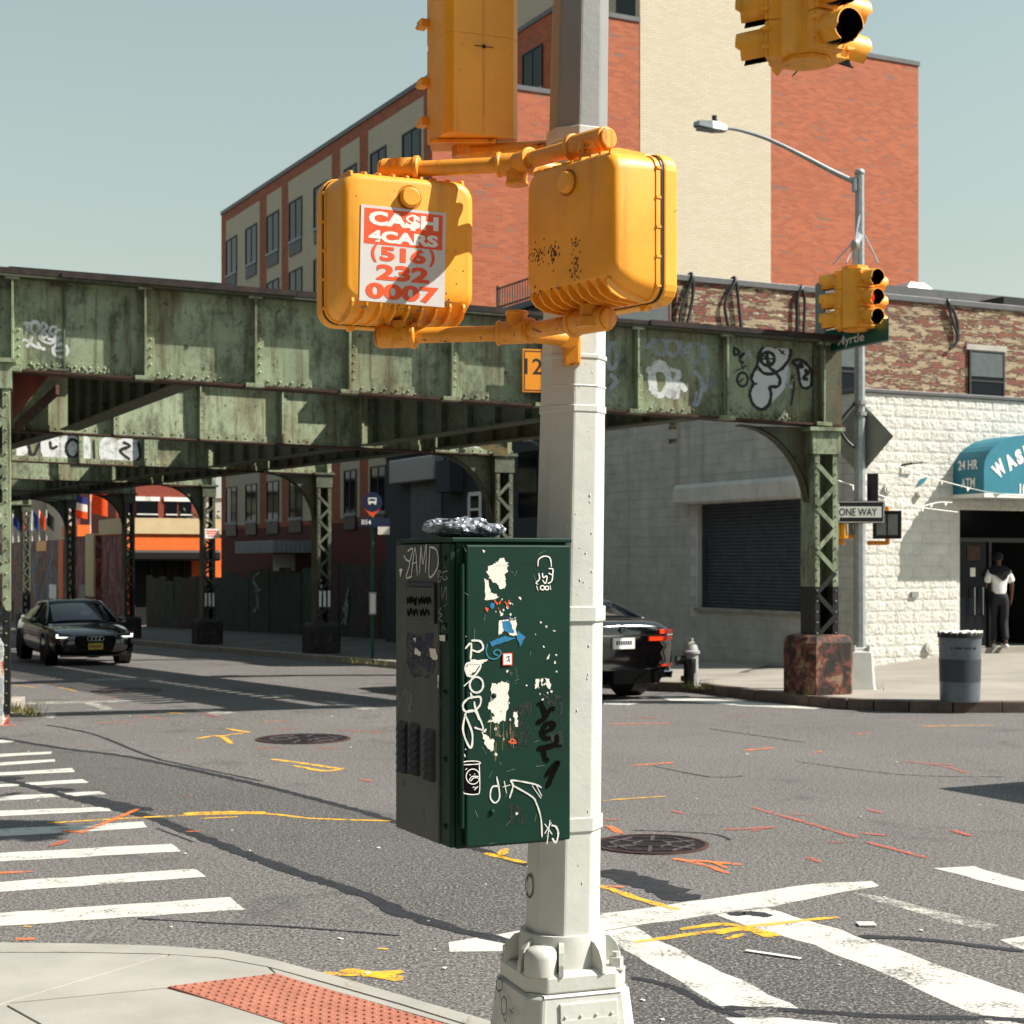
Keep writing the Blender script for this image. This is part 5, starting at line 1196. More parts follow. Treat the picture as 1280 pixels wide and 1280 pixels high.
# ---- walk signals: rounded shell, ribs, door rim, knob
def walk_signal(label, c, ang, mat, name='walk_signal', sc=1.0):
    t = thing(name, label, 'walk signal', (c[0], c[1], c[2]), ang, 'walk signals seen from behind on the cabinet pole')
    W, H, D = .215 * sc, .215 * sc, .155          # half width, half height, depth; local -y is the back that faces the camera
    def rr(w, h, y, rad, n=5, lift=0.0):
        o = []
        for cx, cz, a0 in ((w - rad, h - rad, 0), (-w + rad, h - rad, 90), (-w + rad, -h + rad, 180), (w - rad, -h + rad, 270)):
            for i in range(n + 1): a = R(a0 + 90 * i / n); o.append((cx + rad * math.cos(a), y, cz + rad * math.sin(a)))
        return [(x, yy, z + lift * max(0, -z / h)) for x, yy, z in o]
    m = MB(); m.loft([rr(W, H, D * .52, .045), rr(W, H, D * .40, .045), rr(W * .985, H * .985, D * .395, .045), rr(W * .97, H * .975, -D * .05, .047, lift=.012), rr(W * .955, H * .965, -D * .36, .05, lift=.03), rr(W * .935, H * .945, -D * .44, .05, lift=.036), rr(W * .885, H * .90, -D * .49, .045, lift=.034), rr(W * .84, H * .86, -D * .505, .04, lift=.03)])
    body = obj('housing', m, mat, t, smooth=40)
    m = MB(); m.loft([rr(W * 1.035, H * 1.035, D * .55, .05), rr(W * 1.035, H * 1.035, D * .86, .05)], caps=True); obj('door_rim', m, M_YEL, t, bevel=.006)
    m = MB(); m.loft([rr(W * 1.01, H * 1.01, D * .505, .045), rr(W * 1.01, H * 1.01, D * .555, .045)]); obj('gasket', m, M_BLACK, t)
    m = MB(); m.box(-W * .9, W * .9, D * .861, D * .875, -H * .9, H * .9); obj('signal_face', m, M_MATTE, t)
    for s in (-1, 1):
        for k in range(9):
            x = -W * .8 + k * W * .2
            m = MB(); pr = [(-D * .49, H * .74), (-D * .515, H * .79), (-D * .495, H * .85), (-D * .40, H * .93), (-D * .2, H * .99), (D * .38, H * 1.02), (D * .38, H * .95), (-D * .3, H * .78)]
            if s > 0: pr = [(-D * .44, H * .92), (-D * .42, H * .985), (-D * .25, H * 1.02), (D * .36, H * 1.02), (D * .36, H * .95), (-D * .3, H * .93)]
            m.prism([(y, s * z) for y, z in pr], x - .0035, x + .0035, Matrix(((0, 0, 1, 0), (1, 0, 0, 0), (0, 1, 0, 0), (0, 0, 0, 1)))); obj('rib', m, mat, body)
    m = MB(); m.cyl((.0, -D * .46, H * .67), (.0, -D * .505, H * .67), .040, n=26); m.cyl((.0, -D * .505, H * .67), (.0, -D * .62, H * .67), .030, .027, n=26); obj('knob', m, M_YEL, body, bevel=.004, smooth=40)
    for s in (-1, 1): m = MB(); m.cyl((0, 0, s * H * .97), (0, 0, s * (H + .05)), .028, .032, n=16); m.cyl((0, 0, s * (H + .03)), (0, 0, s * (H + .055)), .038, n=16); obj('mount_boss', m, M_PIPE, t, smooth=40)
    for s in (-1, 1):
        for k in range(5):
            m = MB(); z = -H * .8 + k * H * .4; m.box(s * W * 1.0 - .006, s * W * 1.0 + .003, D * .40, D * .50, z - .003, z + .003); obj('lug', m, mat, body)
    for x in (-.6, .62): m = MB(); m.cyl((x * W, D * .52, H * 1.02), (x * W, D * .66, H * 1.02), .011, n=10); obj('hinge_pin', m, mat, body); m = MB(); m.cyl((x * W, D * .52, -H * 1.03), (x * W, D * .66, -H * 1.03), .012, n=10); obj('hinge_pin', m, mat, body)
    return t, body
ZS = (ZU + ZL) / 2
w1, w1b = walk_signal('yellow walk signal back with white and red cash for cars sticker', (at(E1, 0) - d1 * .055).to_tuple()[:2] + (ZS + .004,), R(22), M_YEL, sc=.965)
w2, w2b = walk_signal('yellow walk signal back with peeled black paint spots and sunlit side', (E2.x - .028, E2.y + .01, ZS - .012), R(-52), M_YELD, sc=.90)
# peeled paint spots on the second shell
M2 = WM(w2) @ frame((0, -.155 * .505 - .0008, 0), (1, 0, 0)); mb = MB(); r = random.Random(9)
def spot(x, y, sx, sy):
    u = uv_of(M2, 640 + x / 4, 150 + y / 4)
    if abs(u[0]) < .178 and -.155 < u[1] < .18: blob(mb, [(u[0] + sx * r.uniform(.5, 1) * math.cos(a_), u[1] + sy * r.uniform(.5, 1) * math.sin(a_)) for a_ in (0, 1, 2, 3, 4, 5)], M2, .0001 * r.random() + .0003, None, .0008, r.random())
for k in range(150):
    q = r.random()
    if q < .25: spot(r.gauss(130, 20), r.gauss(670, 25), .0025, .004)
    elif q < .45: spot(r.gauss(205, 16), r.gauss(680, 30), .003, .006)
    elif q < .65: spot(r.gauss(318, 12), r.uniform(590, 800), .0025, .005)
    else: spot(r.uniform(110, 340), r.gauss(885, 28), .004, .005)
obj('peeled_spot', mb, paint('bare_dark_spot', (.05, .012, .006), .7), w2b, world=True, kind='stuff')
M1 = WM(w1) @ frame((0, -.155 * .505 - .0008, 0), (1, 0, 0)); mb = MB()
for k in range(60):
    x, y, sx, sy = random.Random(k).choice([(850, 1055, 14, 12), (170, 1080, 14, 6), (290, 1090, 16, 7), (520, 1090, 40, 8), (660, 1110, 25, 10), (720, 700, 300, 260)]); u = uv_of(M1, 400 + r.gauss(x, sx) / 5.33, 180 + r.gauss(y, sy) / 5.33)
    if abs(u[0]) < .178 and abs(u[1]) < .185: blob(mb, [(u[0] + .0022 * r.uniform(.4, 1.2) * math.cos(a_), u[1] + .003 * r.uniform(.4, 1.2) * math.sin(a_)) for a_ in (0, 1, 2, 3, 4, 5)], M1, .0001 * r.random() + .0003, None, .0006, r.random())
obj('grime_spot', mb, M_BLACK, w1b, world=True, kind='stuff')
# sticker
Mw = WM(w1); Mst = Mw @ frame((-.012, -.155 * .505 - .0015, 0), (1, 0, 0))
def stpx(x, y): return uv_of(Mst, 400 + x / 5.332, 180 + y / 5.332)
q = [stpx(*p) for p in ((282, 402), (848, 462), (822, 1088), (252, 1042))]
ux = (Vector(q[1]) - Vector(q[0])); vy = Vector(q[0]) - Vector(q[3]); SW, SH = ux.length, vy.length; an = math.atan2(ux.y, ux.x); cs_ = sum((Vector(v) for v in q), Vector((0, 0))) / 4
Mk_ = Mst @ Matrix.Translation((cs_.x, cs_.y, 0)) @ Matrix.Rotation(an, 4, 'Z')
m = MB(); m.box(-SW / 2, SW / 2, -SH / 2, SH / 2, 0, .0008, Mk_); st = obj('sticker', m, paint('sticker_paper', (.66, .64, .62), .5, 0, .03, 20), w1, world=True, label='white sticker with red and white advertising lettering')
m = MB(); m.box(-SW * .46, SW * .46, SH * .10, SH * .47, .001, .0013, Mk_); obj('red_panel', m, M_RED, st, world=True)
for s_, w, h, y, mt, of in (('CA$H', .82, .17, .36, M_WHITE, .05), ('4CARS', .82, .125, .185, M_WHITE, .05), ('516', .54, .155, .010, M_RED, .045), ('232', .62, .165, -.185, M_RED, .045), ('0007', .86, .17, -.385, M_RED, .045)):
    text('lettering', s_, Mk_, mt, st, SW * w, SH * h, of, .0017, cy=SH * y)

for s_, x in (('(', -.34), (')', .34)): text('lettering', s_, Mk_, M_RED, st, SW * .07, SH * .18, .05, .0017, cx=SW * x, cy=SH * .005)
# ---- vehicle signals
def section_body(parent, M, mat, nsec=3, sz_=.25, w=.235, d=.15, tabs=True, visors=False, lens=None, detail=True, gap=.002):
    """one face: a stack of nsec sections; local -y is the back, +y the lens side"""
    for k in range(nsec):
        z0, z1 = k * sz_ + gap, (k + 1) * sz_ - gap; h = w / 2; m = MB(); c = .022
        prof = [(-h + c, -d), (h - c, -d), (h, -d + c), (h, 0), (-h, 0), (-h, -d + c)]
        m.prism(prof, z0, z1, M); s = obj('section', m, mat, parent, world=True, bevel=min(.006, gap * 3) if detail else 0)
        if detail:
            m = MB(); m.box(-h * .97, h * .97, .001, .022, z0 + .006, z1 - .006, M); obj('section_door', m, mat, s, world=True, bevel=.005)
        if tabs:
            for sx in (-1, 1):
                for dz in (.07, .19):
                    m = MB(); m.box(sx * (h + .012) - .012, sx * (h + .012) + .012, -.01, .035, z0 + dz - .012, z0 + dz + .012, M); m.cyl(M @ Vector((sx * (h + .018), -.012, z0 + dz)), M @ Vector((sx * (h + .018), .05, z0 + dz)), .006, n=8); obj('latch', m, mat, s, world=True)
        if visors:
            m = MB(); zc = (z0 + z1) / 2; r0 = .110; n = 22; L = .22; vs = []; fs = []
            for i in range(n + 1):
                a = R(-150 + 300 * i / n); x, z = r0 * math.sin(a), r0 * math.cos(a)
                l = L * (1 if abs(-150 + 300 * i / n) < 100 else .85)
                vs += [M @ Vector((x, .02, zc + z)), M @ Vector((x * .97, l, zc + z * .97 - .02)), M @ Vector((x * .93, .02, zc + z * .93)), M @ Vector((x * .90, l, zc + z * .90 - .02))]
            for i in range(n):
                a, b = 4 * i, 4 * i + 4; fs += [(a, a + 1, b + 1, b), (a + 2, b + 2, b + 3, a + 3), (a + 1, a + 3, b + 3, b + 1)]
            m.add(vs, fs)
            v_ = obj('visor', m, [mat, M_MATTE], s, world=True, smooth=40)
            for i, pl in enumerate(v_.data.polygons): pl.material_index = 1 if i % 3 == 1 else 0
            m = MB(); m.cyl(M @ Vector((0, .023, zc)), M @ Vector((0, .035, zc)), .095, n=20); obj('lens', m, (lens[k] if lens else M_LENS), s, world=True)
M_LENS = glassmat('dark_lens', (.012, .010, .010), .3); M_LENSR = emit('lit_amber_lens', (.9, .06, .01), .45)
vs_ = thing('vehicle_signal', 'yellow traffic signal seen from behind at the top of the pole', 'traffic signal', (-.13, 5.05, 0))
VY = 5.05; zb2 = EYE + (HZ - 186) / FPX * VY; xc = (580 - 640) / FPX * VY
Mv = Matrix.Translation((xc, VY, zb2)) @ Matrix.Rotation(R(22), 4, 'Z')
vs_.location = (xc, VY, zb2)
section_body(vs_, Mv, M_YEL, 3, .30, .235, .17, gap=.0003)
m = MB(); m.box(-.003, .003, -.1715, -.1705, .01, .9, Mv); obj('seam', m, M_PIPE, vs_, world=True)
m = MB(); m.sphere(Mv @ Vector((.0, -.172, .265)), .006, None, None, 8, 6); m.box(-.03, .03, -.1735, -.1722, .264, .266, Mv); obj('screw', m, M_BLACK, vs_, world=True)
m = MB(); m.cyl((xc, VY - .07, zb2 - .045), (xc, VY - .07, zb2 + .0), .035, n=14); m.cyl((xc, VY - .07, zb2 - .03), tuple(pc(zb2)[0] + Vector((-.06, .03, -.03))), .022, n=12); m.box(xc - .1, xc + .1, VY - .13, VY - .02, zb2 - .014, zb2 - .001); obj('mount_pipe', m, M_PIPE, vs_, world=True, bevel=.003)

def cluster(label, c, base_ang, sz_, lenses, group=None, detail=True):
    t = thing('signal_cluster', label, 'traffic signal', c, base_ang, 'four way traffic signal clusters')
    for k, ang in enumerate((10, 72, 207, -64)):
        M = Matrix.Translation(c) @ Matrix.Rotation(R(ang) + base_ang, 4, 'Z') @ Matrix.Translation((0, .235, 0))
        section_body(t, M, M_YEL, 3, sz_, .235, .13, True, True, lenses if k == 2 else None, detail)
    h = 3 * sz_; m = MB(); m.cyl(Vector(c), Vector(c) + Vector((0, 0, h)), .205, n=12); obj('core', m, M_YEL, t, world=True)
    m = MB(); m.cyl(Vector(c) + Vector((0, 0, -.03)), Vector(c) + Vector((0, 0, -.003)), .16, n=8); obj('mount_plate', m, M_YEL, t, world=True); m = MB(); m.cyl(Vector(c) + Vector((0, 0, h + .003)), Vector(c) + Vector((0, 0, h + .05)), .17, n=8); m.cyl(Vector(c) + Vector((0, 0, h + .05)), Vector(c) + Vector((0, 0, h + .4)), .02, n=8)
    obj('mount_plate', m, M_YEL, t, world=True); return t
cl1 = cluster('large yellow four way signal cluster hanging from the mast arm overhead', (1.94, 10.8, EYE + (HZ - 74) / 190), R(0), .25, None)

# ================================================================= CONTROL CABINET
CX = Vector((.904, .428, 0)); CY = Vector((-.428, .904, 0)); CO = Vector((-.164, 4.5, 1.066)); CWD, CDP, CH = .352, .40, .845
cab = thing('control_cabinet', 'dark green signal control cabinet covered in stickers and graffiti strapped to the pole', 'control cabinet', CO, math.atan2(CX.y, CX.x))
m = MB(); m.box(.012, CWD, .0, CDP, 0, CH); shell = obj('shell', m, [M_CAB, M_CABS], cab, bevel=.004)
m = MB(); m.box(-.006, CWD + .012, -.012, CDP + .01, CH - .001, CH + .012); obj('lid', m, M_CAB, cab, bevel=.003)
m = MB(); m.box(.032, CWD + .002, -.022, -.001, .006, CH - .008); front = obj('door', m, M_CAB, cab, bevel=.005)
m = MB(); m.cyl((.022, -.018, .06), (.022, -.018, CH - .06), .006, n=10); obj('hinge', m, M_CAB, cab)
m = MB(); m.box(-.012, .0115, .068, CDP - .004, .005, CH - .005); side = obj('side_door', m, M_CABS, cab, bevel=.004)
m = MB(); m.box(-.006, .0118, .003, .066, .004, CH - .004); strip = obj('corner_strip', m, M_CAB, cab, bevel=.004)
m = MB()
for k in range(5): m.sphere((-.008, .034, .06 + k * .185), .008, None, None, 8, 6)
for x, z in ((.11, .10), (.115, .42)): m.sphere((x, -.024, z), .008, .006, .008, 8, 6)
obj('bolt_head', m, M_CAB, cab, smooth=True, kind='stuff')
Wc = WM(cab)
Msd = Wc @ frame((-.0125, 0, 0), (0, -1, 0)); Mfd = Wc @ frame((0, -.0225, 0), (1, 0, 0))
zS = (480, 640, 2.91); zT = (480, 660, 5.333); zU = (480, 860, 5.333)
def su(x, y, z=zT, M=None): return uv_of(M or Msd, z[0] + x / z[2], z[1] + y / z[2])
q0, q1 = su(158, 622), su(345, 395)
m = MB(); m.box(q0[0], q1[0], q0[1], q1[1], .0, .006, Msd); pl = obj('notice_plate', m, M_CABS, side, world=True, bevel=.002)
m = MB(); e = .004; m.box(q0[0] - .004, q1[0] + .006, q1[1] + .001, q1[1] + .012, 0, .008, Msd); m.box(q1[0] + .001, q1[0] + .008, q0[1], q1[1], 0, .008, Msd); obj('plate_frame', m, M_CABL, pl, world=True)
cxm, wmm = (q0[0] + q1[0]) / 2, abs(q1[0] - q0[0])
for s_, py in (('POST NO BILLS', 480), ('KEEP CLEAR', 558)):
    pass
strokes('lettering', [[(170, 460), (172, 500), (185, 465), (190, 500), (200, 462), (205, 500)], [(212, 462), (218, 505), (230, 462), (226, 520)], [(246, 465), (250, 505), (265, 465), (270, 500), (282, 468), (285, 500), (300, 466), (305, 500), (318, 470), (328, 500)],
         [(172, 540), (178, 580), (195, 540), (200, 580)], [(210, 542), (215, 580), (228, 545), (240, 582)], [(256, 545), (262, 582), (275, 545), (285, 580), (300, 548), (318, 582)]], .010, Msd, M_MATTE, pl, zT, .0225, 3)
# louvres: six rows in three columns
for (x, y0) in ((128, 255), (208, 270), (308, 308)):
    for k in range(6):
        w_ = 36; c_ = su(x, y0 + k * 55, zU)
        m = MB(); h = .016; hw = .030
        m.add([Msd @ Vector(v) for v in ((c_[0] - hw, c_[1] + h, .0), (c_[0] + hw, c_[1] + h, .0), (c_[0] + hw * .9, c_[1] - h * .8, .014), (c_[0] - hw * .9, c_[1] - h * .8, .014), (c_[0] + hw, c_[1] - h, 0), (c_[0] - hw, c_[1] - h, 0))], [(0, 1, 2, 3), (3, 2, 4, 5), (0, 3, 5), (1, 4, 2)])
        obj('louvre', m, M_CABL, side, world=True)
# markers on the side
strokes('graffiti_tag', [[(135, 180), (150, 210), (175, 235), (150, 330), (190, 320)], [(160, 155), (195, 140), (170, 240)], [(185, 315), (210, 130), (225, 320)], [(190, 240), (225, 225)], [(240, 310), (250, 120), (262, 240), (285, 110), (280, 300)], [(310, 130), (305, 325), (360, 260), (355, 150), (305, 125)]], .0055, Msd, M_MARK, side, zT, .004, 9, label='white marker tag above the notice plate')
strokes('graffiti_tag', [[(362, 285), (368, 360), (385, 330), (365, 315), (385, 290), (362, 285)], [(428, 285), (395, 300), (400, 345), (425, 335), (410, 320)], [(385, 380), (390, 470), (415, 390), (418, 480)], [(428, 500), (400, 525)], [(385, 530), (368, 560), (388, 580), (370, 605), (395, 625)], [(385, 690), (395, 640), (410, 680)], [(405, 240), (412, 270)]], .003, Msd, M_MARKG, side, zT, .0035, 4)
strokes('graffiti_tag', [[(85, 1100), (100, 1150), (90, 1250)], [(105, 1090), (120, 1170)], [(130, 1120), (150, 1080), (165, 1230)], [(175, 1090), (180, 1230), (160, 1150)], [(190, 1100), (185, 1180)]], .003, Msd, M_MARKG, side, zT, .0035, 5)
strokes('scratch', [[(x, y), (x + rnd.uniform(-15, 15), y + rnd.uniform(20, 90))] for x, y in [(rnd.uniform(90, 400), rnd.uniform(700, 2050)) for _ in range(26)]], .0012, Msd, M_MARKG, side, zT, .003, 6, kind='stuff')
mb = MB()
for i, q in enumerate(([(155, 700), (330, 700), (335, 980), (200, 1010), (150, 900)],)): blob(mb, q, Msd, .0022, zT, .006, i)
obj('paint_smear', mb, wornpaint('violet_smear', (.05, .05, .10), .50, 30), side, world=True)
mb = MB()
for i, q in enumerate(([(305, 800), (345, 805), (360, 870), (340, 885), (312, 860)], [(370, 715), (408, 712), (410, 755), (375, 750)], [(195, 735), (215, 730), (210, 760)], [(360, 980), (368, 980), (364, 1070), (358, 1060)], [(104, 270), (128, 272), (110, 330)], [(210, 800), (250, 830), (245, 850), (205, 840)])): blob(mb, q, Msd, .0028 + .0003 * i, zT, .0018, i)
scraps('sticker_scrap', mb, M_PAPER, side)
# stickers and tags on the front door
mb = MB(); scr = [([(690, 255), (740, 235), (775, 205), (800, 205), (830, 240), (822, 290), (800, 330), (815, 385), (780, 415), (740, 370), (712, 350), (690, 300)], zT, .0045), ([(672, 340), (690, 345), (712, 430), (755, 440), (760, 465), (720, 480), (675, 480)], zT, .003),
      ([(725, 1035), (770, 1050), (800, 1020), (830, 1030), (832, 1110), (815, 1280), (800, 1240 + 1066), ], zT, .003)]
for i, (q, z, j) in enumerate(scr[:2]): blob(mb, q, Mfd, .001 + .0003 * i, z, j, i)
blob(mb, [(722, -40), (760, -30), (800, -45), (832, -30), (830, 120), (800, 215), (760, 235), (695, 230), (745, 180), (690, 130), (712, 80)], Mfd, .0018, zU, .004, 7)
blob(mb, [(655, 290), (690, 320), (740, 350), (730, 420), (690, 410), (668, 360)], Mfd, .002, zU, .0035, 8)
blob(mb, [(1010, 1010), (1035, 1000), (1030, 1060), (1008, 1070)], Mfd, .0021, zT, .002, 9); blob(mb, [(1045, 1005), (1060, 1000), (1050, 1050)], Mfd, .0022, zT, .002, 10); blob(mb, [(1070, 1000), (1105, 1010), (1110, 1070), (1085, 1060)], Mfd, .0023, zT, .003, 11)
blob(mb, [(1088, 860), (1108, 835), (1100, 870), (1082, 878)], Mfd, .0024, zT, .001, 12); blob(mb, [(770, 620), (880, 590), (885, 720), (865, 720), (800, 690), (765, 715)], Mfd, .0025, zT, .003, 13); blob(mb, [(580, 880), (695, 878), (650, 905), (600, 960), (550, 990), (545, 930)], Mfd, .0026, zT, .002, 14); blob(mb, [(870, 150), (890, 165), (885, 260), (865, 240)], Mfd, .0027, zU, .004, 15); blob(mb, [(655, 145), (675, 150), (665, 168)], Mfd, .0028, zT, .001, 16)
scraps('torn_sticker', mb, M_PAPER, front)
mb = MB(); blob(mb, [(785, 625), (840, 615), (865, 700), (800, 690)], Mfd, .0033, zT, .002, 21); blob(mb, [(890, 680), (940, 725), (905, 790), (885, 740)], Mfd, .0034, zT, .002, 22); blob(mb, [(700, 760), (760, 735), (800, 720), (880, 735), (780, 765), (720, 790)], Mfd, .0035, zT, .002, 23); blob(mb, [(705, 510), (735, 500), (730, 540), (708, 535)], Mfd, .0036, zT, .002, 24)
scraps('blue_sticker', mb, paint('blue_print', (.03, .22, .38), .5, 0, .2, 30), front)
strokes('lettering', [[(785, 590), (790, 612), (800, 592)], [(805, 612), (808, 590), (825, 595), (810, 603)], [(850, 590), (832, 592), (835, 612), (855, 610)], [(836, 601), (850, 601)], [(865, 588), (862, 612), (880, 600)]], .003, Mfd, M_SIGNB, front, zT, .0042, 2)
strokes('red_scrap', [[(735, 480), (760, 510), (780, 480)], [(700, 545), (680, 530), (690, 560)], [(805, 490), (830, 530)], [(835, 480), (825, 505)], [(760, 530), (770, 555)]], .004, Mfd, M_RED, front, zT, .004, 3, 1)
strokes('teal_swirl', [[(690, 770), (680, 820), (700, 865), (750, 870), (780, 830), (750, 810), (730, 835), (760, 850)]], .004, Mfd, M_TEAL, front, zT, .004, 3)
qa, qb = su(788, 916, zT, Mfd), su(852, 832, zT, Mfd)
m = MB(); m.box(qa[0], qb[0], qa[1], qb[1], .0028, .0034, Mfd); ss_ = obj('small_sticker', m, M_ORANGE, front, world=True, label='small orange square sticker'); m = MB(); m.box(qa[0] + .0025, qb[0] - .0025, qa[1] + .0025, qb[1] - .0025, .0035, .0038, Mfd); obj('inner_square', m, M_WHITE, ss_, world=True)
strokes('motif', [[(810, 865), (830, 855), (825, 880), (812, 890)], [(830, 870), (835, 895)]], .003, Mfd, M_BLACK, ss_, zT, .0135, 1)
strokes('red_scrap', [[(830, 365), (855, 340), (878, 365), (835, 362)]], .004, Mfd, M_RED, front, zU, .0035, 3)
def ft(name, lines, w, mat, z, seed, lift=.0045, label=None): strokes(name, lines, w, Mfd, mat, front, z, lift, seed, label=label)
ft('graffiti_tag', [[(545, 720), (546, 725)], [(540, 805), (580, 770), (575, 880)], [(580, 750), (640, 755), (660, 800), (625, 825), (580, 810)], [(640, 905), (560, 900), (540, 940), (560, 990)], [(560, 985), (600, 985), (640, 930), (640, 905)], ellipse(615, 1045, 45, 52), [(530, 1055), (580, 1010)], [(575, 1100), (580, 1130)]], .0055, M_MARK, zT, 31, label='white marker letters running down the door edge')
ft('graffiti_tag', [[(575, 30), (590, 60), (640, 60), (640, 110), (600, 150), (540, 155), (525, 110), (560, 70), (590, 65)], [(600, 90), (610, 140), (660, 270), (600, 262)], [(545, 160), (525, 270), (550, 360), (580, 398), (588, 310), (560, 225), (540, 180)], [(545, 160), (600, 150), (635, 215)], [(540, 405), (545, 412)], [(535, 440), (540, 460)]], .0055, M_MARK, zU, 41)
ft('graffiti_tag', [[(1025, 255), (1030, 210), (1065, 188), (1105, 200), (1115, 260)], [(1030, 300), (1035, 340), (1012, 365), (1025, 375)], [(1055, 300), (1060, 330), (1085, 320), (1075, 370), (1055, 345)], [(1095, 270), (1125, 275), (1120, 310), (1095, 300)], [(1125, 280), (1118, 350), (1090, 370)], [(1015, 385), (1025, 415)], ellipse(1055, 398, 14, 14), ellipse(1085, 400, 12, 12), [(1105, 380), (1110, 412)]], .0032, M_WHITE, zT, 51, label='small white line drawing at the top corner')
ft('graffiti_tag', [[(750, 590), (770, 720), (740, 765), (708, 730), (720, 660), (770, 655)], [(800, 620), (815, 700)], [(790, 660), (840, 645)], [(835, 735), (860, 650), (850, 615), (1000, 640), (1050, 665)], [(850, 645), (980, 720), (1015, 770), (1045, 870), (1052, 995)], [(985, 650), (1045, 735)], [(1010, 640), (1050, 720)]], .0045, M_MARK, zU, 61, label='pale marker tag with long trailing line')
ft('graffiti_tag', [[(1070, 905), (1120, 975)], [(1115, 895), (1070, 970)], [(1105, 880), (1085, 1040)], [(1115, 915), (1145, 925), (1160, 970), (1145, 1030), (1120, 1000)]], .0055, M_MARK, zU, 71)
ft('graffiti_tag', [[(1020, 110), (1060, 90)], [(1045, 100), (1075, 190), (1015, 235)], [(1080, 190), (1110, 140), (1140, 140)], [(1060, 300), (1130, 260), (1125, 235), (1080, 240), (1050, 300), (1080, 335), (1110, 330)], [(1150, 310), (1140, 375), (1020, 405)], [(1120, 380), (1185, 385)], [(1060, 400), (1075, 470), (1100, 480)], [(1075, 590), (1160, 490), (1085, 665)], [(1090, 560), (1130, 600)]], .013, M_MATTE, zU, 81, .005, 'thick black marker letters at the right edge')
ft('dark_patch', [[(740, 250), (1060, 230)]], .001, M_BLACK, zT, 1)
mb = MB(); r = random.Random(11)
for k in range(46):
    x, y = r.choice([(r.gauss(800, 60), r.gauss(520, 40)), (r.gauss(1090, 40), r.uniform(620, 900)), (r.gauss(800, 90), r.gauss(1330, 80)), (r.uniform(560, 1180), r.uniform(200, 2000)), (r.gauss(1060, 50), r.gauss(1060, 50))]); s_ = r.uniform(3, 11)
    blob(mb, [(x + s_ * r.uniform(.4, 1.3) * math.cos(a_), y + s_ * r.uniform(.4, 1.6) * math.sin(a_)) for a_ in (0, 1.1, 2.2, 3.3, 4.4, 5.5)], Mfd, .0014 + .00003 * k, zT, .0012, k)
obj('paper_scrap', mb, M_PAPER, front, world=True, kind='stuff')
strokes('glue_drip', [[(x, y), (x + r.uniform(-4, 4), y + r.uniform(40, 150))] for x, y in [(r.gauss(780, 60), r.gauss(1330, 60)) for _ in range(14)]], .004, Mfd, wornpaint('ochre_glue', (.34, .27, .14), .46, 60, .7, 200, .2, .1, .8), front, zT, .0018, 8, kind='stuff')
# jar sticker: plain jar outline with a round blob inside
mb = MB(); blob(mb, [(522, 495), (545, 482), (620, 485), (638, 500), (640, 680), (615, 712), (545, 708), (522, 680)], Mfd, .003, zU); obj('jar_sticker', mb, M_MATTE, front, world=True, label='black sticker of a jar with a white outline')
ft('jar_outline', [[(525, 510), (540, 490), (620, 488), (636, 505), (525, 512)], [(528, 515), (526, 680), (550, 705), (615, 708), (637, 680), (634, 505)], ellipse(592, 590, 45, 50), [(565, 620), (585, 590), (632, 590)], [(575, 622), (600, 598), (632, 602)]], .0025, M_WHITE, zU, 91, .0036)
ft('jar_outline', [[(570, 575), (574, 582)], [(600, 570), (604, 576)], [(540, 545), (552, 535)], [(600, 680), (625, 655)], [(590, 660), (610, 662)]], .004, M_WHITE, zU, 95, .006)
strokes('scratch', [[(x, y), (x + rnd.uniform(-60, 60), y + rnd.uniform(-40, 90))] for x, y in [(rnd.uniform(540, 1180), rnd.uniform(150, 2100)) for _ in range(34)]], .0011, Mfd, M_MARKG, front, zT, .0012, 6, kind='stuff')
mb = MB(); mats_ = wornpaint('dull_patch', (.02, .035, .028), .52, 22)
for i, q in enumerate(([(860, 130), (990, 80), (990, 330), (930, 420), (770, 380)], [(1090, 1000 - 1066 + 100), (1190, 60), (1190, 420), (1090, 400)], [(840, 780), (940, 800), (940, 900), (840, 930)])): blob(mb, q, Mfd, .0006 + .0001 * i, zU, .004, 30 + i)
scraps('paint_smear', mb, mats_, front)
# strap from cabinet to pole, bag on top
for pz in (767, 1025):
    m = MB(); z = PZ(pz); m.box(CWD - .02, CWD + .05, .10, .30, z - CO.z - .02, z - CO.z + .02); obj('bracket', m, M_POLE, cab, bevel=.004)
m = MB(); nu, nv = 44, 18; rings = []; r = random.Random(2)
for i in range(1, nv):
    t = math.pi * i / nv; ring = []
    for k in range(nu):
        p = Vector((.118 * math.sin(t) * math.cos(2 * math.pi * k / nu), .07 * math.sin(t) * math.sin(2 * math.pi * k / nu), -.024 * math.cos(t) + .024))
        d = noise.noise(p * 28) * .018 + noise.noise(p * 60 + Vector((3, 1, 2))) * .011; p += p.normalized() * d; p.z = max(0, p.z * (1.15 - 1.5 * p.x if p.x > -.05 else 1.2)); ring.append(p)
    rings.append(ring)
m.loft(rings); mm, nt_, b_ = nodes('silver_plastic'); b_.inputs['Base Color'].default_value = (.20, .22, .25, 1); b_.inputs['Roughness'].default_value = .28; b_.inputs['Metallic'].default_value = .3
t_ = NT(nt_); vv = t_.n('ShaderNodeTexVoronoi', Scale=55.0); nt_.links.new(t_.coord(), vv.inputs['Vector']); t_.link(t_.bump(vv.outputs[0], .9, .012), b_.inputs['Normal'])
bag = tag(obj('plastic_bag', m, mm), 'crumpled silver grey plastic bag lying on the cabinet', 'plastic bag'); bag.location = Wc @ Vector((.11, .16, CH + .012)); bag.rotation_euler = (0, 0, .3)
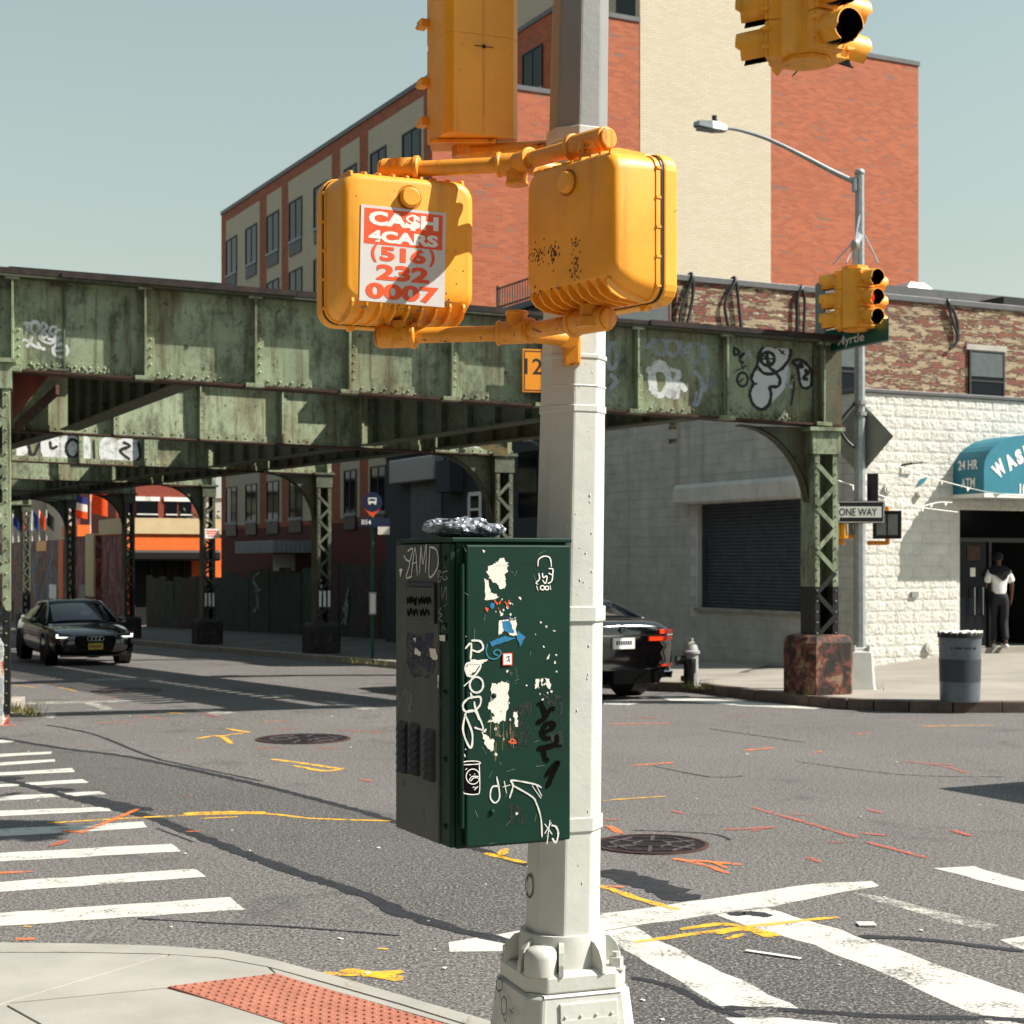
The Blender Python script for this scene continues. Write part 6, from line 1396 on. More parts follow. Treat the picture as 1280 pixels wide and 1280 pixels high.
# ================================================================= FAR CORNER STREET FURNITURE
FY = 22.55; FX = (1074.5 - 640) / FPX * FY; fz = sz(FX, FY); fp = FPX / FY
def QZ(py): return EYE + (HZ - py) / fp
lp = thing('street_light', 'tall pale steel street light pole with a curved arm', 'street light', (FX, FY, fz))
m = MB()
rings = lambda z, r_: [(FX + r_ * math.cos(R(22.5 + 45 * i)), FY + r_ * math.sin(R(22.5 + 45 * i)), z) for i in range(8)]
m.loft([rings(fz + .5, .088), rings(QZ(215), .062)]); obj('shaft', m, M_GALV, lp, world=True, bevel=.004)
m = MB(); m.sphere((FX, FY, QZ(216)), .075, None, .06); obj('finial', m, M_GALV, lp, world=True, smooth=True)
m = MB(); hw = .20
def sq2(h, z): c = h * .2; return [(FX + x, FY + y, z) for x, y in ((-h + c, -h), (h - c, -h), (h, -h + c), (h, h - c), (h - c, h), (-h + c, h), (-h, h - c), (-h, -h + c))]
m.loft([sq2(.20, fz - .05), sq2(.185, fz + .1), sq2(.155, fz + .50), sq2(.13, fz + .53), sq2(.12, fz + .57)]); obj('base', m, M_POLE, lp, world=True, bevel=.01)
m = MB()
for sx in (-1, 1): m.cyl((FX + sx * .1, FY - .12, fz + .53), (FX + sx * .1, FY - .12, fz + .60), .025, n=6)
obj('base_bolt', m, M_POLE, lp, world=True)
arm = smoothpts([P(1070, 228, FY), P(1040, 214, FY), P(1000, 193, FY), P(960, 174, FY), P(925, 163, FY), P(905, 160.5, FY)], 5)
m = MB(); m.tube(arm, [.04 - .0009 * i for i in range(len(arm))], 8); obj('arm', m, M_GALV, lp, world=True, smooth=50)
m = MB(); m.box(FX - .10, FX - .05, FY - .06, FY + .06, QZ(240), QZ(222)); obj('arm_bracket', m, M_GALV, lp, world=True, bevel=.01)
p0, p1 = P(909, 161, FY), P(867, 155, FY); d = p1 - p0; M = frame(p0, d, v=(0, 0, 1)); L = d.length
m = MB()
def lring(x, w, h0, h1): return [M @ Vector((x, h0, -w)), M @ Vector((x, h0, w)), M @ Vector((x, h1, w * .7)), M @ Vector((x, h1, -w * .7))]
m.loft([lring(0, .04, -.03, .03), lring(L * .12, .07, -.05, .06), lring(L * .45, .13, -.06, .065), lring(L * .85, .12, -.04, .045), lring(L, .05, -.03, .02)]); lh = obj('lamp_head', m, M_GALV, lp, world=True, bevel=.008)
m = MB(); m.box(L * .4, L * .92, -.065, -.055, -.09, .09, M); obj('lens_panel', m, M_WFRAMEL, lh, world=True)
m = MB(); q = M @ Vector((L * .38, .065, 0)); m.cyl(q, q + Vector((0, 0, .09)), .035, n=10); obj('photocell', m, M_BLACK, lh, world=True)
# bracket and guy wires for the hanging signals
cc = Vector(((1069 - 640) / FPX * 21.2, 21.2, 0)); cz = EYE + (HZ - 411) / FPX * 21.2; hz2 = EYE + (HZ - 306) / FPX * 21.2
top = Vector((FX, FY, QZ(300)))
m = MB(); m.tube([top + Vector((0, 0, .05)), Vector((cc.x, cc.y, hz2))], .045, 8); obj('mast_arm', m, M_GALV, lp, world=True)
m = MB(); m.tube([(FX, FY, QZ(268)), (cc.x, cc.y, hz2 + .04)], .012, 6); m.tube([(FX - .05, FY - .1, QZ(298)), (cc.x - .28, cc.y, cz + .84)], .012, 6); m.tube([(FX + .05, FY - .1, QZ(296)), (cc.x + .3, cc.y, cz + .84)], .012, 6); m.tube([(FX - .03, FY - .1, QZ(292)), (cc.x - .12, cc.y, cz + .84)], .010, 6); obj('stay_wire', m, M_GALV, lp, world=True)
m = MB(); m.sphere((cc.x, cc.y, hz2), .06, None, .08); m.box(cc.x - .03, cc.x + .03, cc.y - .03, cc.y + .03, cz + .75, hz2); obj('hanger', m, M_ALU, lp, world=True)
for py in (506, 520): m = MB(); m.cyl((FX, FY, QZ(py)), (FX, FY, QZ(py) + .05), .10, n=12); obj('pole_band', m, M_ALU, lp, world=True)
m = MB(); m.tube(smoothpts([(FX - .08, FY - .05, QZ(505)), (FX - .3, FY - .1, QZ(530)), (FX - .22, FY - .08, QZ(548)), (FX - .08, FY - .05, QZ(560))], 4), .02, 6); obj('conduit', m, M_BLACK, lp, world=True)
cl2 = cluster('smaller yellow four way signal cluster on the far corner with one lit lens', (cc.x, cc.y, cz), R(0), .25, [M_LENS, M_LENSR, M_LENS])
# street name sign
ns = thing('street_name_sign', 'green street name sign with white lettering hung below the far signals', 'sign')
p0, p1 = P(1022, 430, 22.0), P(1111, 412, 21.0); d = (p1 - p0); d.z = 0; L = d.length; M = frame(p0, d, v=Vector((0, 0, 1)))
hs_ = .30; sl_ = (p1.z - p0.z) / L
M = M @ Matrix(((1, 0, 0, 0), (sl_, 1, 0, 0), (0, 0, 1, 0), (0, 0, 0, 1)))
m = MB(); m.box(0, L, -hs_ / 2, hs_ / 2, -.006, .006, M); pt = obj('sign_plate', m, M_SIGNG, ns, world=True)
m = MB()
for r_ in ((.0, L, -hs_ / 2, -hs_ / 2 + .02), (.0, .02, -hs_ / 2 + .02, hs_ / 2)): m.box(*r_, .0065, .008, M)
obj('border', m, M_ALU, pt, world=True); ns.location = p0
pt.matrix_parent_inverse = WM(ns).inverted()
for c_ in pt.children: c_.matrix_parent_inverse = WM(pt).inverted()
u = uv_of(M, 1064, 425.5); text('lettering', 'Myrtle', M, M_WHITE, pt, .46, .15, .01, .009, cx=u[0], cy=u[1])
ns.location = p0
n2 = thing('side_name_sign', 'second green street sign seen nearly edge on behind the far signals', 'sign', P(1026, 398, 22.2))
p0, p1 = P(1019.5, 400, 22.25), P(1031, 398, 21.6); d = p1 - p0; d.z = 0; M = frame(p0, d); m = MB(); m.box(0, d.length, -.48, .48, -.006, .006, M); obj('sign_plate', m, M_SIGNG, n2, world=True, bevel=.03)
# one way sign
ow = thing('one_way_sign', 'black one way sign with a white arrow on the street light pole', 'sign', (FX, FY - .15, QZ(640)))
M = frame(P(1019, 640, FY - .14), (1, 0, 0)); L = 87 / FPX * (FY - .14); hh = .155
m = MB(); m.box(0, L, -hh, hh, -.004, .004, M); pt = obj('sign_plate', m, M_BLACK, ow, world=True, bevel=.012)
m = MB(); m.box(.012, L - .012, -hh + .012, -hh + .02, .0045, .006, M); m.box(.012, L - .012, hh - .02, hh - .012, .0045, .006, M); m.box(L - .02, L - .012, -hh + .02, hh - .02, .0045, .006, M); m.box(.012, .02, -hh + .02, hh - .02, .0045, .006, M); obj('border', m, M_WHITE, pt, world=True)
xa = L - .045; m = MB(); m.add([M @ Vector((x, y, .0065)) for x, y in ((xa, -.075), (xa, .075), (.33, .075), (.33, .118), (.10, .0), (.33, -.118), (.33, -.075))], [tuple(range(7))]); obj('arrow', m, M_WHITE, pt, world=True)
text('lettering', 'ONE WAY', M, M_BLACK, pt, .52, .105, .015, .008, cx=.585, cy=0)
# diamond sign back, narrow sign, walk signal faces
ds = thing('diamond_sign', 'back of a dull metal diamond sign on the street light pole', 'sign', (FX, FY + .12, QZ(545)))
d = Vector((.63, -.60, 0)).normalized(); M = frame(Vector((FX + .03, FY + .10, QZ(547))), d); h = .52
m = MB(); m.prism([(0, -h), (h, 0), (0, h), (-h, 0)], -.004, .004, M); obj('sign_plate', m, M_ALU, ds, world=True)
m = MB(); m.box(-.03, .03, -h * .8, h * .8, .005, .03, M); obj('brace', m, M_ALU, ds, world=True)
nsn = thing('narrow_sign', 'dark narrow sign seen edge on behind the street light pole', 'sign', P(1090, 612, FY + .1))
M = frame(P(1084, 612, FY + .12), (.55, -.5, 0)); m = MB(); m.box(0, .17, -.22, .22, -.005, .005, M); obj('sign_plate', m, M_BLACK, nsn, world=True)
for lab, px0, px1, ang, fr_ in (('yellow walk signal with a black framed face under the one way sign', 1092, 1126, -15, True), ('yellow walk signal half hidden between green column and street light pole', 1050, 1066, 55, False)):
    c_ = P((px0 + px1) / 2, 656, FY + .05); t = thing('walk_signal', lab, 'walk signal', c_, R(ang), 'walk signals on the far street light pole')
    w = .19; m = MB(); m.box(-w, w, .0, .16, -w, w); obj('housing', m, M_YEL, t, bevel=.03)
    m = MB(); m.box(-w * 1.02, w * 1.02, -.06, -.001, -w * 1.02, w * 1.02); obj('door_frame', m, M_BLACK if fr_ else M_YELD, t, bevel=.01)
    m = MB(); m.box(-w * .75, -.012, -.066, -.061, -w * .75, w * .75); m.box(.012, w * .75, -.066, -.061, -w * .75, w * .75); obj('signal_face', m, paint('grey_signal_face', (.30, .30, .27), .6), t)
    m = MB(); m.cyl((0, .08, -w - .001), (0, .08, -w - .08), .03, n=10); m.cyl((0, .08, -w - .06), ((FX - c_.x) * .7, .08, -w - .06), .03, n=10); obj('mount_pipe', m, M_PIPE, t)
    m = MB(); m.cyl((0, .08, w), (0, .08, w + .06), .03, n=10); obj('top_boss', m, M_PIPE, t)

# ---- bus stop
bz = F(-5.0, 10.3); bpz = gz(bz.x, bz.y) + .13
bs = thing('bus_stop_sign', 'blue round bus stop sign on a slim green post', 'bus stop', (bz.x, bz.y, bpz))
BZ = lambda py: EYE + (HZ - py) / FPX * bz.y
m = MB(); m.cyl((bz.x, bz.y, bpz), (bz.x, bz.y, BZ(640)), .035, n=10); obj('post', m, M_SIGNG, bs, world=True)
M = frame((bz.x, bz.y - .06, BZ(628)), BV.lerp(Vector((1, 0, 0)), .6)); m = MB(); m.cyl(M @ Vector((0, 0, 0)), M @ Vector((0, 0, .02)), .22, n=28); dk = obj('disc', m, M_SIGNB, bs, world=True)
m = MB(); m.prism([(-.19, -.14), (-.12, -.2), (0, -.33), (.12, -.2), (.19, -.14), (.10, -.19), (0, -.22), (-.10, -.19)], .003, .03, M); obj('pointer', m, M_RED, dk, world=True)
m = MB(); m.box(-.09, .09, -.02, .10, .021, .026, M); m.box(-.08, -.04, -.05, -.021, .021, .026, M); m.box(.04, .08, -.05, -.021, .021, .026, M); ic = obj('bus_symbol', m, M_WHITE, dk, world=True); m = MB(); m.box(-.065, .065, .03, .075, .0265, .028, M); obj('windscreen', m, M_SIGNB, ic, world=True)
m = MB(); m.box(-.28, .38, -.52, -.34, .0, .015, M); rp = obj('route_plate', m, M_SIGNB, bs, world=True); text('lettering', 'B54', M, M_WHITE, rp, .2, .1, .01, .017, cx=-.13, cy=-.43)
m = MB(); m.box(.12, .38, -.70, -.525, .0, .012, M); obj('notice', m, M_PAPER, bs, world=True)
m = MB(); m.box(-.075, .075, BZ(768) - BZ(628), BZ(740) - BZ(628), .02, .12, M); gb_ = obj('guide_box', m, M_ALU, bs, world=True); m = MB(); m.box(-.055, .055, BZ(766) - BZ(628), BZ(742) - BZ(628), .121, .124, M); obj('timetable', m, M_WHITE, gb_, world=True)
# parking sign on the third column
c3 = F(CB, -5.28 + 28.8); ps = thing('parking_sign', 'small white and red parking sign on the far steel column', 'sign', P(265, 667, c3.y - .4))
M = frame(P(265, 667, c3.y - .45), BV); m = MB(); m.box(-.21, .21, -.14, .14, 0, .01, M); pt = obj('sign_plate', m, M_WHITE, ps, world=True)
m = MB(); m.box(-.17, .17, .05, .09, .0105, .013, M); m.box(-.17, .17, -.01, .02, .0105, .013, M); m.box(-.12, .12, -.08, -.05, .0105, .013, M); obj('print', m, M_RED, pt, world=True)

# ---- litter bin
tcp = G(1200, 876, .14); tz = sz(tcp.x, tcp.y)
tc = thing('trash_can', 'grey round litter bin with a bag at the kerb by the shop', 'litter bin', (tcp.x, tcp.y, tz))
m = MB(); prof = [(.235, 0), (.245, .03), (.262, .84), (.268, .85)]
m.lathe(prof + [(.255, .85), (.245, .5)], 32); obj('body', m, M_CAN, tc, smooth=35)
m = MB(); m.lathe([(.2515, .25), (.2575, .53), (.2495, .53), (.2435, .25)], 32); obj('label_band', m, paint('can_band', (.075, .09, .105), .5, 0, .1, 6), tc, smooth=35)
m = MB(); m.lathe([(.267, .80), (.275, .80), (.277, .855), (.267, .862)], 32); obj('rim', m, M_BLACK, tc, smooth=35)
m = MB(); n = 48
m.loft([[((.268 + .012 * math.sin(k * 2.7 + q)) * math.cos(2 * math.pi * k / n), (.268 + .012 * math.sin(k * 2.7 + q)) * math.sin(2 * math.pi * k / n), z + .015 * math.sin(k * 1.9)) for k in range(n)] for q, z in ((0, .835), (1, .872))] + [[(.22 * math.cos(2 * math.pi * k / n), .22 * math.sin(2 * math.pi * k / n), .875) for k in range(n)]]); obj('bag_edge', m, M_PAPER, tc)
Mt = Matrix.Translation((tcp.x, tcp.y, tz))
m = MB()
for k in range(14): a = R(-128 + k * 5.2); m.box(-.007, .007, 0, .0025, .66, .685, Mt @ Matrix.Translation((.2605 * math.cos(a), .2605 * math.sin(a), 0)) @ Matrix.Rotation(a - math.pi / 2, 4, 'Z')) if k % 5 != 1 else None
obj('lettering', m, M_BLACK, tc, world=True)
# ---- fire hydrant
hp = G(864, 858, .14); hz_ = sz(hp.x, hp.y)
hy = thing('fire_hydrant', 'black and silver fire hydrant on the kerb beside the parked car', 'fire hydrant', (hp.x, hp.y, hz_))
m = MB(); m.lathe([(.13, 0), (.13, .03), (.105, .04), (.10, .46), (.125, .47), (.125, .50), (.10, .52), (.085, .58), (.05, .63), (.03, .64), (.03, .69), (.0, .69)], 20); obj('barrel', m, paint('dull_silver_paint', (.36, .36, .34), .6, 0, .2, 9), hy, smooth=35)
m = MB(); m.cyl((-.09, -.02, .38), (-.19, -.04, .38), .065, n=14); m.cyl((-.19, -.04, .38), (-.22, -.045, .38), .075, n=8); obj('nozzle', m, M_BLACK, hy)
m = MB(); m.cyl((-.02, -.09, .36), (-.05, -.18, .36), .05, n=12); m.cyl((-.08, -.03, .12), (-.14, -.05, .12), .04, n=10); obj('small_nozzle', m, M_BLACK, hy)
m = MB(); m.lathe([(.1025, .045), (.102, .40), (.095, .40), (.095, .045)], 20); o = obj('black_coat', m, M_BLACK, hy); o.location = (-.006, -.004, 0)
# weeds
wd_ = MB()
def tuft(p, n, s, zf=None):
    for i in range(n):
        a = rnd.random() * 6.28; r_ = rnd.random() * s; b = Vector((p.x + r_ * math.cos(a), p.y + r_ * math.sin(a), p.z)); l = Vector((rnd.uniform(-.08, .08), rnd.uniform(-.08, .08), rnd.uniform(.05, .16)))
        w_ = Vector((math.sin(a), -math.cos(a), 0)) * .008; wd_.add([b - w_, b + w_, b + l], [(0, 1, 2)])
for px, py, n, s in ((864, 861, 60, .25), (880, 862, 30, .2), (1010, 870, 30, .4), (440, 829, 40, .35), (462, 831, 50, .4), (478, 832, 30, .3), (20, 886, 90, .35), (34, 888, 60, .25), (1090, 862, 25, .3)): p = G(px, py, .12); p.z = sz(p.x, p.y) if px > 300 else .02; tuft(p, n, s)
obj('weeds', wd_, paint('dry_grass', (.16, .15, .035), .8, 0, .3, 3), kind='stuff')['label'] = 'dry weeds growing along the kerbs'

# ================================================================= CARS
M_CARK = paint('black_car_paint', (.006, .007, .009), .12, 0, .05, 3, spec=.6, coat=1); M_CARB = paint('dark_blue_car_paint', (.008, .011, .016), .16, 0, .05, 3, spec=.6, coat=1)
M_CGL = glassmat('car_glass', (.008, .012, .015), .04); M_TRIM = paint('gloss_black_trim', (.006, .006, .007), .3); M_RIM = paint('alloy_rim', (.16, .16, .165), .3, .8)
M_TAIL = paint('red_tail_lamp', (.80, .10, .03), .2, 0, .05, 10); M_DRL = emit('daylight_lamp', (1, .97, .9), 1.2)
def car(name, label, loc, ang, paint_, st, gh, WD, front=None, rear=None, wb=(1.5, -1.5), tyre=.34):
    t = thing(name, label, 'car', loc, ang)
    rings = []
    for (x, w, zt, zb, zs) in st:
        half = [(0, zt), (.55 * w, zt - .005), (.84 * w, zt - .035), (.96 * w, zt - .11), (w, zs), (.985 * w, zb + .14), (.90 * w, zb + .02), (.5 * w, zb)]
        rings.append([(x, y, z) for y, z in half] + [(x, -y, z) for y, z in half[::-1][:-1]])
    m = MB(); m.loft(rings); body = obj('body', m, paint_, t, smooth=True, sub=1)
    rr_ = []
    for (x, wr, wb_, zr, zb) in gh:
        half = [(0, zr), (.6 * wr, zr - .008), (.92 * wr, zr - .03), (wr, zr - .07), (wb_, zb)]
        rr_.append([(x, y, z) for y, z in half] + [(x, -y, z) for y, z in half[::-1][:-1]])
    m = MB(); m.loft(rr_); obj('glasshouse', m, M_CGL, t, smooth=50)
    # roof skin and pillars
    m = MB(); rs = []
    for (x, wr, wb_, zr, zb) in gh[1:-1]:
        half = [(wr * 1.02, zr - .055), (.92 * wr, zr - .012), (.6 * wr, zr + .007), (0, zr + .012)]
        rs.append([(x, y, z) for y, z in half] + [(x, -y, z) for y, z in half[:-1][::-1]])
    m.loft(rs, caps=False, closed=False); ro = obj('roof', m, paint_, t, smooth=True); so_ = ro.modifiers.new('skin', 'SOLIDIFY'); so_.thickness = .03; so_.offset = -1
    for s in (-1, 1):
        m = MB(); pts = [(x, s * (wr + .005), zr - .06) for (x, wr, wb_, zr, zb) in gh[1:-1]]
        g0, g1 = gh[0], gh[-1]
        pts = [(g0[0] - .02, s * g0[2] * .93, g0[4] + .0)] + pts + [(g1[0] + .02, s * g1[2] * .95, g1[4] + .01)]
        m.tube(smoothpts(pts, 3), .035, 6); obj('pillar', m, paint_, t, smooth=True)
        mid = gh[len(gh) // 2]; m = MB(); m.tube([(mid[0] - .15, s * mid[2] * 1.0, mid[4]), (mid[0] - .12, s * (mid[1] + .01), mid[3] - .07)], .03, 6); obj('door_pillar', m, M_TRIM, t)
        m = MB(); m.sphere((gh[-1][0] - .45, s * (gh[-1][2] + .16), gh[-1][4] + .06), .09, .10, .065, 12, 8); m.box(gh[-1][0] - .48, gh[-1][0] - .42, s * (gh[-1][2] + .05) - .06, s * (gh[-1][2] + .05) + .06, gh[-1][4] - .0, gh[-1][4] + .03); obj('wing_mirror', m, paint_, t, smooth=50)
        for x in wb:
            m = MB(); y = s * (WD - .13); M = Matrix.Translation((x, y, tyre)) @ Matrix.Rotation(R(90), 4, 'X')
            m.lathe([(tyre * .66, -.11), (tyre * .95, -.12), (tyre, -.09), (tyre, .09), (tyre * .95, .12), (tyre * .66, .11)], 28, M); w = obj('wheel', m, M_RUBBER, t, smooth=40)
            m = MB(); m.lathe([(tyre * .67, -.105), (tyre * .66, -.10), (tyre * .6, -.04), (tyre * .6, .04), (tyre * .66, .10), (tyre * .67, .105)], 24, M)
            for k in range(5): m.box(-.03, .03, 0, tyre * .64, -.09, .09, M @ Matrix.Rotation(k * 1.2566, 4, 'Z'))
            obj('rim', m, M_RIM, w)
            m = MB(); m.lathe([(tyre * 1.14, -.13), (tyre * 1.14, .138), (tyre * .4, .0), (tyre * .4, -.1)], 26, M); obj('wheel_arch', m, M_TRIM, t)
    return t, body
au = F(-10.3, 13.7); auz = gz(au.x, au.y)
ac = G(119, 832); AXL = 2.45
fd = -AV; aloc = Vector((ac.x, ac.y, 0)) - fd * AXL
st = [(-2.48, .74, .93, .40, .68), (-2.38, .86, 1.00, .28, .66), (-1.9, .93, 1.03, .20, .65), (-1.0, .945, 1.00, .18, .64), (0, .95, .97, .17, .63), (.9, .95, .95, .17, .62), (1.45, .95, .92, .18, .61), (2.0, .92, .84, .20, .58), (2.3, .86, .76, .22, .54), (2.44, .74, .67, .26, .48), (2.47, .60, .60, .32, .46)]
gh = [(-2.0, .66, .84, 1.06, .98), (-1.5, .60, .86, 1.22, .97), (-.8, .60, .87, 1.39, .95), (-.1, .60, .87, 1.42, .94), (.35, .61, .87, 1.38, .93), (1.15, .70, .86, .98, .90)]
car1, b1 = car('sedan', 'dark blue sedan driving towards the camera under the tracks with lamps on', (aloc.x, aloc.y, gz(ac.x, ac.y) + .0), math.atan2(fd.y, fd.x), M_CARB, st, gh, .95)
m = MB(); m.prism([(-.42, .66), (.42, .66), (.46, .56), (.38, .32), (-.38, .32), (-.46, .56)], 2.40, 2.49, Matrix(((0, 0, 1, 0), (1, 0, 0, 0), (0, 1, 0, 0), (0, 0, 0, 1)))); gr = obj('grille', m, M_MATTE, car1, bevel=.01)
m = MB()
for k in range(7): m.box(2.491, 2.497, -.38, .38, .34 + k * .046, .348 + k * .046)
obj('grille_bar', m, M_TRIM, gr, kind='stuff')
m = MB()
for k in range(4): m.tube([(2.50, -.13 + k * .087 + .050 * math.cos(R(t)), .60 + .050 * math.sin(R(t))) for t in range(0, 360, 20)], .006, 6, True)
obj('ring_emblem', m, M_CHROME, gr, smooth=True)
m = MB(); m.box(2.498, 2.506, -.16, .16, .36, .50); pt = obj('number_plate', m, paint('yellow_plate', (.55, .42, .05), .5), gr)
for k in range(6): m = MB(); m.box(2.5065, 2.508, -.13 + k * .045, -.105 + k * .045, .40, .46); obj('lettering', m, M_BLACK, pt)
for s in (-1, 1):
    m = MB(); m.prism([(s * .50, .60), (s * .86, .65), (s * .88, .74), (s * .52, .70)], 2.20, 2.40, Matrix(((0, 0, 1, 0), (1, 0, 0, 0), (0, 1, 0, 0), (0, 0, 0, 1)))); h_ = obj('headlight', m, M_CGL, car1, bevel=.01)
    m = MB(); m.box(2.402, 2.415, min(s * .50, s * .84), max(s * .50, s * .84), .62, .643); m.box(2.402, 2.415, min(s * .80, s * .845), max(s * .80, s * .845), .651, .70); obj('light_strip', m, M_DRL, h_)
    m = MB(); m.prism([(s * .52, .46), (s * .86, .48), (s * .84, .30), (s * .56, .28)], 2.30, 2.42, Matrix(((0, 0, 1, 0), (1, 0, 0, 0), (0, 1, 0, 0), (0, 0, 0, 1)))); obj('air_intake', m, M_MATTE, car1)
m = MB(); m.box(2.3, 2.46, -.75, .75, .20, .235); obj('splitter', m, M_TRIM, car1, bevel=.01)

hd_ = Vector((-.50, .866, 0)).normalized(); rc = Vector((1.50, 22.45, -.01)); bl = rc + hd_ * 2.55
st2 = [(-2.58, .80, .97, .36, .72), (-2.55, .88, 1.06, .28, .70), (-2.3, .925, 1.12, .24, .69), (-1.9, .94, 1.13, .21, .69), (-1.0, .95, 1.08, .19, .67), (0, .95, 1.02, .18, .65), (1.0, .95, .99, .18, .64), (1.6, .95, .95, .19, .63), (2.1, .92, .88, .20, .60), (2.4, .84, .78, .24, .56), (2.52, .68, .66, .32, .5)]
gh2 = [(-1.95, .64, .84, 1.14, 1.06), (-1.45, .60, .87, 1.33, 1.05), (-.8, .60, .88, 1.46, 1.02), (0, .60, .88, 1.48, 1.0), (.45, .61, .88, 1.44, .98), (1.3, .70, .87, 1.02, .95)]
car2, b2 = car('parked_sedan', 'black sedan seen from behind with red tail lamp beside the white pole', (bl.x, bl.y, rc.z), math.atan2(hd_.y, hd_.x), M_CARK, st2, gh2, .95, tyre=.355)
def rearM(z=0): return Matrix(((0, 0, -1, -.055), (-1, 0, 0, 0), (0, 1, 0, 0), (0, 0, 0, 1)))    # prism (y right, z up) extruded backwards
for s in (-1, 1):
    def wrap(y0, z0, z1, e=0.0):
        q = [(-2.30, s * y0), (-2.606 - e, s * y0), (-2.60 - e, s * .72), (-2.56 - e, s * .84), (-2.46, s * (.915 + e)), (-2.25, s * (.93 + e)), (-2.2, s * .6)]; w_ = MB(); w_.prism(q, z0, z1); return w_
    l_ = obj('tail_lamp', wrap(.42, .795, .868), M_TAIL, car2, bevel=.008); obj('upper_lens', wrap(.60, .895, .955), M_TAIL, l_, bevel=.008); obj('reflector', wrap(.62, .44, .475), M_TAIL, car2, bevel=.006)
    m = MB(); m.prism([(s * .56, .35), (s * .60, .28), (s * .82, .28), (s * .84, .38), (s * .58, .38)], 2.25, 2.535, rearM()); e_ = obj('exhaust_trim', m, M_CHROME, car2, bevel=.01)
    m = MB(); m.prism([(s * .585, .355), (s * .615, .30), (s * .80, .30), (s * .815, .36)], 2.536, 2.54, rearM()); obj('exhaust_opening', m, M_MATTE, e_)
q = [(-2.3, -.9), (-2.47, -.925), (-2.57, -.84), (-2.612, -.72), (-2.618, 0), (-2.612, .72), (-2.57, .84), (-2.47, .925), (-2.3, .9)]
m = MB(); m.prism(q, .872, .891); obj('chrome_strip', m, M_CHROME, car2)
m = MB(); m.prism([(-.6, .22), (.6, .22), (.7, .40), (-.7, .40)], 2.3, 2.535, rearM()); obj('diffuser', m, M_MATTE, car2)
m = MB(); m.prism([(-.175, .70), (.175, .70), (.175, .85), (-.175, .85)], 2.5, 2.56, rearM()); pt = obj('number_plate', m, M_WHITE, car2)
for k in range(7): m = MB(); m.prism([(-.13 + k * .038, .755), (-.105 + k * .038, .755), (-.105 + k * .038, .81), (-.13 + k * .038, .81)], 2.5605, 2.563, rearM()); obj('lettering', m, M_SIGNB, pt)
m = MB(); m.prism([(.05 * math.cos(R(t)), .965 + .05 * math.sin(R(t))) for t in range(0, 360, 20)], 2.48, 2.555, rearM()); em = obj('round_emblem', m, M_CHROME, car2)
for sg in (0, 1): m = MB(); m.prism([(0, .965)] + [(.034 * math.cos(R(t + 180 * sg)), .965 + .034 * math.sin(R(t + 180 * sg))) for t in range(0, 91, 15)], 2.5555, 2.558, rearM()); obj('emblem_quarter', m, M_SIGNB, em)

# ================================================================= PERSON at the shop door
fpn = F(3.30, .05); pz = sz(fpn.x, fpn.y) - .02 + .02
pd = thing('person', 'person in white shirt and dark trousers with navy top over the shoulders entering the shop', 'person', (fpn.x, fpn.y, .31), R(3))
def skin(name, verts, edges, mat, parent, sub=2, root=0):
    me = bpy.data.meshes.new(name); me.from_pydata([v[:3] for v in verts], edges, []); o = bpy.data.objects.new(name, me); link(o, parent); me.materials.append(mat)
    sk = o.modifiers.new('skin', 'SKIN'); sk.use_smooth_shade = True
    for v, d in zip(me.skin_vertices[0].data, verts): v.radius = (d[3], d[4] if len(d) > 4 else d[3]); v.use_root = False
    me.skin_vertices[0].data[root].use_root = True
    s_ = o.modifiers.new('subdivision', 'SUBSURF'); s_.levels = s_.render_levels = sub; return o
M_SKIN = paint('brown_skin', (.16, .075, .04), .55, 0, .08, 8)
# local: -y towards the camera (back of the person), +y into the shop
bv = [(0, 0, .93, .12, .10), (0, .01, 1.12, .115, .085), (0, .02, 1.32, .145, .09), (0, .03, 1.46, .06, .055), (0, .045, 1.55, .05, .05), (0, .06, 1.64, .072, .088), (0, .055, 1.72, .055, .065),
      (.16, .02, 1.40, .055), (.235, -.01, 1.16, .042), (.245, .05, .94, .032), (.245, .075, .86, .028, .035), (-.16, .02, 1.40, .055), (-.235, .03, 1.16, .042), (-.215, .12, .95, .032), (-.205, .14, .88, .028, .035),
      (.095, .0, .86, .085), (.10, .03, .48, .058), (.09, -.10, .09, .038), (.10, .06, .035, .035, .03), (-.09, .02, .86, .085), (-.085, .10, .49, .058), (-.08, .06, .09, .038), (-.085, .20, .04, .035, .03)]
be = [(0, 1), (1, 2), (2, 3), (3, 4), (4, 5), (5, 6), (2, 7), (7, 8), (8, 9), (9, 10), (2, 11), (11, 12), (12, 13), (13, 14), (0, 15), (15, 16), (16, 17), (17, 18), (0, 19), (19, 20), (20, 21), (21, 22)]
skin('body', bv, be, M_SKIN, pd)
for s, hx, hy in ((1, .245, .075), (-1, -.205, .14)):
    for k in range(4): m = MB(); x = hx; y = hy - .03 + k * .02; m.tube([(x, y, .86), (x - s * .004, y + .006, .80 - .006 * (k in (1, 2))), (x - s * .016, y + .012, .765 - .006 * (k in (1, 2)))], [.010, .009, .007], 6); obj('finger', m, M_SKIN, pd, smooth=True)
    m = MB(); m.tube([(hx, hy + .03, .90), (hx - s * .01, hy + .055, .855), (hx - s * .012, hy + .06, .82)], [.012, .010, .008], 6); obj('thumb', m, M_SKIN, pd, smooth=True)
    m = MB(); m.sphere((s * .078, .06, 1.64), .012, .025, .035, 8, 6); obj('ear', m, M_SKIN, pd, smooth=True)
m = MB(); m.sphere((0, .155, 1.63), .014, .02, .022, 8, 6); obj('nose', m, M_SKIN, pd, smooth=True)
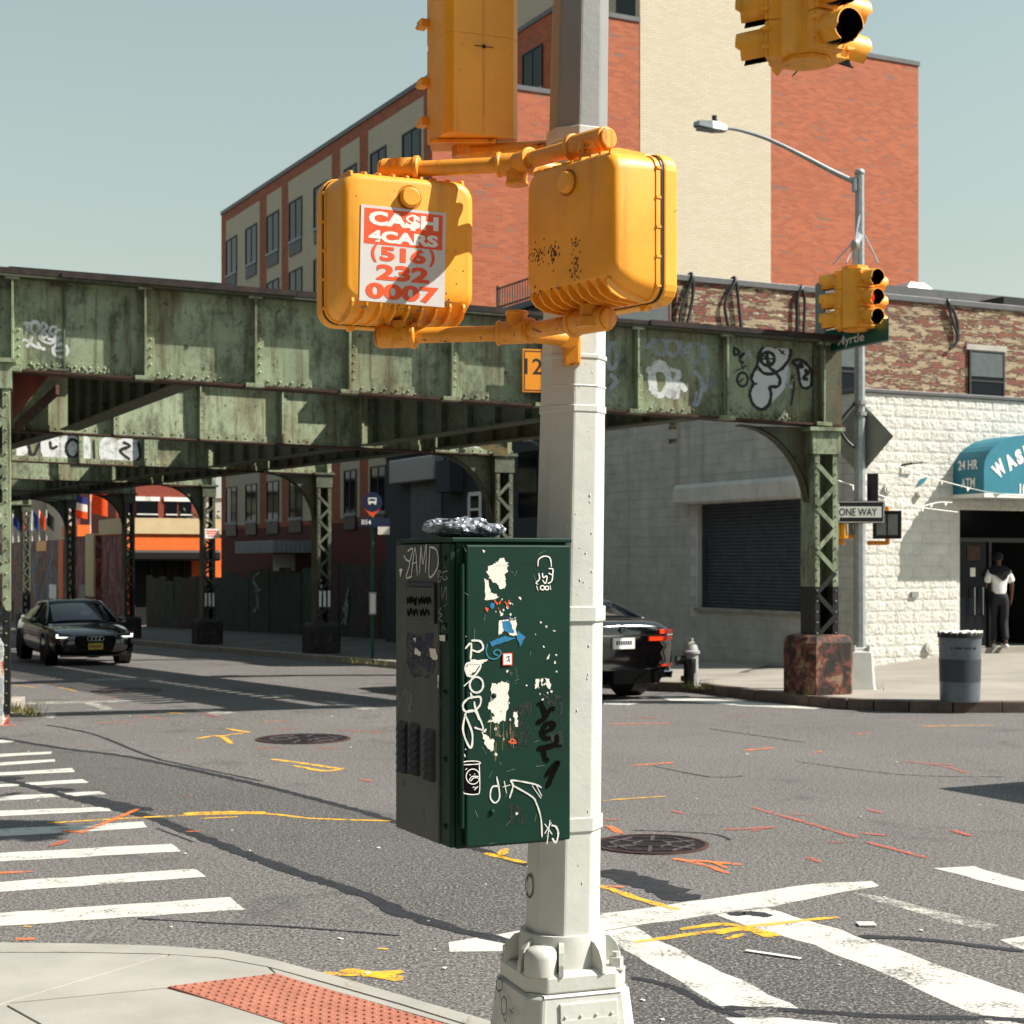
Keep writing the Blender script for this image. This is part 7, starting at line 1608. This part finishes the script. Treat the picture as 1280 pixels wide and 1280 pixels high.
skin('shirt', [(0, 0, .88, .155, .128), (0, .01, 1.12, .135, .10), (0, .02, 1.32, .165, .105), (0, .03, 1.43, .085, .075), (.17, .02, 1.38, .085), (.235, .0, 1.18, .080), (-.17, .02, 1.38, .085), (-.235, .025, 1.18, .080)], [(0, 1), (1, 2), (2, 3), (2, 4), (4, 5), (2, 6), (6, 7)], paint('white_cotton', (.84, .83, .81), .85, 0, .04, 8, .4, 30), pd, 2)
skin('trousers', [(0, 0, .98, .150, .118), (.095, .0, .84, .10), (.10, .03, .48, .078), (.09, -.09, .12, .066), (-.09, .02, .84, .10), (-.085, .10, .49, .078), (-.08, .06, .12, .066), (0, 0, 1.07, .138, .105)], [(0, 1), (1, 2), (2, 3), (0, 4), (4, 5), (5, 6), (0, 7)], paint('dark_denim', (.012, .018, .035), .8, 0, .2, 8), pd, 2)
M_NAVY = paint('navy_cloth', (.010, .012, .025), .85, 0, .2, 8)
m = MB(); ring = lambda z, a, b, y: [(a * math.cos(R(t)), y + b * math.sin(R(t)), z - (.05 * max(0, -math.sin(R(t)))) + .01 * math.sin(t * .1)) for t in range(0, 360, 15)]
m.loft([ring(1.54, .075, .07, .04), ring(1.49, .12, .095, .035), ring(1.45, .19, .12, .02), ring(1.40, .215, .14, .015), ring(1.385, .21, .14, .015)], caps=False); o = obj('shoulder_wrap', m, M_NAVY, pd, smooth=True); q_ = o.modifiers.new('skin', 'SOLIDIFY'); q_.thickness = .012
m = MB(); m.prism([(-.13, 1.37), (.15, 1.40), (.10, 1.27), (.03, 1.22), (-.07, 1.30)], -.135, -.12, Matrix(((1, 0, 0, 0), (0, 0, 1, 0), (0, 1, 0, 0), (0, 0, 0, 1)))); obj('hanging_hood', m, M_NAVY, pd, bevel=.01)
m = MB(); m.sphere((0, .055, 1.68), .090, .110, .085, 16, 10); obj('cap', m, M_NAVY, pd, smooth=True)
M_SHOE = paint('white_shoe', (.6, .6, .6), .6)
for x, y in ((.10, .0), (-.083, .13)):
    m = MB(); m.loft([[(x + w_ * math.cos(R(t)), y + yy, .03 + h_ * math.sin(R(t))) for t in range(0, 360, 30)] for yy, w_, h_ in ((-.13, .02, .025), (-.11, .04, .045), (-.04, .045, .05), (.06, .048, .04), (.13, .04, .028), (.15, .015, .015))]); obj('shoe', m, M_SHOE, pd, smooth=True)

# ---- box truck waiting just outside the picture at the near stop line (its roof shades the road at right)
vp = Vector((6.03, 13.25, 0)); vn = thing('box_truck', 'plain white box truck waiting at the near stop line', 'truck', vp, TH)
m = MB(); m.box(0, 1.95, -4.6, 0, .75, 2.55); obj('cargo_box', m, M_WHITE, vn, bevel=.03)
m = MB(); m.box(.25, 1.7, -4.5, -.05, .42, .748); obj('chassis', m, M_BLACK, vn)
m = MB(); m.box(.05, 1.9, .003, .02, 1.35, 2.2); obj('windscreen', m, M_CGL, vn)
m = MB(); m.box(-.02, 1.97, -.3, .12, .38, .62); obj('bumper', m, M_BLACK, vn, bevel=.03)
for x in (.18, 1.77):
    m = MB(); m.cyl((x, .002, .98), (x, .03, .98), .10, n=16); obj('headlight', m, M_ALU, vn)
    for y in (-.9, -3.7):
        m = MB(); m.lathe([(.2, -.1), (.36, -.1), (.37, 0), (.36, .1), (.2, .1)], 20, Matrix.Translation((x, y, .37)) @ Matrix.Rotation(R(90), 4, 'Y')); obj('wheel', m, M_RUBBER, vn)

# ---- unseen brick buildings added around the junction, kept dark to cut sky fill
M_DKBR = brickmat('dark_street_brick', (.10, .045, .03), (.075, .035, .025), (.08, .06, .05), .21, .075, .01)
def front_block(label, x0, x1, y0, y1, h, face):
    t = thing('sky_blocking_building', label, 'building', ((x0 + x1) / 2, (y0 + y1) / 2, 0))
    w, d = (x1 - x0) / 2, (y1 - y0) / 2
    bx('wall', M_DKBR, t, -w, w, -d, d, -2, h); bx('cornice', M_BLACK, t, -w - .3, w + .3, -d - .3, d + .3, h + .002, h + .5)
    n = int((2 * d if face == 'x' else 2 * w) / 2.4)
    for fl in range(int(h / 3.3)):
        for k in range(n):
            c = (-d if face == 'x' else -w) + 2.4 * (k + .5); z = 1 + fl * 3.3
            if face == 'x': bx('window', M_GLASS, t, w + .002, w + .03, c - .6, c + .6, z, z + 1.9)
            else: bx('window', M_GLASS, t, c - .6, c + .6, d + .002, d + .03, z, z + 1.9)
    return t
tb = front_block('unseen dark brick row with tall windows, added to cut sky light along the avenue facing the steel columns', -14, 0, 0, 70, 13, 'x')
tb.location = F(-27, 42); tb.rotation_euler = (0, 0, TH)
tb = front_block('unseen dark brick corner building added across the zebra crossing to cut sky light', -14, 0, -14, 0, 12, 'x'); tb.location = F(-30, -22); tb.rotation_euler = (0, 0, TH)
tb = front_block('unseen dark brick front added behind the near pavement to cut sky light', -22, 6, -14, 0, 13, 'y'); tb.location = (-10, -14, 0)
